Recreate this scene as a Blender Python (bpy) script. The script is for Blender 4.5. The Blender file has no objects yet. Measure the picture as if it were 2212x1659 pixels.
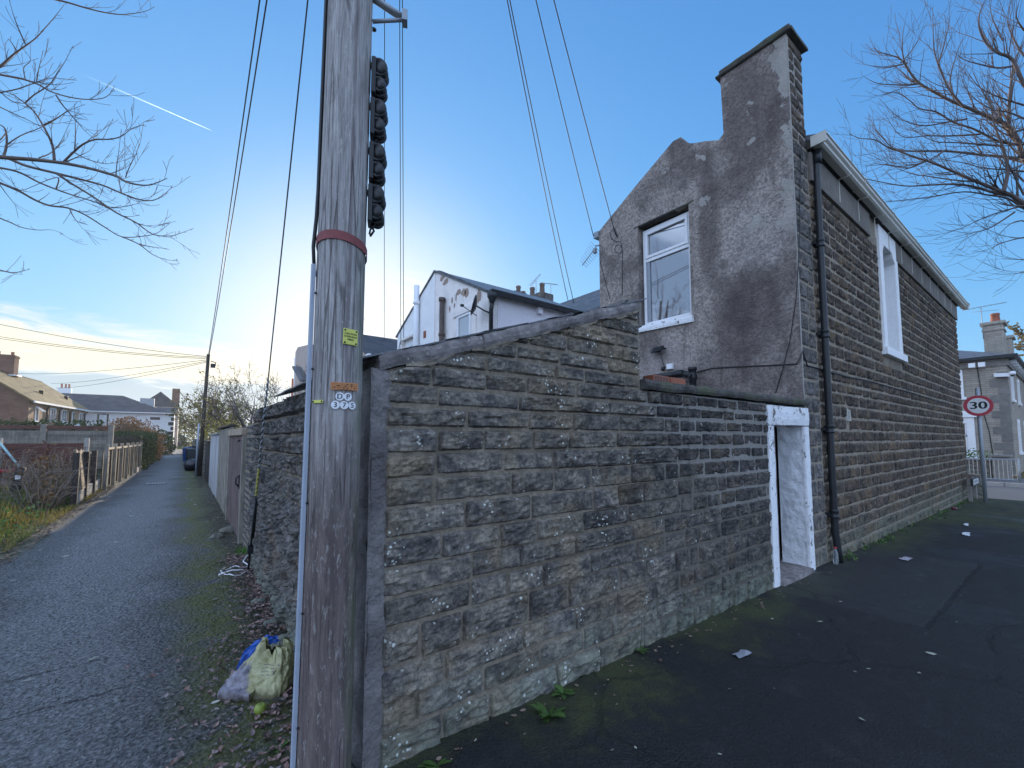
SKYS, SUNS = 0.1, 4.6
SKYD = (0.5, 3.0)
SKYMUL = (1.6, 3.05, 5.4); SKYLIM = (1/10.5, 1/10.6, 1/12.4); CLOUDC = (9.8, 8.9, 6.5); BANKC = (4.7, 5.4, 5.7); BACKC = (13.2, 16.9, 24.0)
EXPO = 0.33
HAZE = 0.0005
import bpy, math, random
from mathutils import Vector, Matrix, noise as mnoise
D = bpy.data; SC = bpy.context.scene; COL = SC.collection
rad = math.radians
RNG = random.Random(7)

# ---------------------------------------------------------------- camera model
FP, CX, CY, PITCH, YAW, EYE = 930.7, 1106.0, 881.5, rad(4.03), rad(52.74), 1.65
Fv = Vector((math.cos(YAW)*math.cos(PITCH), math.sin(YAW)*math.cos(PITCH), math.sin(PITCH)))
Rv = Vector((math.sin(YAW), -math.cos(YAW), 0)); Uv = Rv.cross(Fv)
C0 = Vector((0, 0, EYE))
def ray(u, v): return Fv + Rv*((u-CX)/FP) - Uv*((v-CY)/FP)
def dep(u, v, d): return C0 + ray(u, v)*d
def onx(u, v, x): r = ray(u, v); return C0 + r*(x/r.x)
def ony(u, v, y): r = ray(u, v); return C0 + r*(y/r.y)
def onz(u, v, z=0.0): r = ray(u, v); return C0 + r*((z-EYE)/r.z)

cam = D.cameras.new('camera'); co = D.objects.new('camera', cam); COL.objects.link(co)
M3 = Matrix((Rv, Uv, -Fv)).transposed()
co.matrix_world = Matrix.Translation(C0) @ M3.to_4x4()
cam.sensor_fit = 'HORIZONTAL'; cam.sensor_width = 36.0; cam.lens = FP/2212.0*36.0
cam.shift_x = 0.0; cam.shift_y = (CY-829.5)/2212.0
cam.clip_start = 0.05; cam.clip_end = 20000
SC.camera = co
SC.view_settings.view_transform = 'Standard'; SC.view_settings.look = 'None'
SC.view_settings.exposure = EXPO; SC.view_settings.gamma = 1.0

# ---------------------------------------------------------------- node helpers
class NT:
    def __init__(s, tree): s.t = tree; s.N = tree.nodes; s.L = tree.links
    def set(s, sock, val):
        if isinstance(val, bpy.types.NodeSocket): s.L.new(val, sock)
        elif val is not None:
            if hasattr(sock, 'default_value'):
                try: sock.default_value = val
                except Exception:
                    sock.default_value = tuple(val)+(1.0,) if len(val) == 3 else val
    def node(s, typ, ins=None, **at):
        n = s.N.new(typ)
        for k, v in at.items(): setattr(n, k, v)
        for k, v in (ins or {}).items(): s.set(n.inputs[k], v)
        return n
    def pos(s): return s.node('ShaderNodeNewGeometry').outputs['Position']
    def obj(s): return s.node('ShaderNodeTexCoord').outputs['Object']
    def scale(s, vec, sc):
        return s.node('ShaderNodeVectorMath', {0: vec, 1: sc}, operation='MULTIPLY').outputs[0]
    def noise(s, vec, scale, detail=4, rough=.55, dist=0.0):
        return s.node('ShaderNodeTexNoise', {'Vector': vec, 'Scale': scale, 'Detail': detail, 'Roughness': rough, 'Distortion': dist}).outputs['Fac']
    def vor(s, vec, scale, feature='F1', out='Distance', rnd=1.0):
        return s.node('ShaderNodeTexVoronoi', {'Vector': vec, 'Scale': scale, 'Randomness': rnd}, feature=feature).outputs[out]
    def math(s, op, a, b=None, c=None, clamp=False):
        n = s.node('ShaderNodeMath', {0: a}, operation=op, use_clamp=clamp)
        if b is not None: s.set(n.inputs[1], b)
        if c is not None: s.set(n.inputs[2], c)
        return n.outputs[0]
    def step(s, v, a, b, lo=0.0, hi=1.0):
        return s.node('ShaderNodeMapRange', {0: v, 1: a, 2: b, 3: lo, 4: hi}, interpolation_type='SMOOTHSTEP').outputs[0]
    def ramp(s, fac, stops):
        n = s.node('ShaderNodeValToRGB', {0: fac}); r = n.color_ramp
        while len(r.elements) < len(stops): r.elements.new(0.5)
        for e, (p, c) in zip(r.elements, stops):
            e.position = p; e.color = (c[0], c[1], c[2], 1) if not isinstance(c, (int, float)) else (c, c, c, 1)
        return n.outputs[0]
    def mix(s, f, a, b, blend='MIX'):
        n = s.node('ShaderNodeMix', None, data_type='RGBA', blend_type=blend)
        s.set(n.inputs[0], f)
        for i, v in ((6, a), (7, b)):
            if isinstance(v, (tuple, list)) and len(v) == 3: v = (v[0], v[1], v[2], 1)
            s.set(n.inputs[i], v)
        return n.outputs[2]
    def xyz(s, vec): return s.node('ShaderNodeSeparateXYZ', {0: vec}).outputs
    def comb(s, x, y, z): return s.node('ShaderNodeCombineXYZ', {0: x, 1: y, 2: z}).outputs[0]
    def bump(s, h, st=.5, dist=.01, normal=None):
        n = s.node('ShaderNodeBump', {'Strength': st, 'Distance': dist, 'Height': h})
        if normal is not None: s.set(n.inputs['Normal'], normal)
        return n.outputs[0]
    def col(s): return s.node('ShaderNodeAttribute', attribute_name='Col').outputs['Color']

def mat(name, fn):
    m = D.materials.new(name); m.use_nodes = True
    t = NT(m.node_tree); b = m.node_tree.nodes['Principled BSDF']
    r = fn(t) or {}
    for k, v in r.items():
        key = {'c': 'Base Color',  'r': 'Roughness', 'n': 'Normal', 'm': 'Metallic', 'a': 'Alpha', 's': 'Specular IOR Level', 'tr': 'Transmission Weight', 'sub': 'Subsurface Weight', 'sh':'Sheen Weight'}[k]
        if k == 'c' and isinstance(v, (tuple, list)) and len(v) == 3: v = (*v, 1)
        t.set(b.inputs[key], v)
    return m
def plain(name, c, r=.6, var=.18, sc=14., bump=.15, bd=.004, m=0.0, spec=.4):
    def fn(t):
        p = t.obj(); n = t.noise(p, sc, 5, .6); n2 = t.noise(p, sc*.17, 3)
        f = t.math('ADD', t.math('MULTIPLY', n, .5), t.math('MULTIPLY', n2, .5))
        k = t.ramp(f, [(.3, tuple(x*(1-var) for x in c)), (.7, tuple(min(1, x*(1+var)) for x in c))])
        return dict(c=k, r=t.math('ADD', t.math('MULTIPLY', n, .2), r-.1), n=t.bump(n, bump, bd), m=m, s=spec)
    return mat(name, fn)

# ---------------------------------------------------------------- mesh helpers
LOC = {}
class MB:
    def __init__(s): s.v = []; s.f = []; s.m = []; s.c = []; s.s = []; s.cur = (1, 1, 1); s.sm = False
    def add(s, vs, fs, m=0, smooth=None):
        b = len(s.v); s.v += [tuple(p) for p in vs]; s.c += [s.cur]*len(vs)
        for f in fs: s.f.append(tuple(b+i for i in f)); s.m.append(m); s.s.append(s.sm if smooth is None else smooth)
        return b
    def quad(s, a, b, c, d, m=0): s.add([a, b, c, d], [(0, 1, 2, 3)], m)
    def poly(s, pts, m=0): s.add(pts, [tuple(range(len(pts)))], m)
    def box(s, x0, y0, z0, x1, y1, z1, m=0):
        x0, x1 = sorted((x0, x1)); y0, y1 = sorted((y0, y1)); z0, z1 = sorted((z0, z1))
        v = [(x0, y0, z0), (x1, y0, z0), (x1, y1, z0), (x0, y1, z0), (x0, y0, z1), (x1, y0, z1), (x1, y1, z1), (x0, y1, z1)]
        s.add(v, [(3, 2, 1, 0), (4, 5, 6, 7), (0, 1, 5, 4), (1, 2, 6, 5), (2, 3, 7, 6), (3, 0, 4, 7)], m, False)
    def obox(s, c, ax, ay, az, m=0):
        c = Vector(c); ax = Vector(ax); ay = Vector(ay); az = Vector(az)
        v = [c+i*ax+j*ay+k*az for k in (-1, 1) for i, j in ((-1, -1), (1, -1), (1, 1), (-1, 1))]
        s.add(v, [(3, 2, 1, 0), (4, 5, 6, 7), (0, 1, 5, 4), (1, 2, 6, 5), (2, 3, 7, 6), (3, 0, 4, 7)], m, False)
    def prism(s, pts, ext, m=0):
        e = Vector(ext); n = len(pts); v = [Vector(p) for p in pts]; v += [p+e for p in v[:n]]
        fs = [tuple(range(n))[::-1], tuple(range(n, 2*n))]+[(i, (i+1) % n, n+(i+1) % n, n+i) for i in range(n)]
        s.add(v, fs, m, False)
    def tube(s, pts, r, n=8, m=0, cap=True, smooth=True):
        pts = [Vector(p) for p in pts]; k = len(pts)
        rr = r if isinstance(r, (list, tuple)) else [r]*k
        prev = None; vs = []
        for i, p in enumerate(pts):
            d = (pts[min(i+1, k-1)]-pts[max(i-1, 0)])
            d = d.normalized() if d.length > 1e-9 else Vector((0, 0, 1))
            if prev is None:
                a = d.orthogonal().normalized()
            else:
                a = prev-d*prev.dot(d); a = a.normalized() if a.length > 1e-6 else d.orthogonal().normalized()
            prev = a; b = d.cross(a)
            for j in range(n):
                t = 2*math.pi*j/n; vs.append(p+(a*math.cos(t)+b*math.sin(t))*rr[i])
        fs = [(i*n+j, i*n+(j+1) % n, (i+1)*n+(j+1) % n, (i+1)*n+j) for i in range(k-1) for j in range(n)]
        b0 = s.add(vs, fs, m, smooth)
        if cap:
            s.f.append(tuple(b0+j for j in range(n))[::-1]); s.m.append(m); s.s.append(False)
            s.f.append(tuple(b0+(k-1)*n+j for j in range(n))); s.m.append(m); s.s.append(False)
    def lathe(s, c, prof, n=16, m=0, axis=(0, 0, 1), smooth=True):
        c = Vector(c); d = Vector(axis).normalized()
        s.tube_prof = None
        pts = [c+d*h for _, h in prof]
        a = d.orthogonal().normalized(); b = d.cross(a); vs = []
        for (r, h) in prof:
            for j in range(n):
                t = 2*math.pi*j/n; vs.append(c+d*h+(a*math.cos(t)+b*math.sin(t))*r)
        fs = [(i*n+j, i*n+(j+1) % n, (i+1)*n+(j+1) % n, (i+1)*n+j) for i in range(len(prof)-1) for j in range(n)]
        b0 = s.add(vs, fs, m, smooth)
        s.f.append(tuple(b0+j for j in range(n))[::-1]); s.m.append(m); s.s.append(False)
        s.f.append(tuple(b0+(len(prof)-1)*n+j for j in range(n))); s.m.append(m); s.s.append(False)
    def grid(s, o, U, V, nu, nv, fn=None, m=0, smooth=True):
        o = Vector(o); U = Vector(U); V = Vector(V); vs = []
        for j in range(nv+1):
            for i in range(nu+1):
                p = o+U*(i/nu)+V*(j/nv); vs.append(fn(p) if fn else p)
        w = nu+1
        s.add(vs, [(j*w+i, j*w+i+1, (j+1)*w+i+1, (j+1)*w+i) for j in range(nv) for i in range(nu)], m, smooth)
    def build(s, name, mats, parent=None, loc=None, bevel=0.0, flip=False):
        if not isinstance(mats, (list, tuple)): mats = [mats]
        off = Vector(LOC.get(parent.name, (0, 0, 0))) if parent is not None else Vector(loc or (0, 0, 0))
        me = D.meshes.new(name)
        me.from_pydata([(p[0]-off.x, p[1]-off.y, p[2]-off.z) for p in s.v], [], s.f)
        for mm in mats: me.materials.append(mm)
        me.polygons.foreach_set('material_index', s.m); me.polygons.foreach_set('use_smooth', s.s)
        ca = me.color_attributes.new('Col', 'FLOAT_COLOR', 'POINT')
        flat = []
        for c in s.c: flat += [c[0], c[1], c[2], 1.0]
        ca.data.foreach_set('color', flat)
        me.update()
        o = D.objects.new(name, me); COL.objects.link(o)
        if parent is not None: o.parent = parent
        else: o.location = off
        LOC[o.name] = tuple(off)
        if bevel:
            b = o.modifiers.new('bevel', 'BEVEL'); b.width = bevel; b.segments = 2; b.limit_method = 'ANGLE'; b.angle_limit = rad(40)
        return o
def tag(o, label, cat=None, group=None, kind=None):
    if label: o['label'] = label
    if cat: o['category'] = cat
    if group: o['group'] = group
    if kind: o['kind'] = kind
    return o
def thing(name, loc, label, cat, group=None):
    o = D.objects.new(name, None); COL.objects.link(o); o.location = loc; o.empty_display_size = .1
    LOC[o.name] = tuple(loc); return tag(o, label, cat, group)
def dup(o, loc, label=None, rz=0.0, sc=None):
    r = o.copy(); COL.objects.link(r); r.location = loc; r.rotation_euler = (0, 0, rz)
    if sc: r.scale = (sc, sc, sc)
    if label: r['label'] = label
    for ch in list(o.children):
        c = ch.copy(); COL.objects.link(c); c.parent = r
        for g in list(ch.children):
            d = g.copy(); COL.objects.link(d); d.parent = c
    return r
def text_mesh(mb, txt, origin, xd, yd, size, depth=.0006, m=0, align='CENTER', sx=1.0):
    cu = D.curves.new('lettering', 'FONT'); cu.body = txt; cu.size = 1.0; cu.align_x = align; cu.align_y = 'CENTER'
    ob = D.objects.new('lettering', cu); COL.objects.link(ob)
    dg = bpy.context.evaluated_depsgraph_get(); dg.update()
    me = D.meshes.new_from_object(ob.evaluated_get(dg))
    o = Vector(origin); X = Vector(xd).normalized(); Y = Vector(yd).normalized(); Nn = X.cross(Y)
    vs = [o+X*(v.co.x*size*sx)+Y*(v.co.y*size)+Nn*depth for v in me.vertices]
    mb.add(vs, [tuple(p.vertices) for p in me.polygons], m, False)
    D.objects.remove(ob); D.curves.remove(cu); D.meshes.remove(me)

# ---------------------------------------------------------------- stone walling
def stones(mb, O, U, W, Nn, courses, u0, u1, lens, top=None, relief=.02, gap=.012, cell=.05, skip=(), seed=1, ms=0, tint=None, quoin=None, chip=1.0):
    """coursed rock-faced stones: every stone is a small chiselled relief grid over the mortar bed"""
    O = Vector(O); U = Vector(U); W = Vector(W); Nn = Vector(Nn); rg = random.Random(seed)
    U0, U1 = u0, u1
    for ci in range(len(courses)-1):
        w0, w1 = courses[ci], courses[ci+1]
        if callable(U0): u0 = U0(ci)
        if callable(U1): u1 = U1(ci)
        u = u0 - (rg.random()*.2 if ci % 2 else 0)
        while u < u1-.02:
            L = rg.uniform(*lens)
            a, b = max(u, u0), min(u+L, u1)
            if u1-b < lens[0]*.45: b = u1
            u = b
            if b-a < .03: continue
            segs = [(a, b)]
            for (sa, sb, sw0, sw1) in skip:
                if w1 > sw0+.02 and w0 < sw1-.02:
                    ns = []
                    for (p, q) in segs:
                        if q <= sa or p >= sb: ns.append((p, q)); continue
                        if p < sa: ns.append((p, sa))
                        if q > sb: ns.append((sb, q))
                    segs = ns
            for (p, q) in segs:
                if q-p < .03: continue
                if top and w0 > max(top(p), top(q))-.03: continue
                g = gap*rg.uniform(.5, 1.5); j = lambda: rg.uniform(-.006, .006)
                pa, qb, c0, c1 = p+g/2+j(), q-g/2+j(), w0+g/2+j(), w1-g/2+j()
                nx = max(3, int((qb-pa)/cell)); ny = max(3, int((c1-c0)/cell))
                tl = rg.uniform(.82, 1.14); hue = rg.uniform(-.03, .03)
                if rg.random() < .12: tl *= .8
                mb.cur = (tl*(1+hue), tl, tl*(1-hue*1.3))
                if tint: mb.cur = tuple(x*y for x, y in zip(mb.cur, tint(p, (w0+w1)/2)))
                off = Vector((rg.random()*90, rg.random()*90, rg.random()*90))
                hh = relief*rg.uniform(.6, 1.35); tx, ty = rg.uniform(-.35, .35), rg.uniform(-.3, .5)
                vs = []
                for jj in range(ny+1):
                    for ii in range(nx+1):
                        fu, fw = ii/nx, jj/ny
                        uu = pa+(qb-pa)*fu; ww = c0+(c1-c0)*fw
                        e = min(fu*(qb-pa), (1-fu)*(qb-pa), fw*(c1-c0), (1-fw)*(c1-c0))
                        edge = ii in (0, nx) or jj in (0, ny)
                        q3 = Vector((uu, ww, 0))
                        q4 = Vector((uu, ww*2.2, 0)); nz = mnoise.noise(q4*5+off)*.8+(.5-abs(mnoise.noise(q4*10+off)))*1.0*chip+mnoise.noise(q4*24+off)*.5*chip
                        h = -.007 if edge else hh*(min(1, e/.018)**.6)*(.55+.62*nz+tx*(fu-.5)+ty*(fw-.5))
                        if edge: uu += mnoise.noise(q3*23+off)*.007; ww += mnoise.noise(q3*23-off)*.006
                        if not edge:
                            uu += mnoise.noise(q3*31-off)*cell*.25; ww += mnoise.noise(q3*29-off)*cell*.2
                        if top: ww = min(ww, top(uu)-.004)
                        vs.append(O+U*uu+W*ww+Nn*h)
                w_ = nx+1
                mb.add(vs, [(y*w_+x, y*w_+x+1, (y+1)*w_+x+1, (y+1)*w_+x) for y in range(ny) for x in range(nx)], ms, False)
    mb.cur = (1, 1, 1)
# ---------------------------------------------------------------- sky and sun
SUN_H, SUN_E = rad(72.3), rad(10.9)          # heading from +X towards +Y, elevation
W = D.worlds.new('World'); SC.world = W; W.use_nodes = True
wt = NT(W.node_tree); bg = W.node_tree.nodes['Background']
sky = wt.node('ShaderNodeTexSky', None, sky_type='NISHITA', sun_disc=False, sun_elevation=SUN_E,
              sun_rotation=math.pi/2-SUN_H, altitude=100.0, air_density=1.0, dust_density=SKYD[0], ozone_density=SKYD[1])
dirv = wt.node('ShaderNodeTexCoord').outputs['Generated']
dx, dy, dz = wt.xyz(dirv)
el = wt.math('MULTIPLY', wt.math('ARCSINE', dz), 57.2958)
az = wt.math('MULTIPLY', wt.math('ARCTAN2', dy, dx), 57.2958)
sdir = (math.cos(SUN_H)*math.cos(SUN_E), math.sin(SUN_H)*math.cos(SUN_E), math.sin(SUN_E))
cs = wt.node('ShaderNodeVectorMath', {0: dirv, 1: sdir}, operation='DOT_PRODUCT').outputs['Value']
ang = wt.math('MULTIPLY', wt.math('ARCCOSINE', wt.math('MINIMUM', cs, 1.0)), 57.2958)
# thin high cloud and the low bank over the rooftops
warp = wt.noise(wt.scale(dirv, (3, 3, 16)), 2.2, 6, .6, .6)
fine = wt.noise(wt.scale(dirv, (5, 5, 34)), 3.0, 7, .62, .5)
elw = wt.math('ADD', el, wt.math('MULTIPLY', wt.math('SUBTRACT', warp, .5), 7.0))
band = wt.math('MULTIPLY', wt.step(elw, 5.6, 7.2), wt.step(elw, 11.4, 8.8))
side = wt.step(az, 66.0, 80.0)
c_low = wt.math('MULTIPLY', wt.math('MULTIPLY', band, side), wt.step(fine, .12, .40), clamp=True)
bank = wt.math('MULTIPLY', wt.step(elw, 7.4, 5.4), wt.step(az, 68.0, 84.0))
wisp = wt.math('MULTIPLY', wt.math('MULTIPLY', wt.step(wt.math('ADD', el, wt.math('MULTIPLY', warp, 6)), 24.5, 20.5), wt.step(el, 12.5, 16.5)),
               wt.math('MULTIPLY', wt.step(az, 61.0, 63.0), wt.step(az, 71.0, 66.0)))
wisp = wt.math('MULTIPLY', wisp, wt.step(fine, .42, .6))
kx = wt.scale(sky.outputs[0], SKYMUL)
den = wt.node('ShaderNodeVectorMath', {0: wt.scale(kx, SKYLIM), 1: (1, 1, 1)}, operation='ADD').outputs[0]
skyc = wt.node('ShaderNodeVectorMath', {0: kx, 1: den}, operation='DIVIDE').outputs[0]
skyc = wt.mix(wt.math('MULTIPLY', bank, .75), skyc, BANKC)
skyc = wt.mix(wt.math('MULTIPLY', c_low, .85), skyc, CLOUDC)
skyc = wt.mix(wt.math('MULTIPLY', wisp, .7), skyc, CLOUDC)
# broken bright cumulus behind the camera, the side the sun shines on
bd = wt.node('ShaderNodeVectorMath', {0: dirv, 1: (-math.cos(YAW), -math.sin(YAW), .18)}, operation='DOT_PRODUCT').outputs['Value']
cum = wt.noise(wt.scale(dirv, (1, 1, 2.2)), 2.4, 7, .58, .4)
low_ = wt.math('MULTIPLY', wt.math('MULTIPLY', wt.step(az, 108.0, 124.0), wt.step(elw, 29.0, 23.0)), wt.step(el, 0.0, 3.0))
cmask = wt.math('MAXIMUM', wt.math('MULTIPLY', wt.step(bd, -.42, .10), wt.step(cum, .33, .50)), wt.math('MULTIPLY', low_, .8))
skyc = wt.mix(wt.math('MULTIPLY', cmask, .95), skyc, wt.mix(wt.step(cum, .42, .66), (4.8, 6.4, 9.6), BACKC))
bank_ = None
skyc = wt.mix(wt.math('MULTIPLY', wt.math('POWER', wt.step(ang, 30.0, 3.0), 1.8), wt.math('MULTIPLY', .68, wt.math('SUBTRACT', 1.0, wt.math('MULTIPLY', bank, .6)))), skyc, (9.6, 9.3, 8.6))
wt.set(bg.inputs['Color'], skyc); bg.inputs['Strength'].default_value = SKYS
sl = D.lights.new('sun', 'SUN'); sl.energy = SUNS; sl.angle = rad(.53); sl.color = (1.0, .86, .66)
so = D.objects.new('sun', sl); COL.objects.link(so)
so.rotation_euler = Vector(sdir).to_track_quat('Z', 'Y').to_euler()
so.location = (0, 0, 60)
# ---------------------------------------------------------------- materials
def f_stone(base, dark, warm, lich=.0, soot=.5, algae=True, tintamt=1.0):
    def fn(t):
        p = t.pos(); x, y, z = t.xyz(p)
        n1 = t.noise(p, 9, 7, .65); n2 = t.noise(p, 2.1, 4, .6); n3 = t.noise(p, 45, 5, .7)
        c = t.mix(t.step(n1, .35, .68), dark, base)
        c = t.mix(t.math('MULTIPLY', t.step(n2, .5, .66), .55), c, warm)
        c = t.mix(t.math('MULTIPLY', t.step(t.noise(p, 3.3, 6, .7), .5, .68), soot), c, tuple(v*.42 for v in dark))
        c = t.mix(.85*tintamt, c, t.col(), 'MULTIPLY')
        c = t.mix(t.step(n3, .32, .66), t.mix(.55, c, (0, 0, 0)), c)
        if algae:
            a = t.math('MULTIPLY', t.step(t.math('ADD', z, t.math('MULTIPLY', n2, .9)), .95, .35), .55)
            c = t.mix(t.math('MULTIPLY', a, t.step(n1, .3, .6)), c, (.20, .23, .17))
        if lich:
            v = t.vor(p, 34, rnd=1.0); msk = t.math('MULTIPLY', t.step(v, .30, .2), t.step(t.noise(p, 3.6, 3, .6), 1-lich, 1.06-lich))
            v2 = t.vor(p, 15, rnd=1.0); m2 = t.math('MULTIPLY', t.step(t.math('ADD', v2, t.math('MULTIPLY', n3, .25)), .30, .24), t.step(t.noise(p, 2.6, 2, .6), 1.02-lich, 1.07-lich))
            c = t.mix(t.math('MAXIMUM', msk, m2), c, (.58, .60, .55))
        h = t.math('ADD', t.math('MULTIPLY', n1, .6), t.math('MULTIPLY', n3, .5))
        return dict(c=c, r=.9, n=t.bump(h, .75, .022), s=.25)
    return fn
m_stone_near = mat('rockfaced_stone', f_stone((.34, .295, .24), (.115, .105, .10), (.34, .265, .17), lich=.44, soot=.62))
m_stone_yard = mat('sooty_stone', f_stone((.20, .175, .15), (.06, .056, .056), (.26, .20, .135), lich=.37, soot=.6))
m_stone_side = mat('coursed_stone', f_stone((.20, .15, .11), (.062, .050, .043), (.27, .185, .105), soot=.5))
m_rubble = mat('rubble_stone', f_stone((.27, .245, .225), (.10, .095, .09), (.27, .21, .16), soot=.6))
def f_mortar(c0, c1):
    def fn(t):
        p = t.pos(); n = t.noise(p, 22, 6, .7); n2 = t.noise(p, 1.8, 3)
        c = t.mix(t.step(n, .3, .7), c1, c0); c = t.mix(t.math('MULTIPLY', t.step(n2, .45, .65), .5), c, tuple(v*.5 for v in c1))
        return dict(c=c, r=.95, n=t.bump(n, .8, .012), s=.15)
    return fn
m_mortar_near = mat('lime_mortar', f_mortar((.31, .262, .20), (.17, .142, .11)))
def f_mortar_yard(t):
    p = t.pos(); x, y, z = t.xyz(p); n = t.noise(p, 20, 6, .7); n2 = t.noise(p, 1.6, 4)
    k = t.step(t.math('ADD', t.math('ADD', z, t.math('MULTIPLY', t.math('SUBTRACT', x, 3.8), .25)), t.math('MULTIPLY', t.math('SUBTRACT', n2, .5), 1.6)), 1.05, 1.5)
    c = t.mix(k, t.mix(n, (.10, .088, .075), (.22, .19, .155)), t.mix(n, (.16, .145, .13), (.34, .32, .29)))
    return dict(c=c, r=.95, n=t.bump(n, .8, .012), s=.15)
m_mortar_yard = mat('pale_mortar', f_mortar_yard)
m_mortar_side = mat('house_mortar', f_mortar((.37, .315, .25), (.23, .19, .145)))

def f_render(t):                                  # pink-grey roughcast with soot and damp stains
    p = t.pos(); x, y, z = t.xyz(p)
    n1 = t.noise(p, 24, 7, .72); n2 = t.noise(p, 1.3, 5, .62); n3 = t.noise(p, 5, 5, .6)
    c = t.mix(t.step(n1, .38, .62), (.29, .24, .215), (.57, .485, .43))
    dmp = t.math('MULTIPLY', t.step(n2, .46, .62), .62)
    c = t.mix(dmp, c, (.13, .105, .10))
    def blob(yc, zc, ry, rz, a):
        dy_ = t.math('DIVIDE', t.math('SUBTRACT', y, yc), ry); dz_ = t.math('DIVIDE', t.math('SUBTRACT', z, zc), rz)
        r2 = t.math('SQRT', t.math('ADD', t.math('POWER', dy_, 2.0), t.math('POWER', dz_, 2.0)))
        r2 = t.math('ADD', r2, t.math('MULTIPLY', t.math('SUBTRACT', t.noise(p, 2.6, 5, .6), .5), 1.1))
        return t.math('MULTIPLY', t.step(r2, 1.1, .55), a)
    for yc, zc, ry, rz, a in ((2.75, 6.6, .55, 1.1, .62), (3.45, 5.2, .22, 1.2, .6), (2.9, 3.5, .62, .75, .68), (3.3, 2.75, .55, .5, .5), (3.1, 5.6, .5, .35, .55), (4.0, 6.3, .9, .25, .45), (2.75, 2.6, .4, .5, .4)):
        c = t.mix(blob(yc, zc, ry, rz, a), c, (.115, .09, .085))
    pal = t.math('MULTIPLY', blob(2.75, 4.6, .6, .55, .55), 1.0)
    c = t.mix(pal, c, t.mix(t.step(n1, .38, .62), (.38, .33, .305), (.67, .59, .545)))
    c = t.mix(blob(4.3, 2.9, .55, .5, .5), c, (.47, .40, .38))
    stk = t.noise(t.scale(p, (1, 1, .09)), 5.5, 5, .6)
    c = t.mix(t.math('MULTIPLY', t.step(stk, .52, .68), .42), c, (.12, .095, .085))
    # fallen patches of the outer coat by the corner bead
    pt = t.math('MULTIPLY', t.step(t.math('ADD', t.noise(p, 2.4, 6, .6), t.math('MULTIPLY', t.step(y, 2.62, 2.26), .17)), .615, .635), t.step(z, 4.2, 4.9))
    c = t.mix(pt, c, (.50, .455, .41))
    c = t.mix(t.step(n3, .3, .7), t.mix(.2, c, (0, 0, 0)), c)
    h = t.math('SUBTRACT', t.math('ADD', t.math('MULTIPLY', n1, .8), t.math('MULTIPLY', n3, .35)), t.math('MULTIPLY', pt, .4))
    return dict(c=c, r=.93, n=t.bump(h, 1.0, .06), s=.2)
m_render = mat('roughcast_render', f_render)

def f_pole(t):
    p = t.obj(); x, y, z = t.xyz(p)
    q = t.scale(p, (1, 1, .045)); w = t.noise(t.scale(p, (1, 1, .5)), 2.5, 3)
    g = t.noise(q, 95, 6, .65, .3); g2 = t.noise(t.scale(p, (1, 1, .1)), 22, 6, .7, .8); n = t.noise(p, 7, 4)
    flake = t.noise(t.scale(p, (1, 1, .25)), 62, 7, .75, 1.0)
    zz = t.math('ADD', z, t.math('MULTIPLY', t.math('SUBTRACT', w, .5), 1.0))
    grey = t.mix(t.step(g2, .32, .66), (.27, .25, .245), (.50, .475, .46))
    brown = t.mix(t.step(g2, .32, .66), (.10, .078, .074), (.20, .155, .14))
    c = t.mix(t.step(zz, 1.0, 2.3), brown, grey)
    c = t.mix(t.math('MULTIPLY', t.step(g, .55, .38), .42), c, (.09, .078, .07))
    c = t.mix(t.math('MULTIPLY', t.step(flake, .54, .64), .4), c, (.56, .54, .52))
    # long weather streak and shakes down the pole
    ang_ = t.math('ARCTAN2', y, x); st = t.math('ABSOLUTE', t.math('ADD', ang_, t.math('ADD', 1.42, t.math('MULTIPLY', t.math('SUBTRACT', t.noise(t.scale(p, (0, 0, 1)), 1.6, 3), .5), .35))))
    c = t.mix(t.math('MULTIPLY', t.step(st, .12, .02), t.math('MULTIPLY', t.step(w, .3, .55), .6)), c, (.13, .10, .105))
    ck = t.vor(t.scale(p, (1, 1, .03)), 26, 'DISTANCE_TO_EDGE'); ck2 = t.math('MULTIPLY', t.step(ck, .045, .01), t.step(t.noise(t.scale(p, (1, 1, .4)), 6, 2), .46, .56))
    c = t.mix(t.math('MULTIPLY', ck2, .6), c, (.05, .043, .04))
    # algae on the wall side
    al = t.math('MULTIPLY', t.math('MULTIPLY', t.step(x, .03, .1), t.step(n, .3, .6)), t.step(z, 3.2, 1.8))
    c = t.mix(t.math('MULTIPLY', al, .5), c, (.12, .15, .075))
    h = t.math('SUBTRACT', t.math('ADD', t.math('MULTIPLY', g, .5), t.math('MULTIPLY', flake, .7)), t.math('MULTIPLY', ck2, 1.0))
    return dict(c=c, r=.85, n=t.bump(h, .8, .012), s=.25)
m_pole = mat('weathered_pole_timber', f_pole)

def f_wood(a, b, zs=.06, sc=40, hor=False):
    def fn(t):
        p = t.obj(); q = t.scale(p, (zs, zs, 1) if hor else (1, 1, zs))
        g = t.noise(q, sc, 6, .65, .4); n = t.noise(p, 3, 4)
        c = t.mix(t.step(g, .3, .7), a, b); c = t.mix(t.math('MULTIPLY', t.step(n, .45, .7), .5), c, tuple(v*.5 for v in a))
        c = t.mix(1.0, c, t.col(), 'MULTIPLY')
        return dict(c=c, r=.8, n=t.bump(g, .5, .006), s=.3)
    return fn
m_wood_brown = mat('brown_boarding', f_wood((.105, .07, .065), (.19, .135, .125)))
m_wood_red = mat('red_brown_fence_timber', f_wood((.10, .045, .036), (.19, .092, .07), hor=True))
m_wood_grey = mat('grey_boarding', f_wood((.19, .165, .135), (.34, .31, .26)))
m_wood_dark = mat('dark_timber', f_wood((.035, .03, .026), (.09, .075, .062)))
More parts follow.
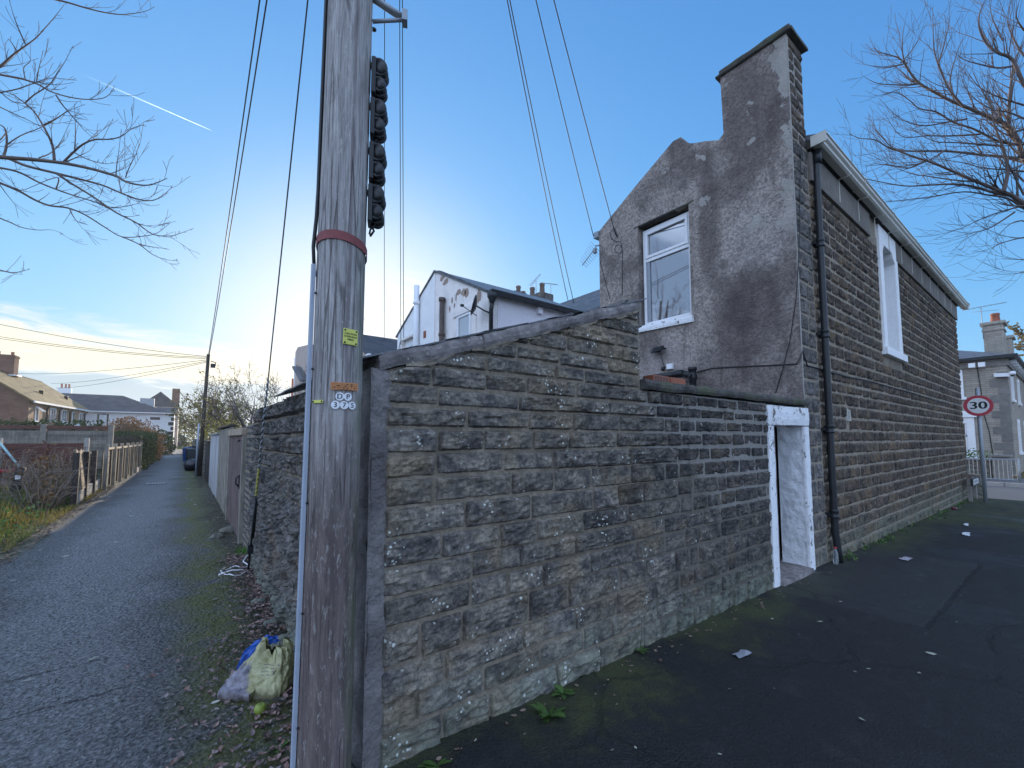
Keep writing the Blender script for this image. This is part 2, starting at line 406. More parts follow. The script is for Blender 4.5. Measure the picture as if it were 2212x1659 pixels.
m_wood_pale = mat('pale_fence_timber', f_wood((.30, .235, .17), (.45, .36, .27)))

def f_asphalt(t):
    p = t.pos(); x, y, z = t.xyz(p)
    a = t.noise(p, 70, 6, .8); v = t.vor(p, 75); n = t.noise(p, .9, 5, .6); n2 = t.noise(p, 5, 5, .65)
    c = t.mix(t.step(a, .35, .7), (.007, .0068, .007), (.026, .0255, .026))
    c = t.mix(t.math('MULTIPLY', t.step(n, .4, .7), .5), c, (.015, .015, .016)); c = t.mix(t.math('MULTIPLY', t.step(n2, .52, .7), .4), c, (.034, .033, .034))
    c = t.mix(t.math('MULTIPLY', t.step(v, .13, .05), t.step(t.noise(p, 30, 2), .5, .62)), c, (.11, .105, .10))
    # moss along the wall foot and a mossy strip at the far corner
    dw = t.math('SUBTRACT', 2.25, y)
    e = t.math('ADD', dw, t.math('MULTIPLY', t.math('SUBTRACT', n2, .5), 1.3))
    ms = t.math('MULTIPLY', t.step(e, .75, .15), t.step(n, .40, .58))
    far = t.math('MULTIPLY', t.step(t.math('ADD', x, t.math('MULTIPLY', n2, 3.0)), 13.6, 15.5), t.step(t.math('ADD', n2, t.math('MULTIPLY', n, .5)), .55, .85))
    ms = t.math('MULTIPLY', t.math('MAXIMUM', t.math('MULTIPLY', ms, .8), t.math('MULTIPLY', far, .8)), t.step(a, .3, .55))
    c = t.mix(ms, c, (.066, .075, .022))
    # pale smears of old paint and dried mud
    sm = t.math('MULTIPLY', t.step(t.noise(t.scale(p, (1, 2.2, 1)), 2.2, 6, .7), .66, .72), t.step(x, 3.6, 5.5))
    c = t.mix(t.math('MULTIPLY', sm, .6), c, (.16, .155, .165))
    pw = t.math('MULTIPLY', t.math('SUBTRACT', n2, .5), .12); px_ = t.math('ADD', x, pw); py_ = t.math('ADD', y, pw)
    pat = t.math('MULTIPLY', t.math('MULTIPLY', t.step(px_, 5.35, 5.37), t.step(px_, 8.9, 8.88)), t.math('MULTIPLY', t.step(py_, .95, .97), t.step(py_, 2.6, 2.5)))
    c = t.mix(t.math('MULTIPLY', pat, .6), c, (.030, .029, .030))
    edge = t.math('MULTIPLY', t.math('MULTIPLY', t.step(px_, 5.33, 5.36), t.step(px_, 8.93, 8.90)), t.math('MULTIPLY', t.step(py_, .90, .94), t.step(py_, 2.6, 2.5)))
    ck = t.math('MULTIPLY', t.step(t.vor(t.node('ShaderNodeVectorMath', {0: p, 1: t.comb(pw, t.math('MULTIPLY', pw, 2.0), 0)}, operation='ADD').outputs[0], .42, 'DISTANCE_TO_EDGE'), .012, .003), t.step(n, .42, .52))
    ck = t.math('MAXIMUM', ck, t.math('SUBTRACT', edge, pat))
    c = t.mix(t.math('MULTIPLY', ck, .35), c, (.006, .006, .006))
    wet = t.math('MULTIPLY', t.step(t.noise(p, .55, 4, .55), .50, .64), .30)
    h = t.math('SUBTRACT', t.math('ADD', t.math('MULTIPLY', a, .6), t.math('MULTIPLY', t.math('SUBTRACT', 1.0, v), .6)), ck)
    return dict(c=c, r=t.math('SUBTRACT', .82, wet), n=t.bump(h, .9, .012, t.bump(n2, .4, .05)), s=.35)
m_asphalt = mat('asphalt', f_asphalt)
def f_alley(t):
    p = t.pos(); x, y, z = t.xyz(p)
    a = t.noise(p, 42, 7, .8); v = t.vor(p, 34); n = t.noise(p, .7, 5, .6); n2 = t.noise(p, 4, 6, .7)
    wob = t.math('MULTIPLY', t.math('SUBTRACT', n, .5), 1.4)
    xw = t.math('ADD', x, wob)
    c = t.mix(t.step(a, .38, .66), (.026, .026, .027), (.26, .26, .26))
    # two worn, paler wheel tracks
    tr = t.math('MULTIPLY', t.math('MULTIPLY', t.step(xw, -1.6, -1.0), t.step(xw, .1, -.5)), .7)
    c = t.mix(tr, c, t.mix(t.step(a, .34, .66), (.06, .061, .064), (.42, .42, .43)))
    c = t.mix(t.math('MULTIPLY', t.step(v, .2, .06), t.step(t.noise(p, 16, 3), .45, .6)), c, (.2, .195, .185))
    mo = t.math('MULTIPLY', t.math('MAXIMUM', t.step(xw, -.15, .35), t.step(xw, -1.75, -2.1)), t.step(t.math('ADD', n2, t.math('MULTIPLY', n, .4)), .52, .72))
    c = t.mix(t.math('MULTIPLY', t.math('MULTIPLY', mo, t.step(a, .26, .46)), .92), c, (.125, .13, .028))
    dirt = t.math('MULTIPLY', t.step(t.math('ADD', xw, t.math('MULTIPLY', n2, .5)), .55, .95), .75)
    c = t.mix(dirt, c, (.045, .037, .03))
    wv = t.math('MULTIPLY', t.math('SUBTRACT', t.noise(p, 6, 4), .5), .10)
    def crack(y0, x1): return t.math('MULTIPLY', t.step(t.math('ABSOLUTE', t.math('ADD', t.math('SUBTRACT', y, y0), wv)), .016, .004), t.step(x, x1, x1-.3))
    crk = t.math('MULTIPLY', t.math('MAXIMUM', crack(4.52, -.25), crack(3.92, -.1)), .75)
    c = t.mix(crk, c, (.018, .017, .016))
    h = t.math('SUBTRACT', t.math('ADD', t.math('MULTIPLY', a, .8), t.math('MULTIPLY', t.math('SUBTRACT', 1.0, v), .9)), crk)
    return dict(c=c, r=.66, n=t.bump(h, 1.0, .04, t.bump(n2, .5, .08)), s=.35)
m_alley = mat('worn_alley_tarmac', f_alley)
def f_road(t):
    p = t.pos(); a = t.noise(p, 60, 4, .7); n = t.noise(p, 1.2, 4)
    c = t.mix(t.step(a, .3, .7), (.10, .098, .098), (.16, .158, .158)); c = t.mix(t.math('MULTIPLY', n, .3), c, (.07, .07, .07))
    return dict(c=c, r=.75, n=t.bump(a, .4, .006), s=.35)
m_road = mat('road_tarmac', f_road)
def f_earth(t):
    p = t.pos(); a = t.noise(p, 12, 6, .7); n = t.noise(p, .6, 5)
    c = t.mix(t.step(a, .35, .7), (.05, .042, .03), (.10, .085, .055)); c = t.mix(t.step(n, .4, .6), c, (.06, .075, .028))
    return dict(c=c, r=.95, n=t.bump(a, .8, .05), s=.1)
m_earth = mat('earth_and_turf', f_earth)
def f_slate(t):
    p = t.obj(); n = t.noise(p, 5, 5, .65); n2 = t.noise(p, 40, 4)
    c = t.mix(t.step(n, .35, .65), (.075, .08, .09), (.15, .155, .165)); c = t.mix(1.0, c, t.col(), 'MULTIPLY')
    c = t.mix(t.math('MULTIPLY', t.step(n2, .62, .72), .5), c, (.25, .26, .24))
    return dict(c=c, r=.55, n=t.bump(n2, .3, .004), s=.45)
m_slate = mat('roof_slate', f_slate)
def f_whitepaint(c0, dirty=.5, bumpd=.01, sc=18, chip=0):
    def fn(t):
        p = t.pos(); n = t.noise(p, sc, 6, .7); n2 = t.noise(p, 2.4, 5, .65); n3 = t.noise(t.scale(p, (1, 1, .2)), 7, 5, .7)
        c = t.mix(t.math('MULTIPLY', t.step(n2, .45, .72), dirty), c0, tuple(v*.55 for v in c0))
        c = t.mix(t.math('MULTIPLY', t.step(n3, .6, .72), dirty*.7), c, (.22, .19, .15))
        c = t.mix(t.step(n, .3, .5), t.mix(.12, c, (.1, .1, .1)), c)
        if chip:
            cp_ = t.step(t.math('ADD', t.noise(p, 11, 7, .75), t.math('MULTIPLY', n2, .35)), .86-chip, .88-chip)
            c = t.mix(cp_, c, (.17, .15, .13)); n = t.math('SUBTRACT', n, cp_)
        return dict(c=c, r=.75, n=t.bump(n, .6, bumpd), s=.3)
    return fn
m_white = mat('flaking_white_paint', f_whitepaint((.84, .84, .85), .32, .02, 18, .10))
m_white_rough = mat('white_roughcast', f_whitepaint((.84, .86, .88), .18, .11, 9))
m_cream = mat('stained_cream_render', f_whitepaint((.90, .84, .80), .36, .03))
m_lilac = mat('smooth_pale_render', f_whitepaint((.86, .82, .86), .10, .006))
m_whitewall = mat('white_render', f_whitepaint((.88, .88, .88), .15, .008))
def f_coping(t):
    p = t.pos(); n = t.noise(p, 10, 6, .7); n2 = t.noise(p, 2.2, 5, .65); n3 = t.noise(p, 50, 4)
    c = t.mix(t.step(n, .35, .65), (.17, .15, .145), (.31, .28, .265)); c = t.mix(t.math('MULTIPLY', t.step(n2, .48, .64), .6), c, (.09, .08, .08))
    c = t.mix(t.step(t.vor(p, 24), .13, .07), c, (.5, .5, .47))
    return dict(c=c, r=.9, n=t.bump(t.math('ADD', n, t.math('MULTIPLY', n3, .5)), .7, .015), s=.2)
m_coping = mat('cement_coping', f_coping)
m_copingd = mat('mossy_coping', lambda t: (lambda p: (lambda n, n2: dict(c=t.mix(t.step(n2, .45, .62), t.mix(t.step(n, .3, .7), (.055, .05, .046), (.12, .11, .10)), (.10, .105, .07)), r=.92, n=t.bump(n, .8, .015), s=.2))(t.noise(p, 14, 6, .7), t.noise(p, 2.4, 5, .6)))(t.pos()))
m_quoin = mat('cement_quoin', lambda t: (lambda p: (lambda n, n2: dict(c=t.mix(t.math('MULTIPLY', t.step(n2, .42, .62), .7), t.mix(t.step(n, .3, .7), (.21, .19, .185), (.38, .35, .335)), (.12, .10, .10)), r=.92, n=t.bump(t.math('ADD', n, n2), 1.0, .05), s=.2))(t.noise(p, 16, 7, .7), t.noise(p, 2.0, 5, .65)))(t.pos()))
m_upvc = plain('white_upvc', (.78, .78, .80), .3, .04, 6, .03)
m_black = plain('black_plastic', (.014, .014, .016), .38, .25, 20, .08)
m_iron = plain('black_painted_iron', (.018, .019, .021), .42, .3, 30, .2, .003)
m_gutter = plain('cream_gutter', (.58, .56, .50), .5, .12, 9, .08)
m_galv = plain('galvanised_steel', (.30, .33, .36), .5, .15, 30, .1, m=.3)
m_conduit = plain('grey_conduit', (.33, .37, .44), .45, .1, 20, .05)
m_cable = plain('cable_black', (.02, .02, .022), .5)
m_wirelt = plain('cable_grey', (.05, .055, .065), .65, spec=.2)
m_redband = plain('red_strap', (.22, .06, .06), .7, .3, 40, .3)
m_yellow = plain('yellow_plate', (.62, .62, .13), .45, .12, 25)
m_orange = plain('orange_tag', (.50, .20, .07), .5, .12, 30)
m_disc = plain('white_disc', (.74, .76, .78), .35, .05)
m_ink = plain('black_ink', (.012, .012, .013), .5)
m_terra = plain('terracotta', (.30, .10, .055), .75, .25, 25, .3)
m_red = plain('sign_red', (.45, .03, .05), .4, .06); m_signw = plain('sign_white', (.70, .70, .69), .4, .04)
m_bark = plain('bark', (.10, .082, .066), .9, .4, 22, .8, .012)
m_twig = plain('twig_bark', (.125, .095, .085), .85, .35, 30, .5, .004)
m_chimrend = m_render
m_conc = plain('concrete_post', (.36, .34, .31), .9, .25, 16, .5, .006)
m_stonegrey = plain('grey_stone', (.24, .22, .20), .9, .35, 12, .7, .02)
def glassmat(name, tint, r=.03):
    def fn(t):
        return dict(c=tint, r=r, s=1.0, m=0.0)
    m = mat(name, fn); m.node_tree.nodes['Principled BSDF'].inputs['IOR'].default_value = 2.4
    return m
m_glass = glassmat('window_glass', (.02, .025, .03))
m_glass2 = glassmat('frosted_glass', (.18, .19, .20), .25)
def leafmat(name, a, b, tr=.35):
    m = D.materials.new(name); m.use_nodes = True; t = NT(m.node_tree); b0 = m.node_tree.nodes['Principled BSDF']
    c = t.mix(1.0, t.mix(t.noise(t.pos(), 6, 3), a, b), t.col(), 'MULTIPLY')
    t.set(b0.inputs['Base Color'], c); b0.inputs['Roughness'].default_value = .6; b0.inputs['Specular IOR Level'].default_value = .3
    tl = t.node('ShaderNodeBsdfTranslucent', {'Color': c}); mx = t.node('ShaderNodeMixShader', {0: tr, 1: b0.outputs[0], 2: tl.outputs[0]})
    t.L.new(mx.outputs[0], m.node_tree.nodes['Material Output'].inputs[0]); return m
m_leafdark = leafmat('dark_leaf', (.03, .05, .018), (.07, .09, .03))
m_leafyel = leafmat('yellow_green_leaf', (.16, .18, .03), (.30, .26, .05), .5)
m_grass = leafmat('grass_blade', (.10, .12, .035), (.22, .20, .07), .4)
m_bramble = leafmat('bramble_leaf', (.10, .065, .035), (.20, .13, .06), .35)
m_weed = leafmat('weed_leaf', (.06, .12, .03), (.10, .17, .05), .3)
m_dead = leafmat('fallen_leaf', (.20, .15, .13), (.36, .29, .25), .1)
m_pale = leafmat('pale_fallen_leaf', (.42, .42, .38), (.60, .60, .54), .1)
m_brickd = None
def f_brick(a, b, mo, sx=4.4, sz=13.3, along=None):
    def fn(t):
        p = t.obj(); x, y, z = t.xyz(p)
        u = t.math('ADD', t.math('MULTIPLY', x, along[0]), t.math('MULTIPLY', y, along[1])) if along else t.math('ADD', x, y)
        bt = t.node('ShaderNodeTexBrick', {'Vector': t.comb(u, z, 0), 'Color1': (*a, 1), 'Color2': (*b, 1), 'Mortar': (*mo, 1), 'Scale': 1.0, 'Mortar Size': .008, 'Brick Width': 1/sx, 'Row Height': 1/sz, 'Bias': 0.0})
        n = t.noise(p, 1.5, 5, .6)
        c = t.mix(t.math('MULTIPLY', t.step(n, .4, .7), .35), bt.outputs['Color'], tuple(v*.5 for v in a))
        return dict(c=c, r=.9, n=t.bump(bt.outputs['Fac'], .5, -.01), s=.2)
    return fn
m_brick = mat('brown_brick', f_brick((.20, .115, .075), (.26, .155, .10), (.30, .25, .20)))
m_brickred = mat('red_brick', f_brick((.24, .09, .06), (.30, .12, .075), (.30, .26, .22)))
m_greystone = mat('grey_ashlar_courses', f_brick((.30, .28, .25), (.38, .35, .31), (.17, .15, .13), 3.2, 8.0))
def f_tile(a, b, rows=4.0):
    def fn(t):
        p = t.obj(); x, y, z = t.xyz(p); n = t.noise(p, 1.4, 5, .65); n2 = t.noise(p, 14, 4)
        w = t.math('FRACT', t.math('MULTIPLY', z, rows*2))
        c = t.mix(t.step(n, .35, .65), a, b); c = t.mix(t.math('MULTIPLY', t.step(w, .2, .02), .5), c, tuple(v*.4 for v in a))
        return dict(c=c, r=.85, n=t.bump(t.math('ADD', w, n2), .5, .02), s=.25)
    return fn
m_tile = mat('mossy_roof_tile', f_tile((.17, .125, .065), (.28, .205, .095)))
m_tiled = mat('dark_roof_tile', f_tile((.055, .058, .068), (.085, .088, .098)))
# ---------------------------------------------------------------- the setting
def gz(x): return -0.012*max(0.0, min(27.0, x))
def sheet(name, xs, ys, zf, m):
    mb = MB(); w = len(xs)
    mb.add([(x, y, zf(x, y)) for y in ys for x in xs], [(j*w+i, j*w+i+1, (j+1)*w+i+1, (j+1)*w+i) for j in range(len(ys)-1) for i in range(w-1)], 0, True)
    return tag(mb.build(name, m), None, kind='structure')
def lin(a, b, n): return [a+(b-a)*i/n for i in range(n+1)]
sheet('ground', [-260, -80, -25, -8, -3, 0, 6, 12, 20, 27, 60, 140, 260], [-260, -100, -40, -10, 0, 10, 30, 60, 100, 180, 260], lambda x, y: gz(x)-.05-(.12 if x >= 20 else 0), m_earth)
def za(x, y):
    n = mnoise.noise(Vector((x*.8, y*.8, 3)))*.016+mnoise.noise(Vector((x*3, y*3, 9)))*.005
    if y < 10 and y > 1.3: n += (mnoise.noise(Vector((x*13, y*13, 5)))*.009+mnoise.noise(Vector((x*29, y*29, 2)))*.0065)*min(1, (10-y)/2.5)
    return n*min(1, max(.25, (2.6-abs(x+.7))/1.4))+.006-.02*max(0, abs(x+.75)-1.2)
ysA = lin(-14, 1.4, 20)[:-1]+lin(1.4, 9, 310)[:-1]+lin(9, 14, 60)[:-1]+lin(14, 40, 80)[:-1]+lin(40, 98, 60)
sheet('alley', lin(-2.35, .82, 112), ysA, za, m_alley)
sheet('pavement', lin(.72, 20.3, 130), lin(-14, 2.24, 90), lambda x, y: gz(x)+.012+mnoise.noise(Vector((x*.7, y*.7, 1)))*.008*(1 if y < 2 else .3), m_asphalt)
sheet('road', lin(20.3, 27.75, 8), lin(-80, 90, 60), lambda x, y: gz(x)-.035-.015*abs(x-24)/3.5, m_road)
sheet('far_pavement', lin(27.75, 31.2, 4), lin(-80, 90, 40), lambda x, y: gz(27)+.10, m_road)
kb = MB()
y = -40.0
while y < 60:
    kb.box(27.62, y, gz(27)-.2, 27.76, y+.90, gz(27)+.112); y += .914
tag(kb.build('kerb', m_conc, bevel=.015), None, kind='structure')

def rough_beam(mb, p0, p1, wv, hv, seg, amp, m=0, seed=0, ends=True):
    """beam whose front-bottom edge runs p0-p1, cross-section wv x hv, worn by noise"""
    p0 = Vector(p0); p1 = Vector(p1); wv = Vector(wv); hv = Vector(hv)
    ring = [(0, 0), (.0, .33), (.0, .66), (0, 1), (.33, 1), (.66, 1), (1, 1), (1, .5), (1, 0), (.66, 0), (.33, 0)]
    n = len(ring); vs = []; o = Vector((seed*7.1, seed*3.3, 0))
    for i in range(seg+1):
        c = p0.lerp(p1, i/seg)
        for a, b in ring:
            q = c+wv*a+hv*b; k = q*6+o
            d = Vector((mnoise.noise(k), mnoise.noise(k+Vector((31, 0, 0))), mnoise.noise(k+Vector((0, 57, 0)))))*amp
            k = q*19+o; d += Vector((mnoise.noise(k), mnoise.noise(k+Vector((31, 0, 0))), mnoise.noise(k+Vector((0, 57, 0)))))*amp*.5
            cx_ = (a in (0, 1) and b in (0, 1))
            if cx_: q = q+(wv*(.5-a)+hv*(.5-b))*.06
            vs.append(q+d)
    fs = [(i*n+j, i*n+(j+1) % n, (i+1)*n+(j+1) % n, (i+1)*n+j) for i in range(seg) for j in range(n)]
    fs += [tuple(range(n))[::-1], tuple(seg*n+j for j in range(n))]
    mb.add(vs, fs, m, False)

# ---------------------------------------------------------------- lean-to outbuilding on the corner
YW = 2.226                                  # street face of the wall
CS = [-.12, .14, .30, .465, .66, .82, .97, 1.12, 1.28, 1.435, 1.57, 1.705, 1.83, 1.945, 2.065, 2.172, 2.274, 2.39, 2.516, 2.629, 2.76]
slope = (2.736-2.005)/(3.05-.82)
vtop = lambda x: 2.005+(x-.82)*slope
ob = thing('outbuilding', (1.9, 2.6, 0), 'lean-to stone outbuilding with sloping cement verge behind the telegraph pole', 'outbuilding')
rgE = random.Random(14); UE = [3.04 if CS[i+1] > 2.07 else rgE.uniform(3.2, 3.75) for i in range(len(CS)-1)]
mb = MB()
mb.prism([(.80, YW, -.2), (3.05, YW, -.2), (3.05, YW, vtop(3.05)), (.80, YW, vtop(.80))], (0, .34, 0), 1)
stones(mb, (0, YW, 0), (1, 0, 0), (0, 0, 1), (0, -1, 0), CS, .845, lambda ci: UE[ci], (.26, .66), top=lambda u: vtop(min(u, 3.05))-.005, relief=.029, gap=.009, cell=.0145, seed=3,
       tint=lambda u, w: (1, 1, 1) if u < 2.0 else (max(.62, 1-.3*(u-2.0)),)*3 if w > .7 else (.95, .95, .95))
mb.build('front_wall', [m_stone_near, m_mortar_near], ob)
mb = MB()
mb.box(.801, 2.57, -.2, 1.13, 6.98, 2.0, 1)
RC = [-.1, .16, .34, .55, .72, .93, 1.1, 1.32, 1.5, 1.68, 1.86, 2.04]
stones(mb, (.80, 0, 0), (0, -1, 0), (0, 0, 1), (-1, 0, 0), RC, -6.98, -2.7, (.14, .5), relief=.05, gap=.014, cell=.022, seed=11, chip=2.0)
mb.build('alley_wall', [m_rubble, m_mortar_near], ob)
mb = MB()                                   # cement-rendered corner return
def qf(p):
    k = p*5; d = mnoise.noise(k)*.022+mnoise.noise(p*17)*.010
    return Vector((p.x-.036+d*.8, p.y+(mnoise.noise(Vector((3, 0, p.z*4)))*.16 if p.y > 2.95 else 0), p.z))
mb.grid((.80, 3.02, -.15), (0, -.83, 0), (0, 0, 2.17), 30, 70, qf)
def qf2(p):
    d = mnoise.noise(p*6)*.014+mnoise.noise(p*21)*.007
    w = (p.x-.755)/.11
    return Vector((p.x+(mnoise.noise(Vector((0, 0, p.z*7)))*.04 if w > .6 else 0), p.y+d+.03*w-.004, p.z))
mb.grid((.755, 2.195, -.15), (.11, 0, 0), (0, 0, 2.165), 7, 90, qf2)
mb.build('cement_corner', m_quoin, ob)
mb = MB()
rough_beam(mb, (.80, YW-.03, vtop(.8)-.002), (1.44, YW-.03, vtop(1.44)-.002), (0, .3, 0), (0, 0, .092), 34, .014, seed=1)
rough_beam(mb, (1.447, YW-.035, vtop(1.447)-.004), (3.03, YW-.03, vtop(3.03)-.002), (0, .3, 0), (0, 0, .09), 90, .012, seed=2)
mb.build('verge_coping', m_coping, ob)
mb = MB()
for k in range(5):
    xa = .95+k*.42; xb = xa+(.30, .36, .22, .3, .4)[k]; pts = []
    n_ = 14
    for i in range(n_+1): x_ = xa+(xb-xa)*i/n_; pts.append((x_, YW-.022, vtop(x_)+.008))
    for i in range(n_, -1, -1): x_ = xa+(xb-xa)*i/n_; pts.append((x_, YW-.024-.006*mnoise.noise(Vector((x_*30, 1, 0))), vtop(x_)-.004-.035*abs(math.sin(math.pi*i/n_))*(.6+.8*abs(mnoise.noise(Vector((x_*14, k, 0)))))))
    for i in range(n_): mb.quad(pts[i], pts[i+1], pts[2*n_-i], pts[2*n_+1-i])
    mb.build('mortar_crust', m_mortar_near, ob); mb = MB()

mb = MB()                                   # broken stones at the head of the verge
for i in range(9):
    c = Vector((2.93+.13*RNG.random(), YW+.03+.18*RNG.random(), 2.80+.03*RNG.random()-.03*(i % 3)))
    mb.obox(c, (RNG.uniform(.03, .07), RNG.uniform(-.01, .01), RNG.uniform(-.02, .03)), (.01, RNG.uniform(.04, .08), 0), (RNG.uniform(-.01, .01), 0, RNG.uniform(.008, .022)))
rough_beam(mb, (3.045, YW-.015, 2.60), (3.045, YW-.01, 2.80), (.035, 0, 0), (0, .26, 0), 8, .012, seed=5)
mb.build('verge_head', m_stonegrey, ob)
mb = MB()                                   # slates
rg = random.Random(5)
for r in range(9):
    x0 = .66+r*.265
    yy = 2.2
    while yy < 4.45:
        w = rg.uniform(.24, .30); t_ = rg.uniform(.7, 1.2); mb.cur = (t_, t_, t_)
        z0 = vtop(x0)+.082+rg.uniform(-.004, .006); z1 = vtop(x0+.36)+.095
        mb.obox(((x0+.18), yy+w/2, (z0+z1)/2+.004), (.18, 0, (z1-z0)/2-.006), (0, w/2-.004, 0), (0, 0, .005)); yy += w
mb.build('slate_roof', m_slate, ob)
mb = MB(); mb.box(3.03, 2.57, .0, 3.10, 4.4, 2.6); mb.build('rear_wall', m_rubble, ob)

# ---------------------------------------------------------------- yard wall with the gateway
yw = thing('yard_wall', (4.7, 2.4, 0), 'soot-blackened stone yard wall with flat coping between the lean-to and the house', 'garden wall')
mb = MB()
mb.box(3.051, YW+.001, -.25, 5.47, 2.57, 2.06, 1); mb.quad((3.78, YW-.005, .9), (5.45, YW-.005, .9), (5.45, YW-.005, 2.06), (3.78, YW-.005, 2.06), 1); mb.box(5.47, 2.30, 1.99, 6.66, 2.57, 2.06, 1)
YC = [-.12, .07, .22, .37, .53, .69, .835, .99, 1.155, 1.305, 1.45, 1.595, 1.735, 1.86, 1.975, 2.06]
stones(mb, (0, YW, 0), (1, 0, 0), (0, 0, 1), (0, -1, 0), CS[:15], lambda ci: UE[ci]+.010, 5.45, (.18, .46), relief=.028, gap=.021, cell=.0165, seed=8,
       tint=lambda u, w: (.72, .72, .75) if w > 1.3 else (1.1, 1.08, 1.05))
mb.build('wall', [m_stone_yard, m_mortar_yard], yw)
mb = MB(); rough_beam(mb, (3.06, YW-.055, 2.062), (6.71, YW-.055, 2.088), (0, .42, 0), (0, 0, .085), 120, .012, seed=3)
mb.build('coping', m_copingd, yw)
mb = MB()
def jamb(mb, x0, x1, z0, z1, y0, y1, seed):
    rough_beam(mb, (x0, y0, z0), (x0, y0, z1), (x1-x0, 0, 0), (0, y1-y0, 0), max(4, int((z1-z0)/.06)), .004, seed=seed)
jamb(mb, 5.445, 5.615, -.12, 1.80, YW-.03, YW+.28, 1)
rough_beam(mb, (5.43, YW-.034, 1.803), (6.70, YW-.034, 1.815), (0, .3, 0), (0, 0, .25), 20, .004, seed=3)
jamb(mb, 6.535, 6.69, -.14, 1.805, YW-.03, YW+.02, 2)
s1 = mb.build('gate_surround', m_white, yw)
mb = MB()
mb.grid((6.53, YW-.026, -.13), (0, .36, 0), (0, 0, 1.94), 14, 70, lambda p: Vector((p.x+mnoise.noise(p*7)*.02+mnoise.noise(p*20)*.012+.016, p.y, p.z)))
mb.box(6.56, YW+.021, -.15, 6.66, 2.55, 1.81); mb.build('gate_reveal', m_white_rough, yw)
mb = MB()
for i in range(7): mb.box(5.58+i*.137, 2.53, .03, 5.58+i*.137+.131, 2.56, 1.83)
gt = mb.build('gate', m_wood_brown, yw, bevel=.004)
mb = MB(); mb.box(5.56, 2.485, .0, 5.63, 2.53, 1.80); mb.box(6.46, 2.53, -.0, 6.53, 2.565, 1.80); mb.build('gate_frame', m_wood_dark, gt)
mb = MB(); rough_beam(mb, (5.60, YW-.07, -.13), (6.54, YW-.07, -.135), (0, .42, 0), (0, 0, .12), 14, .008, seed=9); mb.build('threshold', m_coping, yw)

# ---------------------------------------------------------------- the end house
GX = 6.65
hs = thing('end_terrace_house', (GX, YW, 0), 'rendered gable end house with tall chimney and dark stone side wall', 'house')
mb = MB()
def gab(pts, ext=.35): mb.prism([(GX, y_, z_) for y_, z_ in pts], (ext, 0, 0))
gab([(2.2262, -.2), (3.17, -.2), (3.17, 6.5), (2.2262, 5.9)])
gab([(3.17, -.2), (3.80, -.2), (3.80, 6.70), (3.66, 6.62), (3.5, 6.56), (3.25, 6.44), (3.17, 6.5)])
gab([(3.80, -.2), (4.83, -.2), (4.83, 3.70), (3.80, 3.70)])
gab([(3.80, 5.62), (4.83, 5.64), (4.83, 6.46), (4.05, 6.88), (3.9, 6.87), (3.80, 6.70)])
gab([(4.83, -.2), (5.774, -.2), (5.774, 5.92), (4.83, 6.46)])
mb.build('gable_wall', m_render, hs)
mb = MB()
mb.prism([(GX, 2.2262, 5.9), (GX, 3.17, 6.5), (GX, 3.19, 7.46), (GX, 2.232, 7.46)], (.53, 0, 0))
ch = mb.build('chimney', m_render, hs)
mb = MB()
stones(mb, (0, YW+.004, 0), (1, 0, 0), (0, 0, 1), (0, -1, 0), lin(5.9, 7.44, 9), GX+.012, 7.185, (.2, .5), relief=.02, gap=.016, cell=.03, seed=21)
mb.build('chimney_side', [m_stone_side, m_mortar_side], ch)
mb = MB()
rough_beam(mb, (GX-.045, 2.15, 7.46), (GX-.045, 3.25, 7.46), (.64, 0, 0), (0, 0, .05), 22, .010, seed=4)
rough_beam(mb, (GX-.02, 2.19, 7.51), (GX-.02, 3.20, 7.50), (.58, 0, 0), (0, 0, .085), 22, .012, seed=6)
mb.build('chimney_cap', m_copingd, ch)
mb = MB(); mb.tube([(GX-.001, 2.223, z_) for z_ in lin(2.15, 7.4, 40)], .007, 6)
mb.build('corner_bead', m_conc, hs)
# stone side wall
SCs = [-.34, -.15, .04, .23, .42, .62, .81, 1.01, 1.20, 1.40, 1.59, 1.775, 1.97, 2.16, 2.35, 2.51, 2.69, 2.885, 3.09, 3.31, 3.52, 3.70, 3.905, 4.1, 4.29, 4.48, 4.67, 4.86, 5.05, 5.24, 5.44]
WIN = (10.72, 12.22, 3.27, 5.75)
mb = MB()
def mort(x0, x1, z0, z1): mb.quad((x0, YW, z0), (x1, YW, z0), (x1, YW, z1), (x0, YW, z1), 1)
mort(GX+.002, 11.0, -.35, 5.95); mort(11.95, 19.75, -.35, 5.95); mort(11.0, 11.95, -.35, 3.35); mort(11.0, 11.95, 5.55, 5.95)
stones(mb, (0, YW, 0), (1, 0, 0), (0, 0, 1), (0, -1, 0), SCs, 7.22, 19.75, (.22, .52), relief=.026, gap=.014, cell=.034, seed=31, skip=[WIN, (8.33, 8.48, 1.93, 2.10)])
mb.quad((19.75, YW, -.4), (19.75, 9, -.4), (19.75, 9, 5.95), (19.75, YW, 5.95), 1)
mb.build('side_wall', [m_stone_side, m_mortar_side], hs)
mb = MB()
stones(mb, (0, YW, 0), (1, 0, 0), (0, 0, 1), (0, -1, 0), lin(-.3, 5.9, 27), GX+.014, 7.2, (.22, .52), relief=.022, gap=.014, cell=.026, seed=33, skip=[(6.5, 6.71, -.4, 2.06)])
mb.build('quoin_stones', [m_rubble, m_mortar_side], hs)
mb = MB()                                   # frieze course under the eaves
m_frieze = plain('frieze_stone', (.165, .145, .125), .9, .35, 9, .6, .015)
x = 7.22; done_ = False; rg = random.Random(2)
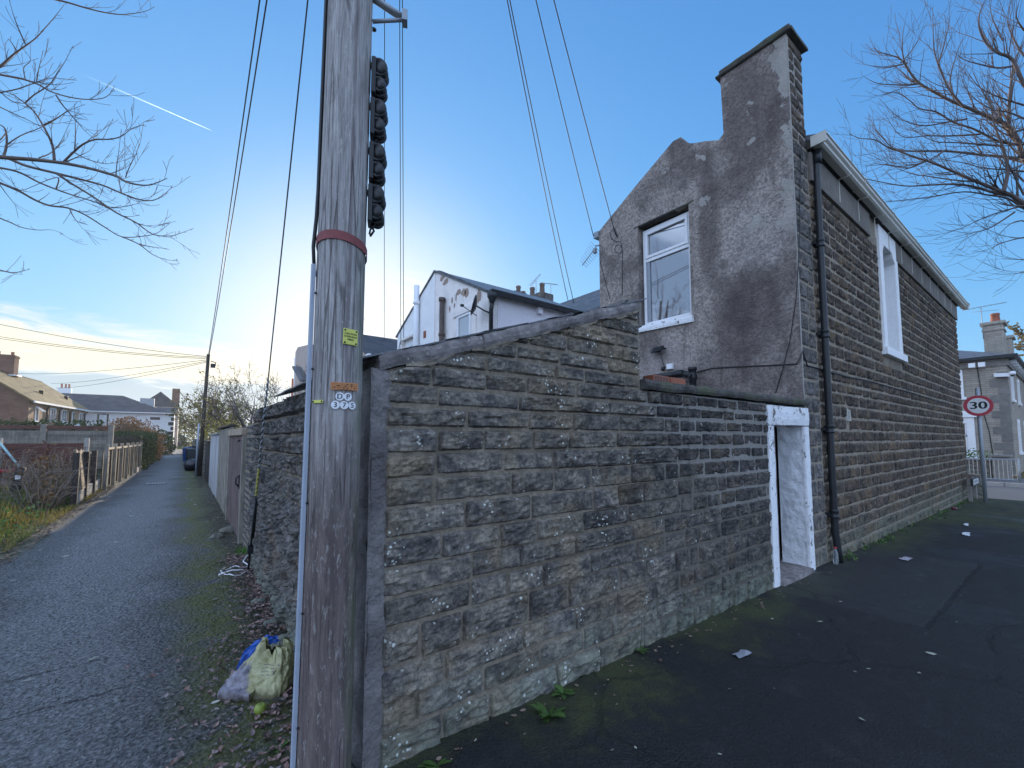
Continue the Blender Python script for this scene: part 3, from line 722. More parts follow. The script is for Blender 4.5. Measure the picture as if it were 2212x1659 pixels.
while x < 19.75:
    w = rg.uniform(.8, 1.1); w = min(w, 19.76-x)
    if not (x+w > 10.95 and x < 11.98):
        t_ = rg.uniform(.8, 1.15); mb.cur = (t_, t_, t_*.97); mb.box(x+.004, YW-.05, 5.46, x+w-.004, YW-.001, 5.90)
    x += w
    if 10.9 < x < 12 and mb.f and not done_: mb.build('frieze', m_frieze, hs, bevel=.008); mb = MB(); done_ = True
mb.cur = (1, 1, 1); mb.build('frieze', m_frieze, hs, bevel=.008)
mb = MB(); prof = [(2.14, 5.93), (2.05, 5.93), (2.02, 5.95), (2.015, 5.985), (1.985, 6.01), (1.98, 6.055), (1.965, 6.06), (1.965, 6.075), (2.14, 6.075)]
mb.prism([(7.2, a, b) for a, b in prof], (13.15, 0, 0))
for gx in lin(7.2, 20.2, 7)[1:]:
    mb.prism([(gx, 2.07+(a-2.07)*1.1, 6.0+(b-6.0)*1.1) for a, b in prof], (.07, 0, 0))
mb.box(7.17, 1.97, 5.93, 7.198, 2.16, 6.09)
mb.build('gutter', m_gutter, hs)
mb = MB(); mb.box(7.2, 2.145, 5.935, 19.9, 2.22, 6.06); mb.build('fascia', m_wood_dark, hs)  # board coloured dark to stand in for the shaded gap below the gutter
for i in range(12):
    gx = 8.42+i*1.02
    if 11.0 < gx < 11.3: continue
    mb = MB(); mb.box(gx, YW-.062, 5.52, gx+.018, YW-.051, 5.90); mb.box(gx, 1.99, 5.905, gx+.018, YW-.051, 5.918); mb.build('gutter_bracket', m_gutter, hs)
mb = MB()                                   # slated roof
mb.prism([(7.22, 2.0, 6.085), (7.22, 3.95, 6.84), (7.22, 3.95, 6.80), (7.22, 2.1, 6.04)], (12.7, 0, 0))
mb.prism([(GX+.2, 5.86, 5.93), (GX+.2, 3.95, 6.84), (GX+.2, 3.95, 6.80), (GX+.2, 5.80, 5.89)], (13.2, 0, 0))
mb.build('roof', m_slate, hs)
mb = MB(); mb.box(GX-.03, 5.776, 5.80, GX+4, 5.90, 5.92); mb.build('rear_gutter', m_galv, hs)
mb = MB(); mb.prism([(20.36, 2.0, 5.93), (20.3, 2.12, 5.93), (20.3, 2.12, 6.10), (20.3, 1.95, 6.08)], (.25, 0, 0)); mb.build('eaves_corner', m_gutter, hs)
# gable window
XF = GX+.115
wd = MB(); ya, yb, z0, z1, zt = 3.83, 4.80, 3.73, 5.56, 4.97
wd.box(XF, ya, z0, XF+.07, ya+.055, z1); wd.box(XF, yb-.055, z0, XF+.07, yb, z1)
wd.box(XF, ya+.055, z0, XF+.07, yb-.055, z0+.06); wd.box(XF, ya+.055, z1-.06, XF+.07, yb-.055, z1); wd.box(XF, ya+.055, zt-.035, XF+.07, yb-.055, zt+.03)
wf = wd.build('window', m_upvc, hs, bevel=.006)
mb = MB(); y0_, y1_ = ya+.056, yb-.056
for a, b, c_, d_ in ((y0_, y0_+.05, zt+.031, z1-.061), (y1_-.05, y1_, zt+.031, z1-.061)): mb.box(XF-.015, a, c_, XF+.05, b, d_)
mb.box(XF-.015, y0_+.05, zt+.031, XF+.05, y1_-.05, zt+.081); mb.box(XF-.015, y0_+.05, z1-.111, XF+.05, y1_-.05, z1-.061)
mb.build('opening_light', m_upvc, wf, bevel=.006)
mb = MB(); mb.box(XF+.03, y0_+.05, zt+.08, XF+.045, y1_-.05, z1-.11); mb.build('pane', m_glass, wf)
mb = MB(); mb.box(XF+.035, y0_, z0+.06, XF+.05, y1_, zt-.035); mb.build('pane', m_glass, wf)
mb = MB(); mb.box(XF+.014, y1_-.075, z0+.06, XF+.033, y1_-.012, zt-.036); mb.build('frame_edge', m_galv, wf)
mb = MB(); rough_beam(mb, (GX-.05, 3.76, 3.57), (GX-.05, 4.87, 3.60), (.17, 0, 0), (0, 0, .115), 18, .006, seed=12); mb.build('window_sill', m_white, hs)
mb = MB(); mb.box(GX+.19, 3.79, 3.66, GX+.30, 4.84, 5.66); mb.build('room_dark', m_black, wf)
mb = MB(); mb.box(GX-.006, 3.70, 5.625, GX+.12, 4.92, 5.645); mb.build('lintel_edge', m_copingd, hs)
# side window: painted stone surround
sw = MB(); yF = YW-.045
sw.box(10.78, yF, 3.42, 11.0, YW+.02, 5.90); sw.box(11.95, yF, 3.42, 12.17, YW+.02, 5.90); sw.box(11.0, yF, 5.55, 11.95, YW+.02, 5.90)
sw.prism([(11.0, yF, 5.55), (11.13, yF, 5.55), (11.0, yF, 5.40)], (0, .24, 0)); sw.prism([(11.95, yF, 5.55), (11.72, yF, 5.55), (11.80, yF, 5.44), (11.95, yF, 5.36)], (0, .24, 0))
sw.box(10.68, yF-.05, 3.27, 12.27, YW+.06, 3.42)
sw.box(11.95, YW+.021, 3.3, 12.0, YW+.3, 5.6); sw.box(10.95, YW+.021, 3.3, 11.0, YW+.3, 5.6); sw.box(11.0, YW+.021, 5.56, 11.95, YW+.3, 5.6)
so_ = sw.build('side_window_surround', m_whitewall, hs, bevel=.008)
mb = MB(); yv = YW+.20
for a, b, c_, d_ in ((11.0, 11.07, 3.36, 5.56), (11.88, 11.95, 3.36, 5.56), (11.07, 11.88, 3.36, 3.43), (11.07, 11.88, 5.49, 5.56), (11.07, 11.88, 4.50, 4.57)): mb.box(a, yv, c_, b, yv+.06, d_)
mb.build('side_window_frame', m_upvc, so_, bevel=.005)
mb = MB(); mb.box(11.07, yv+.03, 3.43, 11.88, yv+.045, 4.50); mb.box(11.07, yv+.03, 4.57, 11.88, yv+.045, 5.49); mb.build('pane', m_glass, so_)
# rainwater pipe
DP = (7.33, YW-.075)
mb = MB(); mb.tube([(DP[0], DP[1]-.02, 5.95), (DP[0], DP[1]-.01, 5.75), (DP[0], DP[1], 5.6)]+[(DP[0]+.0, DP[1], z_) for z_ in lin(5.5, .35, 20)]+[(DP[0]+.01, DP[1]-.02, .1), (DP[0]+.015, DP[1]-.03, -.07)], .046, 14)
dp = mb.build('rainwater_pipe', m_iron, hs)
for v in (521, 715, 926, 1121):
    z_ = ony(1765, v, DP[1]).z
    mb = MB(); mb.lathe((DP[0], DP[1], z_-.06), [(.048, 0), (.062, .01), (.062, .03), (.052, .04), (.052, .08), (.06, .09), (.06, .115), (.048, .125)], 14)
    mb.box(DP[0]-.12, DP[1]+.03, z_-.02, DP[0]+.1, YW-.0, z_+.02); mb.build('pipe_collar', m_iron, dp)
mb = MB(); mb.tube([(DP[0], DP[1]-.02, 5.72), (DP[0], DP[1]-.02, 5.93)], .054, 14); mb.build('pipe_shoe', m_iron, dp)
# vent grille
p = Vector((8.405, YW-.02, 2.018)); mb = MB()
mb.box(8.33, YW-.028, 1.93, 8.345, YW+.0, 2.105); mb.box(8.465, YW-.028, 1.93, 8.48, YW, 2.105); mb.box(8.345, YW-.028, 1.93, 8.465, YW, 1.945); mb.box(8.345, YW-.028, 2.09, 8.465, YW, 2.105)
for i in range(8): mb.obox((8.405, YW-.014, 1.955+i*.0185), (.06, 0, 0), (0, .008, -.005), (0, 0, .0025))
mb.box(8.345, YW+.004, 1.945, 8.465, YW+.008, 2.09)
mb.build('vent_grille', m_gutter, hs)
# cables clipped to the walls
zr7 = lambda x, y: ((2300+x/3.16)/1.8083, (750+y/3.16)/1.8083)
zr = lambda x, y: ((2250+x/1.508)/1.8083, (500+y/1.508)/1.8083)
zr6 = lambda x, y: ((3000+x/2.212)/1.8083, (1200+y/2.212)/1.8083)
mb = MB(); mb.tube([onx(*zr7(x, y), GX-.008) for x, y in ((350, 552), (335, 510), (318, 482), (290, 478), (265, 500), (262, 535), (285, 580), (330, 608), (380, 612), (405, 635), (412, 690), (414, 800), (413, 1000), (412, 1272))], .005, 5)
mb.tube([onx(*zr7(365+46*math.cos(a), 703+52*math.sin(a)), GX-.010) for a in lin(0, 6.283, 16)], .005, 5)
mb.tube([onx(*zr7(310, 440), GX-.02), onx(*zr7(352, 556), GX-.012)], .012, 6)
mb.build('wall_cable', m_cable, hs)
mb = MB(); mb.tube([onx(*zr7(x, y), GX-.008) for x, y in ((133, 830), (170, 970), (215, 1150), (262, 1320))], .005, 5); mb.build('wall_cable', m_cable, hs)
mb = MB(); pts = [onx(*zr(x, y), GX-.012) for x, y in ((715, 1437), (800, 1415), (900, 1408), (1100, 1400), (1300, 1390))]+[Vector((GX-.02, YW-.02, 2.835))]
pts += [ony(*zr6(x, y), YW-.025) for x, y in ((340, 505), (470, 540), (680, 600), (890, 640), (1060, 690), (1215, 730), (1400, 790), (1640, 862))]
mb.tube(pts, .009, 6); mb.build('wall_cable', m_cable, hs)
mb = MB(); pts = [ony(*zr(x, y), YW-.03) for x, y in ((1330, 80), (1320, 300), (1318, 600), (1308, 830))]+[onx(*zr(x, y), GX-.01) for x, y in ((1296, 1000), (1262, 1240), (1215, 1430), (1175, 1562))]
mb.tube(pts, .006, 5); mb.build('wall_cable', m_cable, hs)
# flood light and socket box
p = onx(1420, 755, GX-.1); mb = MB()
mb.obox(p, (.015, .11, .0), (.05, 0, .05), (-.012, 0, .012)); fl = mb.build('flood_light', m_black, hs, bevel=.006)
mb = MB(); mb.obox(p+Vector((-.012, 0, -.016)), (.0, .085, 0), (.035, 0, .035), (-.003, 0, .003)); mb.build('lamp_glass', m_glass2, fl)
mb = MB(); mb.tube([p+Vector((.02, -.08, 0)), p+Vector((.1, -.1, .02))], .014, 6); mb.tube([p+Vector((.07, -.02, -.05)), p+Vector((.095, -.02, -.15)), p+Vector((.09, -.06, -.28)), p+Vector((.09, -.14, -.36))], .005, 5); mb.build('lamp_bracket', m_black, fl)
p = onx(1444, 793, GX-.03); mb = MB(); mb.box(GX-.07, p.y-.09, p.z-.045, GX-.001, p.y+.02, p.z+.05); sb_ = mb.build('socket_box', m_upvc, hs, bevel=.008)
mb = MB(); mb.lathe((GX-.06, p.y+.05, p.z-.03), [(.02, 0), (.04, .01), (.04, .05), (.03, .06)], 12, axis=(-.3, .9, .2)); mb.build('plug', m_black, sb_)
# soil stack stub
p0 = onx(1392, 818, GX-.16); p1 = onx(1480, 806, GX-.16); c = onx(1496, 812, GX-.16); mb = MB()
mb.tube([p0, p0.lerp(p1, .8)], .052, 14); mb.lathe(p0.lerp(p1, .75), [(.052, 0), (.066, .02), (.066, .14), (.058, .16)], 14, axis=p1-p0)
mb.tube([p1+Vector((0, .05, 0)), c], .055, 12)
mb.lathe((c.x, c.y, 2.08), [(.058, 0), (.07, .02), (.07, .07), (.056, .10), (.056, .50), (.068, .52), (.068, .58), (.06, .60), (.06, .66), (.07, .67), (.07, .715)], 16)
mb.lathe(Vector((c.x-.05, c.y, c.z)), [(.034, 0), (.034, .04), (.026, .05)], 10, axis=(-1, .15, 0))
mb.build('soil_stack', m_black, hs)
# television aerial off the eaves
def yagi(mb, a, b, n, span, up, r=.006):
    a = Vector(a); b = Vector(b); mb.tube([a, b], r*1.5, 6); s_ = (b-a).cross(Vector(up)).normalized()
    for i in range(n):
        c_ = a.lerp(b, (i+.3)/n); k = span*(1-.35*i/n); mb.tube([c_-s_*k, c_+s_*k], r*.6, 5)
a = onx(1288, 533, GX-.08); b = onx(1258, 573, GX-.35)
mb = MB(); yagi(mb, a, b, 9, .16, (.2, 1, .1)); mb.tube([Vector((GX+.05, 5.77, a.z+.06)), a+Vector((0, .02, .03))], .014, 6); mb.obox(a.lerp(b, .1)+Vector((0, 0, -.05)), (.03, 0, 0), (0, .03, 0), (0, 0, .05))
mb.build('aerial', m_galv, hs)
# ---------------------------------------------------------------- telegraph pole with its fittings
PB, PT = Vector((.587, 2.218, -.1)), Vector((.624, 2.178, 8.6))
def pax(z): return PB.lerp(PT, (z-PB.z)/(PT.z-PB.z))
def prad(z): return .1195-.0023*z
pole = thing('telegraph_pole', (PB.x, PB.y, 0), 'tall weathered wooden telegraph pole with number discs and yellow caution plate', 'telegraph pole')
mb = MB(); zs = lin(-.1, 8.6, 120); n = 28; vs = []
for z in zs:
    c = pax(z)
    for j in range(n):
        t = 2*math.pi*j/n; d = Vector((math.cos(t), math.sin(t), 0))
        k = 1+mnoise.noise(Vector((d.x*1.6, d.y*1.6, z*.9)))*.022+mnoise.noise(Vector((d.x*6, d.y*6, z*1.3)))*.012
        vs.append(c+d*prad(z)*k)
mb.add(vs, [(i*n+j, i*n+(j+1) % n, (i+1)*n+(j+1) % n, (i+1)*n+j) for i in range(len(zs)-1) for j in range(n)], 0, True)
mb.poly([vs[(len(zs)-1)*n+j] for j in range(n)]); mb.build('shaft', m_pole, pole)
def surf(z, deg, off=0.0):
    """point on the shaft, deg turned from the side facing the pavement towards the wall"""
    c = pax(z); f = Vector((-c.x, -c.y, 0)).normalized(); e = Vector((-f.y, f.x, 0)); a = rad(deg)
    nrm = f*math.cos(a)+e*math.sin(a); tg = e*math.cos(a)-f*math.sin(a)
    return c+nrm*(prad(z)*1.02+off), nrm, tg
def plate(name, m, z, deg, w, h, tilt=0.0, th=.002, ink=None, bolts=()):
    mb = MB(); seg = 6; P, nrm, tg = surf(z, deg, .002); up = Vector((0, 0, 1)); up = up*math.cos(tilt)+tg*math.sin(tilt); tx = tg*math.cos(tilt)-Vector((0, 0, 1))*math.sin(tilt)
    mb.obox(P, tx*w/2, nrm*th, up*h/2); o = mb.build(name, m, pole, bevel=.001)
    if ink:
        mi = MB()
        for (s, dx_, dy_, sz) in ink: [text_mesh(mi, s, P+tx*(dx_+q)+up*dy_+nrm*(th+.0004+abs(q)*.1), tx, up, sz) for q in (-.0004, 0, .0004)]
        mi.build('lettering', m_ink, o)
    for (dx_, dy_) in bolts:
        mbb = MB(); mbb.lathe(P+tx*dx_+up*dy_, [(.0045, 0), (.0045, th+.002), (.002, th+.004)], 8, axis=nrm); mbb.build('nail', m_iron, o)
    return o
plate('caution_plate', m_yellow, 2.135, 25, .072, .076, rad(1), ink=(('CAUTION', 0, .014, .0135), ('OVERHEAD', 0, .000, .0128), ('FIBRE', 0, -.014, .0135)), bolts=((-.028, .03), (.028, .03), (-.028, -.03), (.028, -.03)))
o = plate('tag_strip', m_orange, 1.895, 15, .125, .036, rad(-1))
mi = MB(); P, nrm, tg = surf(1.895, 15, .0048); rg = random.Random(4)
for r in range(3):
    for i in range(16):
        if rg.random() < .9:
            k = .0012 if rg.random() < .8 else .0028
            mi.obox(P+tg*(-.053+i*.0071)+Vector((0, 0, .010-.0085*r)), tg*k, nrm*.0003, Vector((0, 0, k)))
for i in range(9): mi.obox(P+tg*(-.03+i*.0075)+Vector((0, 0, -.0145)), tg*.0026, nrm*.0003, Vector((0, 0, .001)))
mi.build('lettering', m_ink, o)
def disc(ch, z, deg):
    P, nrm, tg = surf(z, deg, .001); mb = MB()
    mb.lathe(P, [(.0195, 0), (.0195, .0025), (.0185, .0032)], 24, axis=nrm); o = mb.build('number_disc', m_disc, pole)
    mi = MB(); [text_mesh(mi, ch, P+tg*q+nrm*(.0036+abs(q)*.1), tg, (0, 0, 1), .034) for q in (-.0007, 0, .0007)]; mi.build('lettering', m_ink, o)
disc('D', 1.846, 5.5); disc('P', 1.846, 23)
disc('3', 1.806, -3); disc('7', 1.806, 15.5); disc('5', 1.806, 34)
plate('small_label', m_yellow, 1.822, -44, .062, .014, bolts=((.026, 0), (-.026, 0)))
# strap
mb = MB(); vs = []; n = 28
for k, dz_ in enumerate((-.022, .022)):
    for j in range(n+1):
        t = 2*math.pi*j/n; z = 2.60+.028*math.cos(t+2.4)+dz_; c = pax(z)
        vs.append(c+Vector((math.cos(t), math.sin(t), 0))*(prad(z)*1.045+.002))
mb.add(vs, [(j, j+1, n+2+j, n+1+j) for j in range(n)], 0, True); mb.build('strap', m_redband, pole)
# capping strip up the alley side with the cables above it
mb = MB()
def cstrip(z0, z1, deg, w, th, m, name, off=0.0):
    mb = MB(); vs = []
    for z in lin(z0, z1, 24):
        P, nrm, tg = surf(z, deg, off)
        for a, b in ((-w, 0), (-w, th*.7), (-w*.5, th), (w*.5, th), (w, th*.7), (w, 0)): vs.append(P+tg*a+nrm*b)
    mb.add(vs, [(i*6+j, i*6+(j+1) % 6, (i+1)*6+(j+1) % 6, (i+1)*6+j) for i in range(24) for j in range(6)], 0, False); return mb.build(name, m, pole)
cstrip(-.1, 2.50, -86, .019, .022, m_conduit, 'cable_capping', .001)
for z in (.35, .85, 1.35, 1.98, 2.35):
    P, nrm, tg = surf(z, -68, .001); mb = MB(); mb.lathe(P, [(.006, 0), (.006, .006), (.003, .009)], 8, axis=nrm); mb.build('nail', m_iron, pole)
mb = MB()
for dg in (-84, -90, -97):
    pts = []
    for z in lin(2.45, 8.2, 40):
        P, nrm, tg = surf(z, dg+2*math.sin(z*2+dg), .006); pts.append(P+nrm*(.012*math.exp(-((z-2.62)/.1)**2)))
    mb.tube(pts, .008, 6)
mb.build('riser_cable', m_cable, pole)
# drop-wire terminal blocks down the wall side
for k, z in enumerate((3.54, 3.315, 3.075, 2.85)):
    P, nrm, tg = surf(z, 84, .004); nx = Vector((0, 0, 1)); mb = MB()
    mb.obox(P+nrm*.010, nrm*.012, tg*.045, nx*.10); bl = mb.build('terminal_block', m_black, pole, bevel=.006)
    mb = MB()
    for dz_, rr in ((.052, .043), (-.042, .036)):
        for q in range(3):
            ring = []
            cc = P+nrm*(.036+.004*q)+nx*(dz_-.012*q)+tg*(-.03+.022*q)
            for a in lin(0, 2*math.pi, 18): ring.append(cc+nx*math.cos(a)*rr+nrm*math.sin(a)*(rr*.8))
            mb.tube(ring, .0095, 7)
            mb.lathe(cc-tg*.004, [(.002, -.003), (rr*.95, -.003), (rr*.95, .006), (.002, .006)], 16, axis=(tg+nrm*.35))
    mb.build('cable_coil', m_iron, bl)
    mb = MB(); mb.tube([P+nx*-.09+nrm*.012, P+nx*-.13+nrm*.03, P+nx*-.16+nrm*.012], .006, 6); mb.tube([P+nx*-.08+nrm*.05, P+nx*-.125+nrm*.012, P+nx*-.15+nrm*.008], .005, 6); mb.build('tail_cable', m_cable, bl)
# step / pole bracket at the top of the picture
P, nrm, tg = surf(3.86, 80, 0); Q = P+nrm*.165+Vector((0, 0, .045)); P2 = P+Vector((0, 0, .14)); mb = MB()
mb.tube([P, Q], .011, 6); mb.tube([P2, Q+Vector((0, 0, .01))], .015, 6); mb.tube([P2+tg*.02, Q+tg*.02+Vector((0, 0, .01))], .012, 6)
mb.obox(Q+Vector((0, 0, .008)), nrm*.014, tg*.026, Vector((0, 0, .03))); mb.build('pole_bracket', m_galv, pole)
for z in (3.82, 4.05):
    P, nrm, tg = surf(z, 82, 0); mb = MB(); mb.lathe(P, [(.012, 0), (.012, .012), (.006, .02)], 6, axis=nrm); mb.build('bolt', m_iron, pole)

# ---------------------------------------------------------------- second pole and overhead wires
P2B = Vector((.62, 23.4, 0)); p2 = thing('telegraph_pole', P2B, 'thin leaning telegraph pole farther down the alley beside the yard walls', 'telegraph pole')
mb = MB(); mb.tube([P2B+Vector((.0, .0, -.1)), P2B+Vector((.06, .3, 2.6)), P2B+Vector((.13, .6, 5.5))], [.085, .075, .066], 14); mb.build('shaft', m_wood_dark, p2)
mb = MB(); mb.tube([P2B+Vector((-.13, -.05, 0)), P2B+Vector((-.12, .03, 1.5)), P2B+Vector((-.10, .1, 2.3))], .035, 8); mb.build('cable_capping', m_conduit, p2)
mb = MB(); T2 = P2B+Vector((.13, .6, 5.5)); mb.box(T2.x+.1, T2.y-.05, T2.z-.6, T2.x+.28, T2.y+.05, T2.z-.42); mb.tube([T2+Vector((.1, 0, -.3)), T2+Vector((.28, 0, -.35)), T2+Vector((.28, 0, -.5))], .02, 6); mb.build('terminal_box', m_black, p2)
TOP = pax(8.3)
def wire(a, b, sag, label, r=.006, m=None, name='overhead_wire', r1=None):
    a = Vector(a); b = Vector(b); pts = []; n = 26
    for i in range(n+1):
        t = i/n; p = a.lerp(b, t); p.z -= sag*4*t*(1-t); pts.append(p)
    mb = MB(); mb.tube(pts, [r+((r1 or r)-r)*i/n for i in range(n+1)], 5)
    return tag(mb.build(name, m or m_cable, None, loc=a), label, 'overhead wire', 'overhead wires')
wire(TOP+Vector((-.1, .05, -.1)), T2+Vector((0, 0, -.05)), .25, 'outer of two heavy wires from the near pole down the alley to the far pole', .009, r1=.014)
wire(TOP+Vector((-.02, .05, -.15)), T2+Vector((.02, 0, -.1)), .33, 'inner of two heavy wires from the near pole down the alley to the far pole', .009, r1=.014)
# stay wire with its yellow guard
A = Vector((.71, 6.35, .0)); B = pax(7.6)+Vector((0, .1, 0))
st = thing('stay_wire', A, 'stay wire with yellow striped guard slanting down to the foot of the rubble wall', 'stay wire')
mb = MB(); mb.tube([A.lerp(B, t) for t in lin(.12, 1, 12)], .006, 6); mb.build('wire', m_cable, st)
mb = MB(); mb.tube([A, A.lerp(B, .06), A.lerp(B, .125)], [.014, .012, .016], 8); mb.obox(A.lerp(B, .04), (.03, 0, 0), (0, .03, 0), (0, 0, .05)); mb.tube([A.lerp(B, .06)+Vector((.02, 0, 0)), A.lerp(B, .12)+Vector((.02, 0, 0))], .008, 6); mb.build('turnbuckle', m_iron, st)
mb = MB(); mb.tube([A.lerp(B, t)+Vector((math.cos(t*900)*.004, math.sin(t*900)*.004, 0)) for t in lin(.13, .172, 24)], .013, 7); mb.build('guard', plain('faded_yellow_guard', (.42, .38, .10), .6), st)
mb = MB(); mb.tube([A.lerp(B, t)+Vector((math.cos(t*700)*.007, math.sin(t*700)*.007, 0)) for t in lin(.172, .30, 60)], .009, 6); mb.build('spiral_grip', m_galv, st)
# drop wires to the houses
gEave = onx(1282, 510, GX-.03); gAnch = onx(1330, 508, GX-.03)
wire(TOP+Vector((.12, 0, -.25)), gEave, .10, 'drop wire from the near pole to the eaves gutter of the end house', .006, m_wirelt, r1=.008)
wire(TOP+Vector((.14, -.02, -.2)), gAnch, .10, 'drop wire from the near pole to the hook on the rendered gable', .006, m_wirelt, r1=.008)
Rr = onx(1240, 655, 11.2)
wire(TOP+Vector((.10, .03, -.22)), Rr, .25, 'lower of the paired drop wires to the slate valley behind the cream house', .006, m_wirelt, r1=.012)
wire(TOP+Vector((.11, .03, -.16)), Rr+Vector((0, .3, .15)), .25, 'upper of the paired drop wires to the slate valley behind the cream house', .006, m_wirelt, r1=.012)
cA = onx(866, 752, 6.63); cB = onx(830, 735, 8.5)
def viapx(u, v, z):   # start point at height z above the wires' line of sight
    r = ray(u, v); return C0+r*((z-EYE)/r.z)
wire(pax(8.0)+Vector((.10, .06, 0)), cB, .02, 'thin drop wire nearest the pole running to the far slate roof', .004, m_wirelt, r1=.014)
wire(pax(7.8)+Vector((.17, .02, 0)), cA, .04, 'left of the thin paired drop wires running to the corner of the white house', .004, m_wirelt, r1=.012)
wire(pax(7.8)+Vector((.185, .015, 0)), cA+Vector((0, -.25, .35)), .04, 'right of the thin paired drop wires running to the corner of the white house', .004, m_wirelt, r1=.012)
for k, (u, v, d, z0, lab) in enumerate(((-60, 688, 14, -.1, 'top wire crossing the sky leftwards from the far pole'), (-60, 718, 15, -.14, 'middle wire of three crossing the sky leftwards from the far pole'), (-60, 722, 15, -.2, 'lowest wire of three crossing the sky leftwards from the far pole'),
                                       (30, 806, 50, -.25, 'wire from the far pole to the ridge of the brick house'), (110, 828, 60, -.3, 'upper wire from the far pole to the white terrace'), (120, 838, 58, -.35, 'lower wire from the far pole to the white terrace'))):
    wire(T2+Vector((0, 0, z0)), dep(u, v, d), .15 if d < 30 else .3, lab, .012, m_wirelt, r1=.008 if d < 30 else .02)

# ---------------------------------------------------------------- cream-and-white pair of back additions
def roofslab(mb, pts, ext): mb.prism(pts, ext)
cy0, cya, cy1 = 9.82, 13.05, 16.22
cr = thing('cream_house', (GX, cy0, 0), 'stained cream rendered house with satellite dish and small white window', 'house')
mb = MB(); mb.prism([(GX, cy0, 0), (GX, cya, 0), (GX, cya, 7.32), (GX, cy0, 5.72)], (.3, 0, 0)); 
# window opening is framed proud of the render
mb.build('gable_wall', m_cream, cr)
mb = MB(); mb.box(GX+.31, cy0, 0, 11.2, cy0+.25, 5.72); mb.build('side_wall', m_lilac, cr)
mb = MB(); mb.prism([(GX-.06, cy0-.14, 5.74), (GX-.06, cya, 7.40), (GX-.06, cya, 7.34), (GX-.06, cy0-.12, 5.68)], (5.2, 0, 0)); rf = mb.build('roof', m_slate, cr)
mb = MB(); rg = random.Random(9)
for i in range(25):
    t = i/26; yy = cy0-.1+(cya-cy0)*t; zz = 5.72+(7.40-5.74)*t
    mb.obox((GX-.02, yy, zz+rg.uniform(0, .02)), (.05, 0, 0), (0, .09, .045), (0, -.006, .012))
mb.build('verge_slates', m_slate, rf)
mb = MB(); mb.prism([(GX-.08, cy0-.12, 5.64), (GX-.08, cy0-.26, 5.64), (GX-.08, cy0-.28, 5.76), (GX-.08, cy0-.12, 5.76)], (4.3, 0, 0)); mb.build('gutter', m_iron, cr)
for xx in (8.4, 9.6): 
    mb = MB(); mb.box(xx, cy0-.12, 5.44, xx+.16, cy0-.001, 5.63); mb.build('gutter_bracket', m_lilac, cr)
mb = MB(); mb.lathe((GX-.02, cy0-.2, 5.35), [(.05, 0), (.06, .05), (.14, .2), (.14, .3)], 10); mb.tube([(GX-.02, cy0-.2, 5.38), (GX-.0, cy0-.12, 5.2), (GX-.0, cy0-.1, 3)], .06, 10); mb.build('drainpipe', m_iron, cr)
mb = MB(); mb.tube([(GX-.12, 12.36, 3), (GX-.12, 12.36, 6.2)], .085, 12); mb.lathe((GX-.12, 12.36, 6.1), [(.085, 0), (.11, .02), (.11, .13), (.08, .14)], 12); mb.lathe((GX-.12, 12.36, 4.95), [(.085, 0), (.105, .02), (.105, .1), (.085, .12)], 12); mb.build('soil_pipe', plain('rusted_iron', (.10, .075, .065), .8, .4, 20, .6), cr)
mb = MB()
for a, b, c_, d_ in ((10.70, 10.80, 3.9, 5.42), (11.42, 11.52, 3.9, 5.42), (10.80, 11.42, 5.34, 5.42), (10.8, 11.42, 4.62, 4.72)): mb.box(GX-.05, a, c_, GX-.001, b, d_)
ww = mb.build('window', m_upvc, cr, bevel=.006); mb = MB(); mb.box(GX-.02, 10.80, 4.72, GX-.002, 11.42, 5.34); mb.build('pane', m_glass2, ww)
mb = MB(); mb.box(GX-.07, 10.45, 5.43, GX-.001, 11.75, 5.62); mb.box(GX-.03, 11.53, 3.9, GX-.001, 11.75, 5.43); mb.box(GX-.03, 10.45, 3.9, GX-.001, 10.69, 5.43); mb.build('window_surround', m_cream, cr)
dc = onx(1030, 661, GX-.35); mb = MB(); ax = Vector((-.80, .52, .25)).normalized()
mb.lathe(dc, [(.005, .0), (.12, .015), (.22, .05), (.30, .095), (.30, .10), (.22, .06), (.12, .025)], 20, axis=ax); ds = mb.build('satellite_dish', m_iron, cr)
mb = MB(); mb.tube([dc, dc+Vector((.2, -.05, -.1)), Vector((GX, dc.y-.1, dc.z-.15))], .02, 6); mb.tube([dc+Vector((0, 0, -.28)), dc+ax*.42+Vector((0, 0, -.1))], .012, 6); mb.obox(dc+ax*.42+Vector((0, 0, -.1)), (.04, 0, 0), (0, .04, 0), (0, 0, .03)); mb.build('dish_arm', m_iron, ds)
mb = MB(); rg = random.Random(3)              # render fallen away below the verge
m_patch = plain('bare_brown_render', (.36, .27, .22), .9, .2, 20, .5)
for (yy, zz, ry, rz) in ((12.6, 6.98, .16, .09), (12.35, 6.78, .2, .1), (11.5, 6.2, .14, .09), (11.2, 6.12, .15, .12), (11.02, 6.05, .14, .14), (10.32, 5.78, .12, .22), (11.9, 6.05, .06, .12), (12.05, 5.8, .05, .12), (11.75, 5.85, .05, .09), (11.65, 6.1, .05, .13)):
    pts = [(GX-.004, yy+ry*math.cos(a)*rg.uniform(.7, 1.2), zz+rz*math.sin(a)*rg.uniform(.7, 1.2)) for a in lin(0, 2*math.pi, 11)[:-1]]
    mb = MB(); mb.prism(pts, (.003, 0, 0)); mb.build('bare_patch', m_patch, cr)
wh = thing('white_house', (GX, cy1, 0), 'white rendered half of the paired gable with tall white flue pipe', 'house')
mb = MB(); mb.prism([(GX-.04, cya+.002, 0), (GX-.04, cy1, 0), (GX-.04, cy1, 5.73), (GX-.04, cya+.002, 7.32)], (.3, 0, 0)); mb.box(GX+.3, cy1-.25, 0, 11.2, cy1, 5.7); mb.build('wall', m_whitewall, wh)
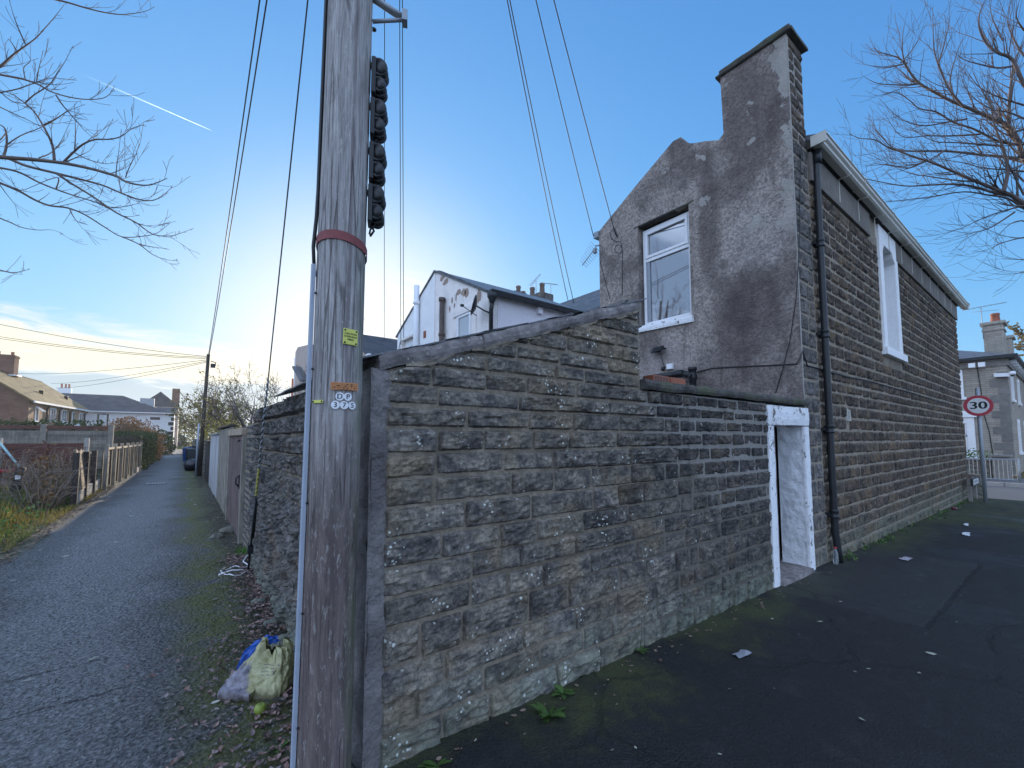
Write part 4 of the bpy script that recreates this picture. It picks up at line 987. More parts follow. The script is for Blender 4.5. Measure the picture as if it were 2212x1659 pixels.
mb = MB(); mb.prism([(GX-.08, cy1+.12, 5.72), (GX-.08, cya+.001, 7.40), (GX-.08, cya+.001, 7.34), (GX-.08, cy1+.1, 5.66)], (5.2, 0, 0)); mb.build('roof', m_slate, wh)
mb = MB(); mb.tube([(GX-.16, 14.23, 3), (GX-.16, 14.23, 7.17)], .10, 12); mb.lathe((GX-.16, 14.23, 6.45), [(.1, 0), (.125, .02), (.125, .12), (.1, .14)], 12); mb.build('flue_pipe', m_upvc, wh)
mb = MB(); mb.box(GX-.20, 14.5, 5.36, GX-.041, 15.6, 5.44); mb.box(GX-.18, 15.45, 4.3, GX-.041, 15.58, 5.36); mb.build('window_surround', m_cream, wh)
mb = MB(); mb.box(GX-.06, 14.55, 4.3, GX-.041, 15.2, 5.2); mb.build('window', m_upvc, wh); mb = MB(); mb.box(GX-.07, 14.6, 4.3, GX-.061, 15.0, 5.1); mb.build('pane', m_glass, wh)
mb = MB(); mb.box(GX-.06, 13.66, 5.18, GX-.041, 13.84, 5.42); mb.build('air_vent', m_terra, wh)
mb = MB(); mb.tube([(GX-.06, 15.9, 5.45), (GX-.06, 15.85, 5.1), (GX-.06, 15.95, 4.2)], .012, 5); mb.tube([Vector((GX-.07, 15.8+.16*math.cos(a), 5.2+.2*math.sin(a))) for a in lin(0, 6.28, 14)], .010, 5); mb.build('wall_cable', m_cable, wh)

# next back addition with the low slate roof, the tan gable further on, and the main terrace
nx_ = thing('slate_roofed_house', (GX, 19.66, 0), 'brown rendered house with low slate roof just right of the telegraph pole', 'house')
m_tan = mat('tan_render', f_whitepaint((.50, .40, .34), .4, .01))
mb = MB(); rg = random.Random(19)
for r in range(14):
    t = r/14; ya_ = 19.5+3.4*t; za_ = 5.42+1.76*t
    t_ = rg.uniform(.85, 1.1); mb.cur = (t_, t_, t_); mb.prism([(GX-.1, ya_, za_), (GX-.1, ya_+.30, za_+.155), (GX-.1, ya_+.30, za_+.12), (GX-.1, ya_, za_-.04)], (5, 0, 0))
mb.cur = (1, 1, 1); mb.prism([(GX-.1, 22.9, 7.18), (GX-.1, 26.2, 5.45), (GX-.1, 26.2, 5.38), (GX-.1, 22.9, 7.1)], (5, 0, 0)); mb.build('roof', m_tiled, nx_)
mb = MB(); mb.prism([(GX, 19.66, 0), (GX, 26, 0), (GX, 26, 5.4), (GX, 22.9, 7.08), (GX, 19.66, 5.38)], (4, 0, 0)); mb.build('wall', m_tan, nx_)
mb = MB(); mb.box(GX-.14, 19.36, 5.26, GX+4, 19.5, 5.40); mb.build('gutter', m_iron, nx_)
mb = MB(); mb.box(GX-.16, 19.3, 5.16, GX-.02, 19.62, 5.50); mb.build('verge_end', m_whitewall, nx_)
mb = MB(); a = Vector((GX+.6, 22.9, 7.1)); mb.tube([a, a+Vector((0, 0, 1.0))], .02, 6); yagi(mb, a+Vector((-.3, -.5, 1.0)), a+Vector((.3, .4, 1.0)), 6, .2, (0, 0, 1), .012); mb.build('aerial', m_galv, nx_)
mb = MB(); c = Vector((GX+.1, 22.9, 7.0)); mb.box(c.x-.0, c.y-.4, 6.6, c.x+.5, c.y+.4, 7.75); mb.build('chimney', m_tan, nx_)
tn = thing('tan_gable_house', (GX, 34.5, 0), 'tan rendered gable with white edge seen just left of the telegraph pole', 'house')
mb = MB(); mb.prism([(GX, 31.6, 0), (GX, 36.6, 0), (GX, 36.6, 8.35), (GX, 35.8, 8.6), (GX, 31.6, 8.1)], (5, 0, 0)); mb.build('gable_wall', m_tan, tn)
mb = MB(); mb.box(GX-.05, 36.35, 0, GX+5, 36.62, 7.9); mb.build('white_edge', m_whitewall, tn)
mb = MB(); mb.tube([(GX-.05, 36.9, 3), (GX-.05, 36.9, 6.3)], .09, 8); mb.build('drainpipe', m_terra, tn)
mb = MB(); mb.prism([(GX-.6, 31.5, 5.6), (GX-.6, 34.3, 6.9), (GX-.6, 34.3, 6.75), (GX-.6, 31.5, 5.45)], (.6, 0, 0)); mb.build('porch_roof', m_slate, tn)
mb = MB(); mb.box(GX-.06, 32.2, 4.6, GX-.001, 33.4, 5.6); w_ = mb.build('window', m_upvc, tn); mb = MB(); mb.box(GX-.075, 32.3, 4.7, GX-.061, 33.3, 5.5); mb.build('pane', m_glass, w_)
tr_ = thing('main_terrace', (15.5, 20, 0), 'long slate-roofed terrace rising behind the back additions with chimney pots', 'terrace')
mb = MB()
for r in range(22):
    t = r/22; x0 = 10.9+4.6*t; z0 = 6.05+2.7*t; t_ = RNG.uniform(.8, 1.1); mb.cur = (t_, t_, t_)
    mb.prism([(x0, 6.2, z0), (x0+.30, 6.2, z0+.155), (x0+.30, 6.2, z0+.125), (x0, 6.2, z0-.045)], (0, 31, 0))
mb.cur = (1, 1, 1); mb.prism([(15.5, 6.2, 8.75), (20, 6.2, 6.0), (20, 6.2, 5.9), (15.5, 6.2, 8.6)], (0, 31, 0)); mb.build('roof', m_slate, tr_)
mb = MB(); mb.box(11.1, 6.3, 0, 19.6, 37.0, 5.95); mb.build('wall', m_cream, tr_)
for k, (u, wid) in enumerate(((1112, .5), (1150, 1.2))):
    P = onx(u, 628, 15.4); mb = MB(); mb.box(15.0, P.y-wid, 8.2, 15.9, P.y+wid, P.z-.2 if k == 0 else P.z-.45); cs_ = mb.build('chimney', m_rubble, tr_)
    for q in range(1 if k == 0 else 3):
        mb = MB(); mb.lathe((15.4, P.y-wid*.7+q*wid*.7, P.z-.42), [(.17, 0), (.15, .1), (.13, .45), (.16, .5), (.14, .6)], 10); mb.build('chimney_pot', plain('sooty_pot', (.16, .11, .09), .85, .3, 12), cs_)
for u, v, s_ in ((1158, 612, 1), (1190, 622, -1)):
    P = onx(u, v+22, 15.4); mb = MB(); mb.tube([P, P+Vector((0, 0, .75))], .018, 5); yagi(mb, P+Vector((0, .5*s_, .6)), P+Vector((-.1, -.5*s_, .95)), 8, .18, (0, 0, 1), .011); mb.build('aerial', m_galv, tr_)
# ---------------------------------------------------------------- yard walls, gates and bins along the alley
def AX(x=.8): return x
pr = MB(); pr.cur = (1, 1, 1)
pr.box(.80, 6.99, -.1, 1.15, 8.02, 1.86, 1); stones(pr, (.80, 0, 0), (0, -1, 0), (0, 0, 1), (-1, 0, 0), lin(-.1, 1.86, 22), -8.0, -7.0, (.18, .24), relief=.012, gap=.012, cell=.04, seed=51, chip=.4)
tag(pr.build('brick_pier', [plain('dark_blue_brick', (.06, .058, .062), .8, .3, 20, .4), m_mortar_near], None, loc=(.95, 7.5, 0)), 'dark brick gate pier at the end of the rubble wall', 'pier')
g1 = thing('yard_gate', (.8, 9.3, 0), 'brown boarded yard gate under a pale timber head beam', 'gate')
mb = MB(); rg = random.Random(1)
yy = 8.12
while yy < 10.5:
    w = .205; t_ = rg.uniform(.85, 1.12); mb.cur = (t_, t_, t_); mb.box(.77, yy, .04, .80, yy+w-.006, 1.70); yy += w
mb.cur = (1, 1, 1); mb.build('boards', m_wood_brown, g1)
mb = MB(); mb.box(.72, 8.03, 1.70, .95, 10.65, 1.82); mb.build('head_beam', m_wood_pale, g1, bevel=.01)
mb = MB(); mb.box(.745, 8.03, -.1, .86, 8.115, 1.70); mb.box(.745, 10.55, -.1, .86, 10.65, 1.70); mb.build('gate_posts', m_wood_grey, g1, bevel=.008)
mb = MB(); mb.tube([(.755, 8.5, 1.02), (.72, 8.5, 1.0), (.72, 8.5, .9), (.757, 8.5, .86)], .012, 6); mb.box(.757, 8.46, .82, .768, 8.56, 1.05); mb.build('handle', m_iron, g1)
mb = MB(); mb.tube([(.75, 8.45, 1.62), (.72, 8.42, 1.6), (.72, 8.36, 1.6)], .012, 6); mb.build('latch', m_iron, g1)
def panelfence(name, y0, y1, h, m, mcap, label, w=.22, x=.8, capd=.1):
    f = thing(name, (x, (y0+y1)/2, 0), label, 'fence'); mb = MB(); rg = random.Random(int(y0*10)); yy = y0
    while yy < y1-.02:
        t_ = rg.uniform(.82, 1.15); mb.cur = (t_, t_, t_); mb.box(x-.02+rg.uniform(-.006, .006), yy, -.08, x+.03, min(yy+w-.006, y1), h+rg.uniform(-.015, .015)); yy += w
    mb.build('boards', m, f); mb = MB(); mb.cur = (1, 1, 1); mb.box(x-.07, y0-.03, h+.02, x+capd, y1+.03, h+.06); mb.build('capping', mcap, f, bevel=.006); return f
panelfence('boarded_fence', 10.72, 14.4, 1.88, m_wood_grey, m_wood_dark, 'grey weathered boarded fence beyond the brown gate')
f2 = panelfence('panel_fence', 14.5, 19.0, 1.74, plain('pale_blue_board', (.40, .40, .41), .7, .2, 4, .3), m_galv, 'pale blue-white panel fence beyond the grey boards', 1.1)
panelfence('timber_fence', 19.1, 23.0, 1.5, m_wood_dark, m_wood_dark, 'dark low timber fence beside the far telegraph pole', .15)
mb = MB(); mb.cur = (1, 1, 1); mb.box(.86, 23.9, -.1, 1.15, 62, 1.62, 1); stones(mb, (.86, 0, 0), (0, -1, 0), (0, 0, 1), (-1, 0, 0), lin(-.1, 1.62, 9), -62, -23.9, (.3, .8), relief=.04, gap=.04, cell=.16, seed=61)
tag(mb.build('alley_boundary_wall', [m_rubble, m_mortar_near], None, loc=(1, 40, 0)), 'low stone wall along the far right of the alley behind the bins', 'wall')
def wheelie(name, m, label, loc, rz=0.0):
    r = thing(name, (0, 0, 0), label, 'wheelie bin', 'wheelie bins along the alley')
    mb = MB(); a, b = .24, .29; vs = [(-a, -a*1.1, .06), (a, -a*1.1, .06), (a, a*1.1, .06), (-a, a*1.1, .06), (-b, -b*1.15, .95), (b, -b*1.15, .95), (b, b*1.15, .95), (-b, b*1.15, .95)]
    mb.add(vs, [(3, 2, 1, 0), (4, 5, 6, 7), (0, 1, 5, 4), (1, 2, 6, 5), (2, 3, 7, 6), (3, 0, 4, 7)]); mb.build('body', m, r, bevel=.03)
    mb = MB(); mb.prism([(-b-.02, -b*1.2, .95), (b+.03, -b*1.2, .95), (b+.03, -b*1.2, .99), (0, -b*1.2, 1.05), (-b-.02, -b*1.2, 1.0)], (0, b*2.4, 0)); mb.build('lid', m, r, bevel=.012)
    for s in (-1, 1): mb = MB(); mb.lathe((a-.02, s*.30-.03, .1), [(.03, 0), (.10, .005), (.10, .05), (.03, .055)], 14, axis=(0, 1, 0)); mb.build('wheel', m_black, r)
    mb = MB(); mb.tube([(b+.07, -.22, .97), (b+.07, .22, .97)], .018, 6); mb.build('handle', m, r)
    r.location = loc; r.rotation_euler = (0, 0, rz); return r
m_bluebin = plain('blue_bin_plastic', (.02, .07, .26), .45, .1); m_dkbin = plain('dark_bin_plastic', (.028, .034, .05), .4, .15); m_greybin = plain('grey_bin_plastic', (.05, .055, .06), .4)
wheelie('wheelie_bin', m_bluebin, 'blue wheelie bin standing out farthest into the alley', (.30, 37.5, 0), .15)
wheelie('wheelie_bin', m_dkbin, 'dark wheelie bin right behind the blue one', (.52, 34.5, 0), .5)
wheelie('wheelie_bin', m_greybin, 'grey wheelie bin with pale lid shine next to the far pole', (.55, 31.0, 0), -.2)
wheelie('wheelie_bin', m_dkbin, 'small far wheelie bin beyond the blue one', (.55, 43.0, 0), .1)
wheelie('wheelie_bin', m_greybin, 'lone wheelie bin on the grass at the end of the alley', (-.6, 92.0, .1), .3)
def bag(name, c, rx, ry, rz_, m, label, seed, cat='rubbish bag'):
    mb = MB(); nu, nv = 20, 12; vs = []; o = Vector((seed*11, 0, 0))
    for j in range(nv+1):
        ph = math.pi*j/nv
        for i in range(nu):
            th = 2*math.pi*i/nu; d = Vector((math.sin(ph)*math.cos(th), math.sin(ph)*math.sin(th), -math.cos(ph)))
            k = 1+.22*mnoise.noise(d*2+o)+.12*mnoise.noise(d*5+o)
            vs.append((c[0]+d.x*rx*k, c[1]+d.y*ry*k, max(c[2], c[2]+rz_*(.75+d.z*k))))
    mb.add(vs, [(j*nu+i, j*nu+(i+1) % nu, (j+1)*nu+(i+1) % nu, (j+1)*nu+i) for j in range(nv) for i in range(nu)], 0, True)
    return tag(mb.build(name, m, None, loc=c), label, cat)
m_bagblack = plain('black_bag_plastic', (.02, .021, .026), .25, .3, 30, .4, .01)
bag('rubbish_bag', (.45, 27.6, 0), .38, .42, .34, m_bagblack, 'black rubbish bag slumped at the foot of the far pole', 3)
bag('rubbish_bag', (.62, 29.2, 0), .30, .36, .30, m_bagblack, 'black rubbish bag behind the slumped one against the wall', 4)

# ---------------------------------------------------------------- left side of the alley: fences, swing, posts
m_greypost = m_conc
def gpost(name, base, h, w, lean, m, label, cat='post', group=None, notch=False):
    b = Vector(base); t = b+Vector((lean[0], lean[1], h)); mb = MB(); X = Vector((w/2, 0, 0)); Y = Vector((0, w/2, 0))
    mb.add([b-X-Y, b+X-Y, b+X+Y, b-X+Y, t-X-Y, t+X-Y, t+X+Y, t-X+Y, t+Vector((0, 0, w*.25))], [(0, 1, 5, 4), (1, 2, 6, 5), (2, 3, 7, 6), (3, 0, 4, 7), (4, 5, 8), (5, 6, 8), (6, 7, 8), (7, 4, 8)])
    return tag(mb.build(name, m, None, loc=b, bevel=.01), label, cat, group)
# fence of boards between posts along the alley edge
fx0, fy0, fx1, fy1 = -1.98, 18.9, -1.75, 29.0
fn_ = thing('alley_fence', (-1.9, 24, 0), 'sunlit board fence with tall posts along the left edge of the alley', 'fence')
mb = MB(); nb = 60
for i in range(nb):
    a, b = i/nb, (i+.93)/nb; t_ = RNG.uniform(.8, 1.15); mb.cur = (t_, t_, t_)
    p, q = Vector((fx0+(fx1-fx0)*a-.03, fy0+(fy1-fy0)*a, .05)), Vector((fx0+(fx1-fx0)*b-.03, fy0+(fy1-fy0)*b, .05))
    mb.prism([p, q, q+Vector((0, 0, 1.22)), p+Vector((0, 0, 1.22))], (-.02, 0, 0))
mb.cur = (1, 1, 1); mb.build('boards', m_wood_dark, fn_)
mb = MB(); p = Vector((fx0, fy0, 1.28)); q = Vector((fx1, fy1, 1.28)); mb.prism([p, p+Vector((.05, 0, 0)), p+Vector((.05, 0, .07)), p+Vector((0, 0, .07))], q-p); mb.build('top_rail', m_wood_pale, fn_)
mb = MB(); p = Vector((fx0, 24.5, -.05)); q = Vector((fx1, fy1, -.05)); mb.prism([p, p+Vector((.04, 0, 0)), p+Vector((.04, 0, .27)), p+Vector((0, 0, .27))], q-p); mb.build('gravel_board', m_conc, fn_)
for i in range(7):
    t = i/6; x_, y_ = fx0+(fx1-fx0)*t, fy0+(fy1-fy0)*t; mb = MB(); mb.box(x_-.01, y_-.05, -.1, x_+.09, y_+.05, 1.47); mb.build('post', m_wood_pale if i else m_wood_grey, fn_, bevel=.01)
m_wood_worn = mat('worn_fence_timber', f_wood((.19, .135, .09), (.34, .25, .17)))
bk = thing('broken_fence', (-2.1, 16.5, 0), 'leaning slatted fence panels with broken white boards at the bramble edge', 'fence')
for k in range(3):
    mb = MB(); y_ = 14.9+k*1.32; ln = .10-.06*k
    for j in range(11):
        yy = y_+j*.118; t_ = RNG.uniform(.4, 1.15); mb.cur = (t_, t_, t_)
        if RNG.random() < .16: continue
        mb.prism([(-2.12+ln, yy, .34), (-2.12+ln, yy+.105, .34), (-2.22+ln, yy+.105, 1.34-.06*k+RNG.uniform(-.05, .05)), (-2.22+ln, yy, 1.34-.06*k)], (-.02, 0, 0))
    mb.build('slat_panel', m_wood_worn, bk)
    mb = MB(); mb.cur = (1, 1, 1); mb.box(-2.09, y_+.02, -.05, -2.04, y_+1.26, .36); mb.build('gravel_board', m_conc, bk)
    mb = MB(); mb.box(-2.12, y_-.06, -.1, -2.0, y_+.05, 1.30); mb.build('post', m_wood_dark, bk, bevel=.01)
# garden fences running away to the left
rf_ = thing('red_brown_fence', (-6, 20.3, 0), 'red-brown panel fence with concrete posts behind the swing', 'fence')
for k in range(6):
    x1_ = -2.6-k*1.95; mb = MB(); rg = random.Random(k)
    for j in range(9):
        t_ = rg.uniform(.8, 1.15); mb.cur = (t_, t_, t_); mb.obox((x1_-.96, 20.3, .42+j*.125), (.9, 0, 0), (0, .014, .006), (0, -.006, .068))
    mb.build('fence_panel', m_wood_red, rf_)
    mb = MB(); mb.cur = (1, 1, 1); mb.box(x1_-1.86, 20.27, -.05, x1_-.06, 20.33, .34); mb.build('gravel_board', m_conc, rf_)
    mb = MB(); mb.box(x1_-.05, 20.22, -.1, x1_+.07, 20.38, 1.66); mb.build('post', m_conc, rf_, bevel=.012)
    mb = MB(); mb.box(x1_-.98, 20.23, .4, x1_-.9, 20.27, 1.52); mb.build('batten', m_wood_red, rf_)
gf = thing('grey_slatted_fence', (-8, 24, 0), 'taller grey timber fence with dark rail behind the red-brown one', 'fence')
for k in range(8):
    x1_ = -2.4-k*1.9; mb = MB(); rg = random.Random(k+40)
    for j in range(12):
        t_ = rg.uniform(.7, 1.1); mb.cur = (t_, t_, t_); mb.obox((x1_-.93, 24, .5+j*.125), (.9, 0, 0), (0, .014, .006), (0, -.006, .066))
    mb.build('fence_panel', m_wood_grey, gf)
    mb = MB(); mb.cur = (1, 1, 1); mb.box(x1_-1.86, 23.93, 2.02, x1_+.0, 24.0, 2.14); mb.build('top_rail', m_wood_red, gf)
    mb = MB(); mb.box(x1_-.05, 23.9, -.1, x1_+.11, 24.05, 2.2); mb.build('post', m_wood_grey, gf)
gpost('timber_stump', (-3.35, 16.2, -.1), 1.0, .17, (.12, .03), m_wood_dark, 'dark leaning timber stump with a pale square plate in the rough grass')
mb = MB(); mb.obox((-3.255, 16.125, .68), (.045, 0, 0), (0, .003, 0), (0, 0, .05)); o_ = mb.build('plate', m_white, D.objects['timber_stump'])
sw_ = thing('garden_swing', (-5.6, 17.5, 0), 'child\'s swing frame with pale blue-green legs and a red seat', 'swing')
apx = dep(-22, 930, 13.2); L1 = dep(53, 1022, 13.0); L2 = dep(8, 1040, 12.4); L3 = dep(28, 1000, 14.2)
m_teal = plain('pale_teal_paint', (.30, .48, .50), .4, .1)
for q in (L1, L3):
    mb = MB(); mb.tube([apx+(Vector((0, 0, 1.0)) if False else Vector()), q], .03, 8); mb.build('leg', m_teal if q is L1 else m_galv, sw_)
mb = MB(); mb.tube([apx+Vector((-1.6, -.9, 0)), L2], .03, 8); mb.build('leg', m_teal, sw_)
mb = MB(); mb.tube([apx, apx+Vector((-2.5, -1.2, 0))], .03, 8); mb.tube([apx.lerp(L1, .55), apx.lerp(L1, .55)+Vector((-1.2, -.2, 0))], .018, 6); mb.build('crossbar', m_galv, sw_)
st_ = dep(12, 1015, 12.7); mb = MB(); mb.lathe(st_+Vector((0, 0, -.10)), [(.05, 0), (.25, .02), (.34, .09), (.33, .10), (.2, .06)], 18); mb.build('seat', m_red, sw_)
for s in (-.25, .25): mb = MB(); mb.tube([st_+Vector((s, 0, -.02)), apx+Vector((-.9+s, -.4, 0))], .008, 5); mb.build('rope', m_cable, sw_)
# ---------------------------------------------------------------- houses beyond the gardens
hd = Vector((math.cos(rad(84)), math.sin(rad(84)), 0)); lf = Vector((-hd.y, hd.x, 0))
P1 = dep(63, 867, 36.4); P1.z = 0; CHA = 6.6; EZ, RZ = 4.95, 7.9; Lh = 14.7; Wd = 7.6
bh = thing('brick_house', P1, 'brown brick house with mossy tiled roof and sunlit wall of windows', 'house')
Z = Vector((0, 0, 1)); apex = P1+lf*Wd/2+Z*RZ
m_brickL = mat('sun_brightened_brick', f_brick((.40, .23, .13), (.50, .30, .18), (.48, .40, .32), along=(hd.x, hd.y)))  # long wall's brick lightened in colour to stand in for low sun
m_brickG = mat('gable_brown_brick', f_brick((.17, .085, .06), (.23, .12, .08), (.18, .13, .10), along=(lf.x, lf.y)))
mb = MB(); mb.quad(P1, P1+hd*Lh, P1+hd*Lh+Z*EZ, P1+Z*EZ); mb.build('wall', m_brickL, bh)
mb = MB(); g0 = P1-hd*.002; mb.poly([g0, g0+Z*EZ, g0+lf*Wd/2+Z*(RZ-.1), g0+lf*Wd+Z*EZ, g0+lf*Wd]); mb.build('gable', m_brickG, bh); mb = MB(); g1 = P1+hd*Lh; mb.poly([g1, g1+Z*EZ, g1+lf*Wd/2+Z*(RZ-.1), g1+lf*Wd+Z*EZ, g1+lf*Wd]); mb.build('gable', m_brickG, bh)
mb = MB(); ev = P1-lf*.35-hd*.25+Z*(EZ-.12); rl = P1+lf*Wd/2-hd*.25+Z*RZ; mb.prism([ev, rl, rl-Z*.16, ev-Z*.14], hd*(Lh+.5)); rr = P1+lf*(Wd+.35)-hd*.25+Z*(EZ-.12); mb.prism([rr, rr-Z*.14, rl-Z*.16, rl], hd*(Lh+.5)); rfb = mb.build('roof', m_tile, bh)
mb = MB(); mb.prism([rl-hd*.03+Z*.02, rl+lf*.15-hd*.03-Z*.06, rl-lf*.15-hd*.03-Z*.06], hd*(Lh+.56)); mb.build('ridge_tiles', m_tile, rfb)
mb = MB(); f0 = ev-Z*.16-lf*.10; mb.prism([f0, f0+lf*.12, f0+lf*.12+Z*.16, f0+Z*.16], hd*(Lh+.5)); mb.build('gutter', m_upvc, bh)
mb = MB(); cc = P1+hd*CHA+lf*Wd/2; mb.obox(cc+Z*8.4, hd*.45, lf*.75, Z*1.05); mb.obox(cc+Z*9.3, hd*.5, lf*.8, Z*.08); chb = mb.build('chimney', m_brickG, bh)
for s in (-.45, .45): mb = MB(); mb.lathe(cc+lf*s+Z*9.38, [(.14, 0), (.11, .12), (.12, .35), (.14, .38)], 10); mb.build('chimney_pot', m_terra, chb)
mb = MB(); mb.obox(cc-lf*.5+Z*7.55, hd*.52, lf*.5, Z*.05); mb.build('flashing', m_upvc, chb)
for k, (a, w, zz, h) in enumerate(((1.3, .7, 3.1, 1.35), (4.6, 1.3, 3.3, 1.2), (7.4, 1.3, 3.3, 1.2), (10.4, .7, 3.2, 1.3), (12.6, 1.3, 3.2, 1.25))):
    b = P1+hd*a-lf*.02+Z*zz; mb = MB(); mb.obox(b+hd*w/2+Z*h/2, hd*(w/2), lf*.03, Z*h/2); mb.obox(b+hd*w/2-Z*.08-lf*.05, hd*(w/2+.1), lf*.09, Z*.06); w_ = mb.build('window', m_upvc, bh)
    mb = MB()
    for q in range(2 if w > 1 else 1):
        ww_ = (w-.12)/(2 if w > 1 else 1); mb.obox(b-lf*.035+hd*(.06+ww_*(q+.5))+Z*h/2, hd*(ww_/2-.05), lf*.003, Z*(h/2-.1))
    mb.build('pane', m_glass, w_)
b = P1+hd*1.65-lf*.25+Z*4.2; mb = MB(); mb.obox(b, hd*.38, lf*.22+Z*.2, (lf*-.02+Z*.02)); mb.build('open_top_light', m_upvc, bh)
for a in (3.6, 6.6, 9.6, 14.2):
    mb = MB(); mb.tube([P1+hd*a-lf*.3+Z*(EZ-.3), P1+hd*a-lf*.08+Z*(EZ-.6), P1+hd*a-lf*.08], .07, 8); mb.build('drainpipe', m_iron, bh)
for a in (6.0, 12.5):
    mb = MB(); s_ = P1+hd*a+lf*1.1+Z*(EZ+.9); mb.lathe(s_, [(.14, -.3), (.14, .25), (.17, .26), (.17, .36)], 10); mb.build('roof_vent', m_iron, rfb)
# the lean-to shed roof beside the brick house
S1 = P1+hd*7.5-lf*.05; m_feltroof = mat('felt_roof', f_tile((.22, .17, .11), (.30, .24, .16), 1.0))
sh = thing('garden_shed', S1, 'lean-to shed with sunlit brown felt roof against the brick house', 'shed')
mb = MB(); mb.prism([S1+Z*3.0, S1-lf*4.6+Z*2.05, S1-lf*4.6+Z*1.95, S1+Z*2.85], hd*5.0); mb.build('roof', m_feltroof, sh)
mb = MB(); mb.poly([S1, S1+Z*2.8, S1-lf*4.5+Z*1.95, S1-lf*4.5]); mb.quad(S1-lf*4.5, S1-lf*4.5+hd*5, S1-lf*4.5+hd*5+Z*1.95, S1-lf*4.5+Z*1.95); mb.build('wall', m_wood_dark, sh)
mb = MB(); mb.obox(S1-lf*3.4-hd*.03+Z*1.0, lf*.8, hd*.03, Z*.75); mb.build('brick_panel', m_brickred, sh)
mb = MB(); mb.obox(S1+hd*2.5-lf*.1+Z*3.08, hd*2.5, lf*.15, Z*.13); mb.build('flashing', m_upvc, sh)
# white terrace closing the view
WY = 70.0; wx1 = -1.07; wxh = ony(335, 880, WY).x; wx0 = ony(120, 880, WY).x; we = ony(300, 890, WY).z
wt_ = thing('white_terrace', (wxh, WY, 0), 'white rendered terrace with dark slate hipped roof across the end of the gardens', 'terrace')
m_wwall = mat('pale_blue_white_render', f_whitepaint((.80, .80, .80), .1, .004))
mb = MB(); mb.box(wx0-6, WY, 0, wx1, WY+8, we); mb.build('wall', m_wwall, wt_)
rz = ony(270, 855, WY+4).z; mb = MB(); e0 = Vector((wx0-6, WY-.4, we-.05)); e1 = Vector((wxh+1.6, WY-.4, we-.05)); r0 = Vector((wx0-6, WY+4, rz)); r1 = Vector((wxh-3.4, WY+4, rz)); e2 = Vector((wxh+1.6, WY+8.4, we-.05))
mb.quad(e0, e1, r1, r0); mb.poly([e1, e2, r1]); mb.build('roof', m_tiled, wt_)
rz2 = ony(360, 880, WY+4).z; mb = MB(); mb.prism([(wxh, WY-.4, we-.03), (wxh, WY+4, rz2), (wxh, WY+8.4, we-.03)], (wx1-wxh+.2, 0, 0)); mb.build('low_roof', m_tiled, wt_)
for u, v0, v1, kind in ((222, 894, 925, 0), (275, 895, 923, 1), (335, 897, 911, 2)):
    a = ony(u-(11 if kind != 2 else 17), v0, WY); b = ony(u+(11 if kind != 2 else 17), v1, WY); mb = MB(); mb.box(a.x, WY-.06, b.z, b.x, WY-.001, a.z); w_ = mb.build('window', m_wood_dark if kind == 0 else m_upvc, wt_)
    mb = MB(); k = .14 if kind == 0 else .3; mb.box(a.x+k, WY-.075, b.z+k*.7, b.x-k, WY-.062, a.z-k*.7); mb.build('pane', m_glass2 if kind != 2 else m_wood_brown, w_)
for u in (186, 298): a = ony(u, 890, WY); mb = MB(); mb.tube([(a.x, WY-.1, 0), (a.x, WY-.1, we-.1)], .07, 6); mb.build('drainpipe', m_upvc, wt_)
mb = MB(); mb.box(wx0-6, WY-.5, we-.14, wx1, WY-.38, we-.03); mb.build('gutter', m_upvc, wt_)
mb = MB()
for j in range(9): mb.box(wx1-(.55 if j % 2 else .3), WY-.03, .3+j*.6, wx1+.01, WY-.001, .3+j*.6+.42)
mb.build('quoins', m_iron, wt_)
mb = MB(); mb.quad((wx1+.004, WY-.02, 0), (wx1+.004, WY+8, 0), (wx1+.004, WY+8, we), (wx1+.004, WY-.02, we)); mb.build('end_wall', m_cream, wt_)
mb = MB(); q = ony(318, 868, WY+2); mb.box(q.x-.7, WY+2, q.z-.6, q.x+.7, WY+2.6, q.z+.45); mb.build('dormer_vent', m_galv, wt_)
fe = thing('far_end_house', (-1.3, 82, 0), 'tall narrow house end with chimney beyond the white terrace', 'house')
mb = MB(); mb.box(-5, 80, 0, -.75, 92, 6.2); mb.build('wall', m_tan, fe); mb = MB(); mb.prism([(-5.3, 80, 6.2), (-.5, 80, 6.2), (-2.9, 80, 8.4)], (0, 12, 0)); mb.build('roof', m_tiled, fe)
mb = MB(); mb.box(-1.6, 80.5, 6, -.7, 81.8, 9.0); mb.build('chimney', m_brickG, fe)
fc = dep(132, 845, 88); fhs = thing('distant_house', (fc.x, fc.y, 0), 'distant house roof with pale chimney behind the brick house', 'house')
mb = MB(); mb.box(fc.x-5, fc.y, 0, fc.x+5, fc.y+7, 7.6); mb.build('wall', m_wwall, fhs); mb = MB(); mb.prism([(fc.x-5.4, fc.y-.4, 7.5), (fc.x-5.4, fc.y+3.5, 10.2), (fc.x-5.4, fc.y+7.4, 7.5)], (10.8, 0, 0)); mb.build('roof', m_tiled, fhs)
mb = MB(); mb.box(fc.x-1.0, fc.y+2.8, 9, fc.x+1.0, fc.y+4.0, 12.2); cq = mb.build('chimney', m_wwall, fhs)
for s in (-.5, .1, .6): mb = MB(); mb.lathe((fc.x+s, fc.y+3.4, 12.2), [(.2, 0), (.16, .2), (.18, .9)], 8); mb.build('chimney_pot', m_terra, cq)
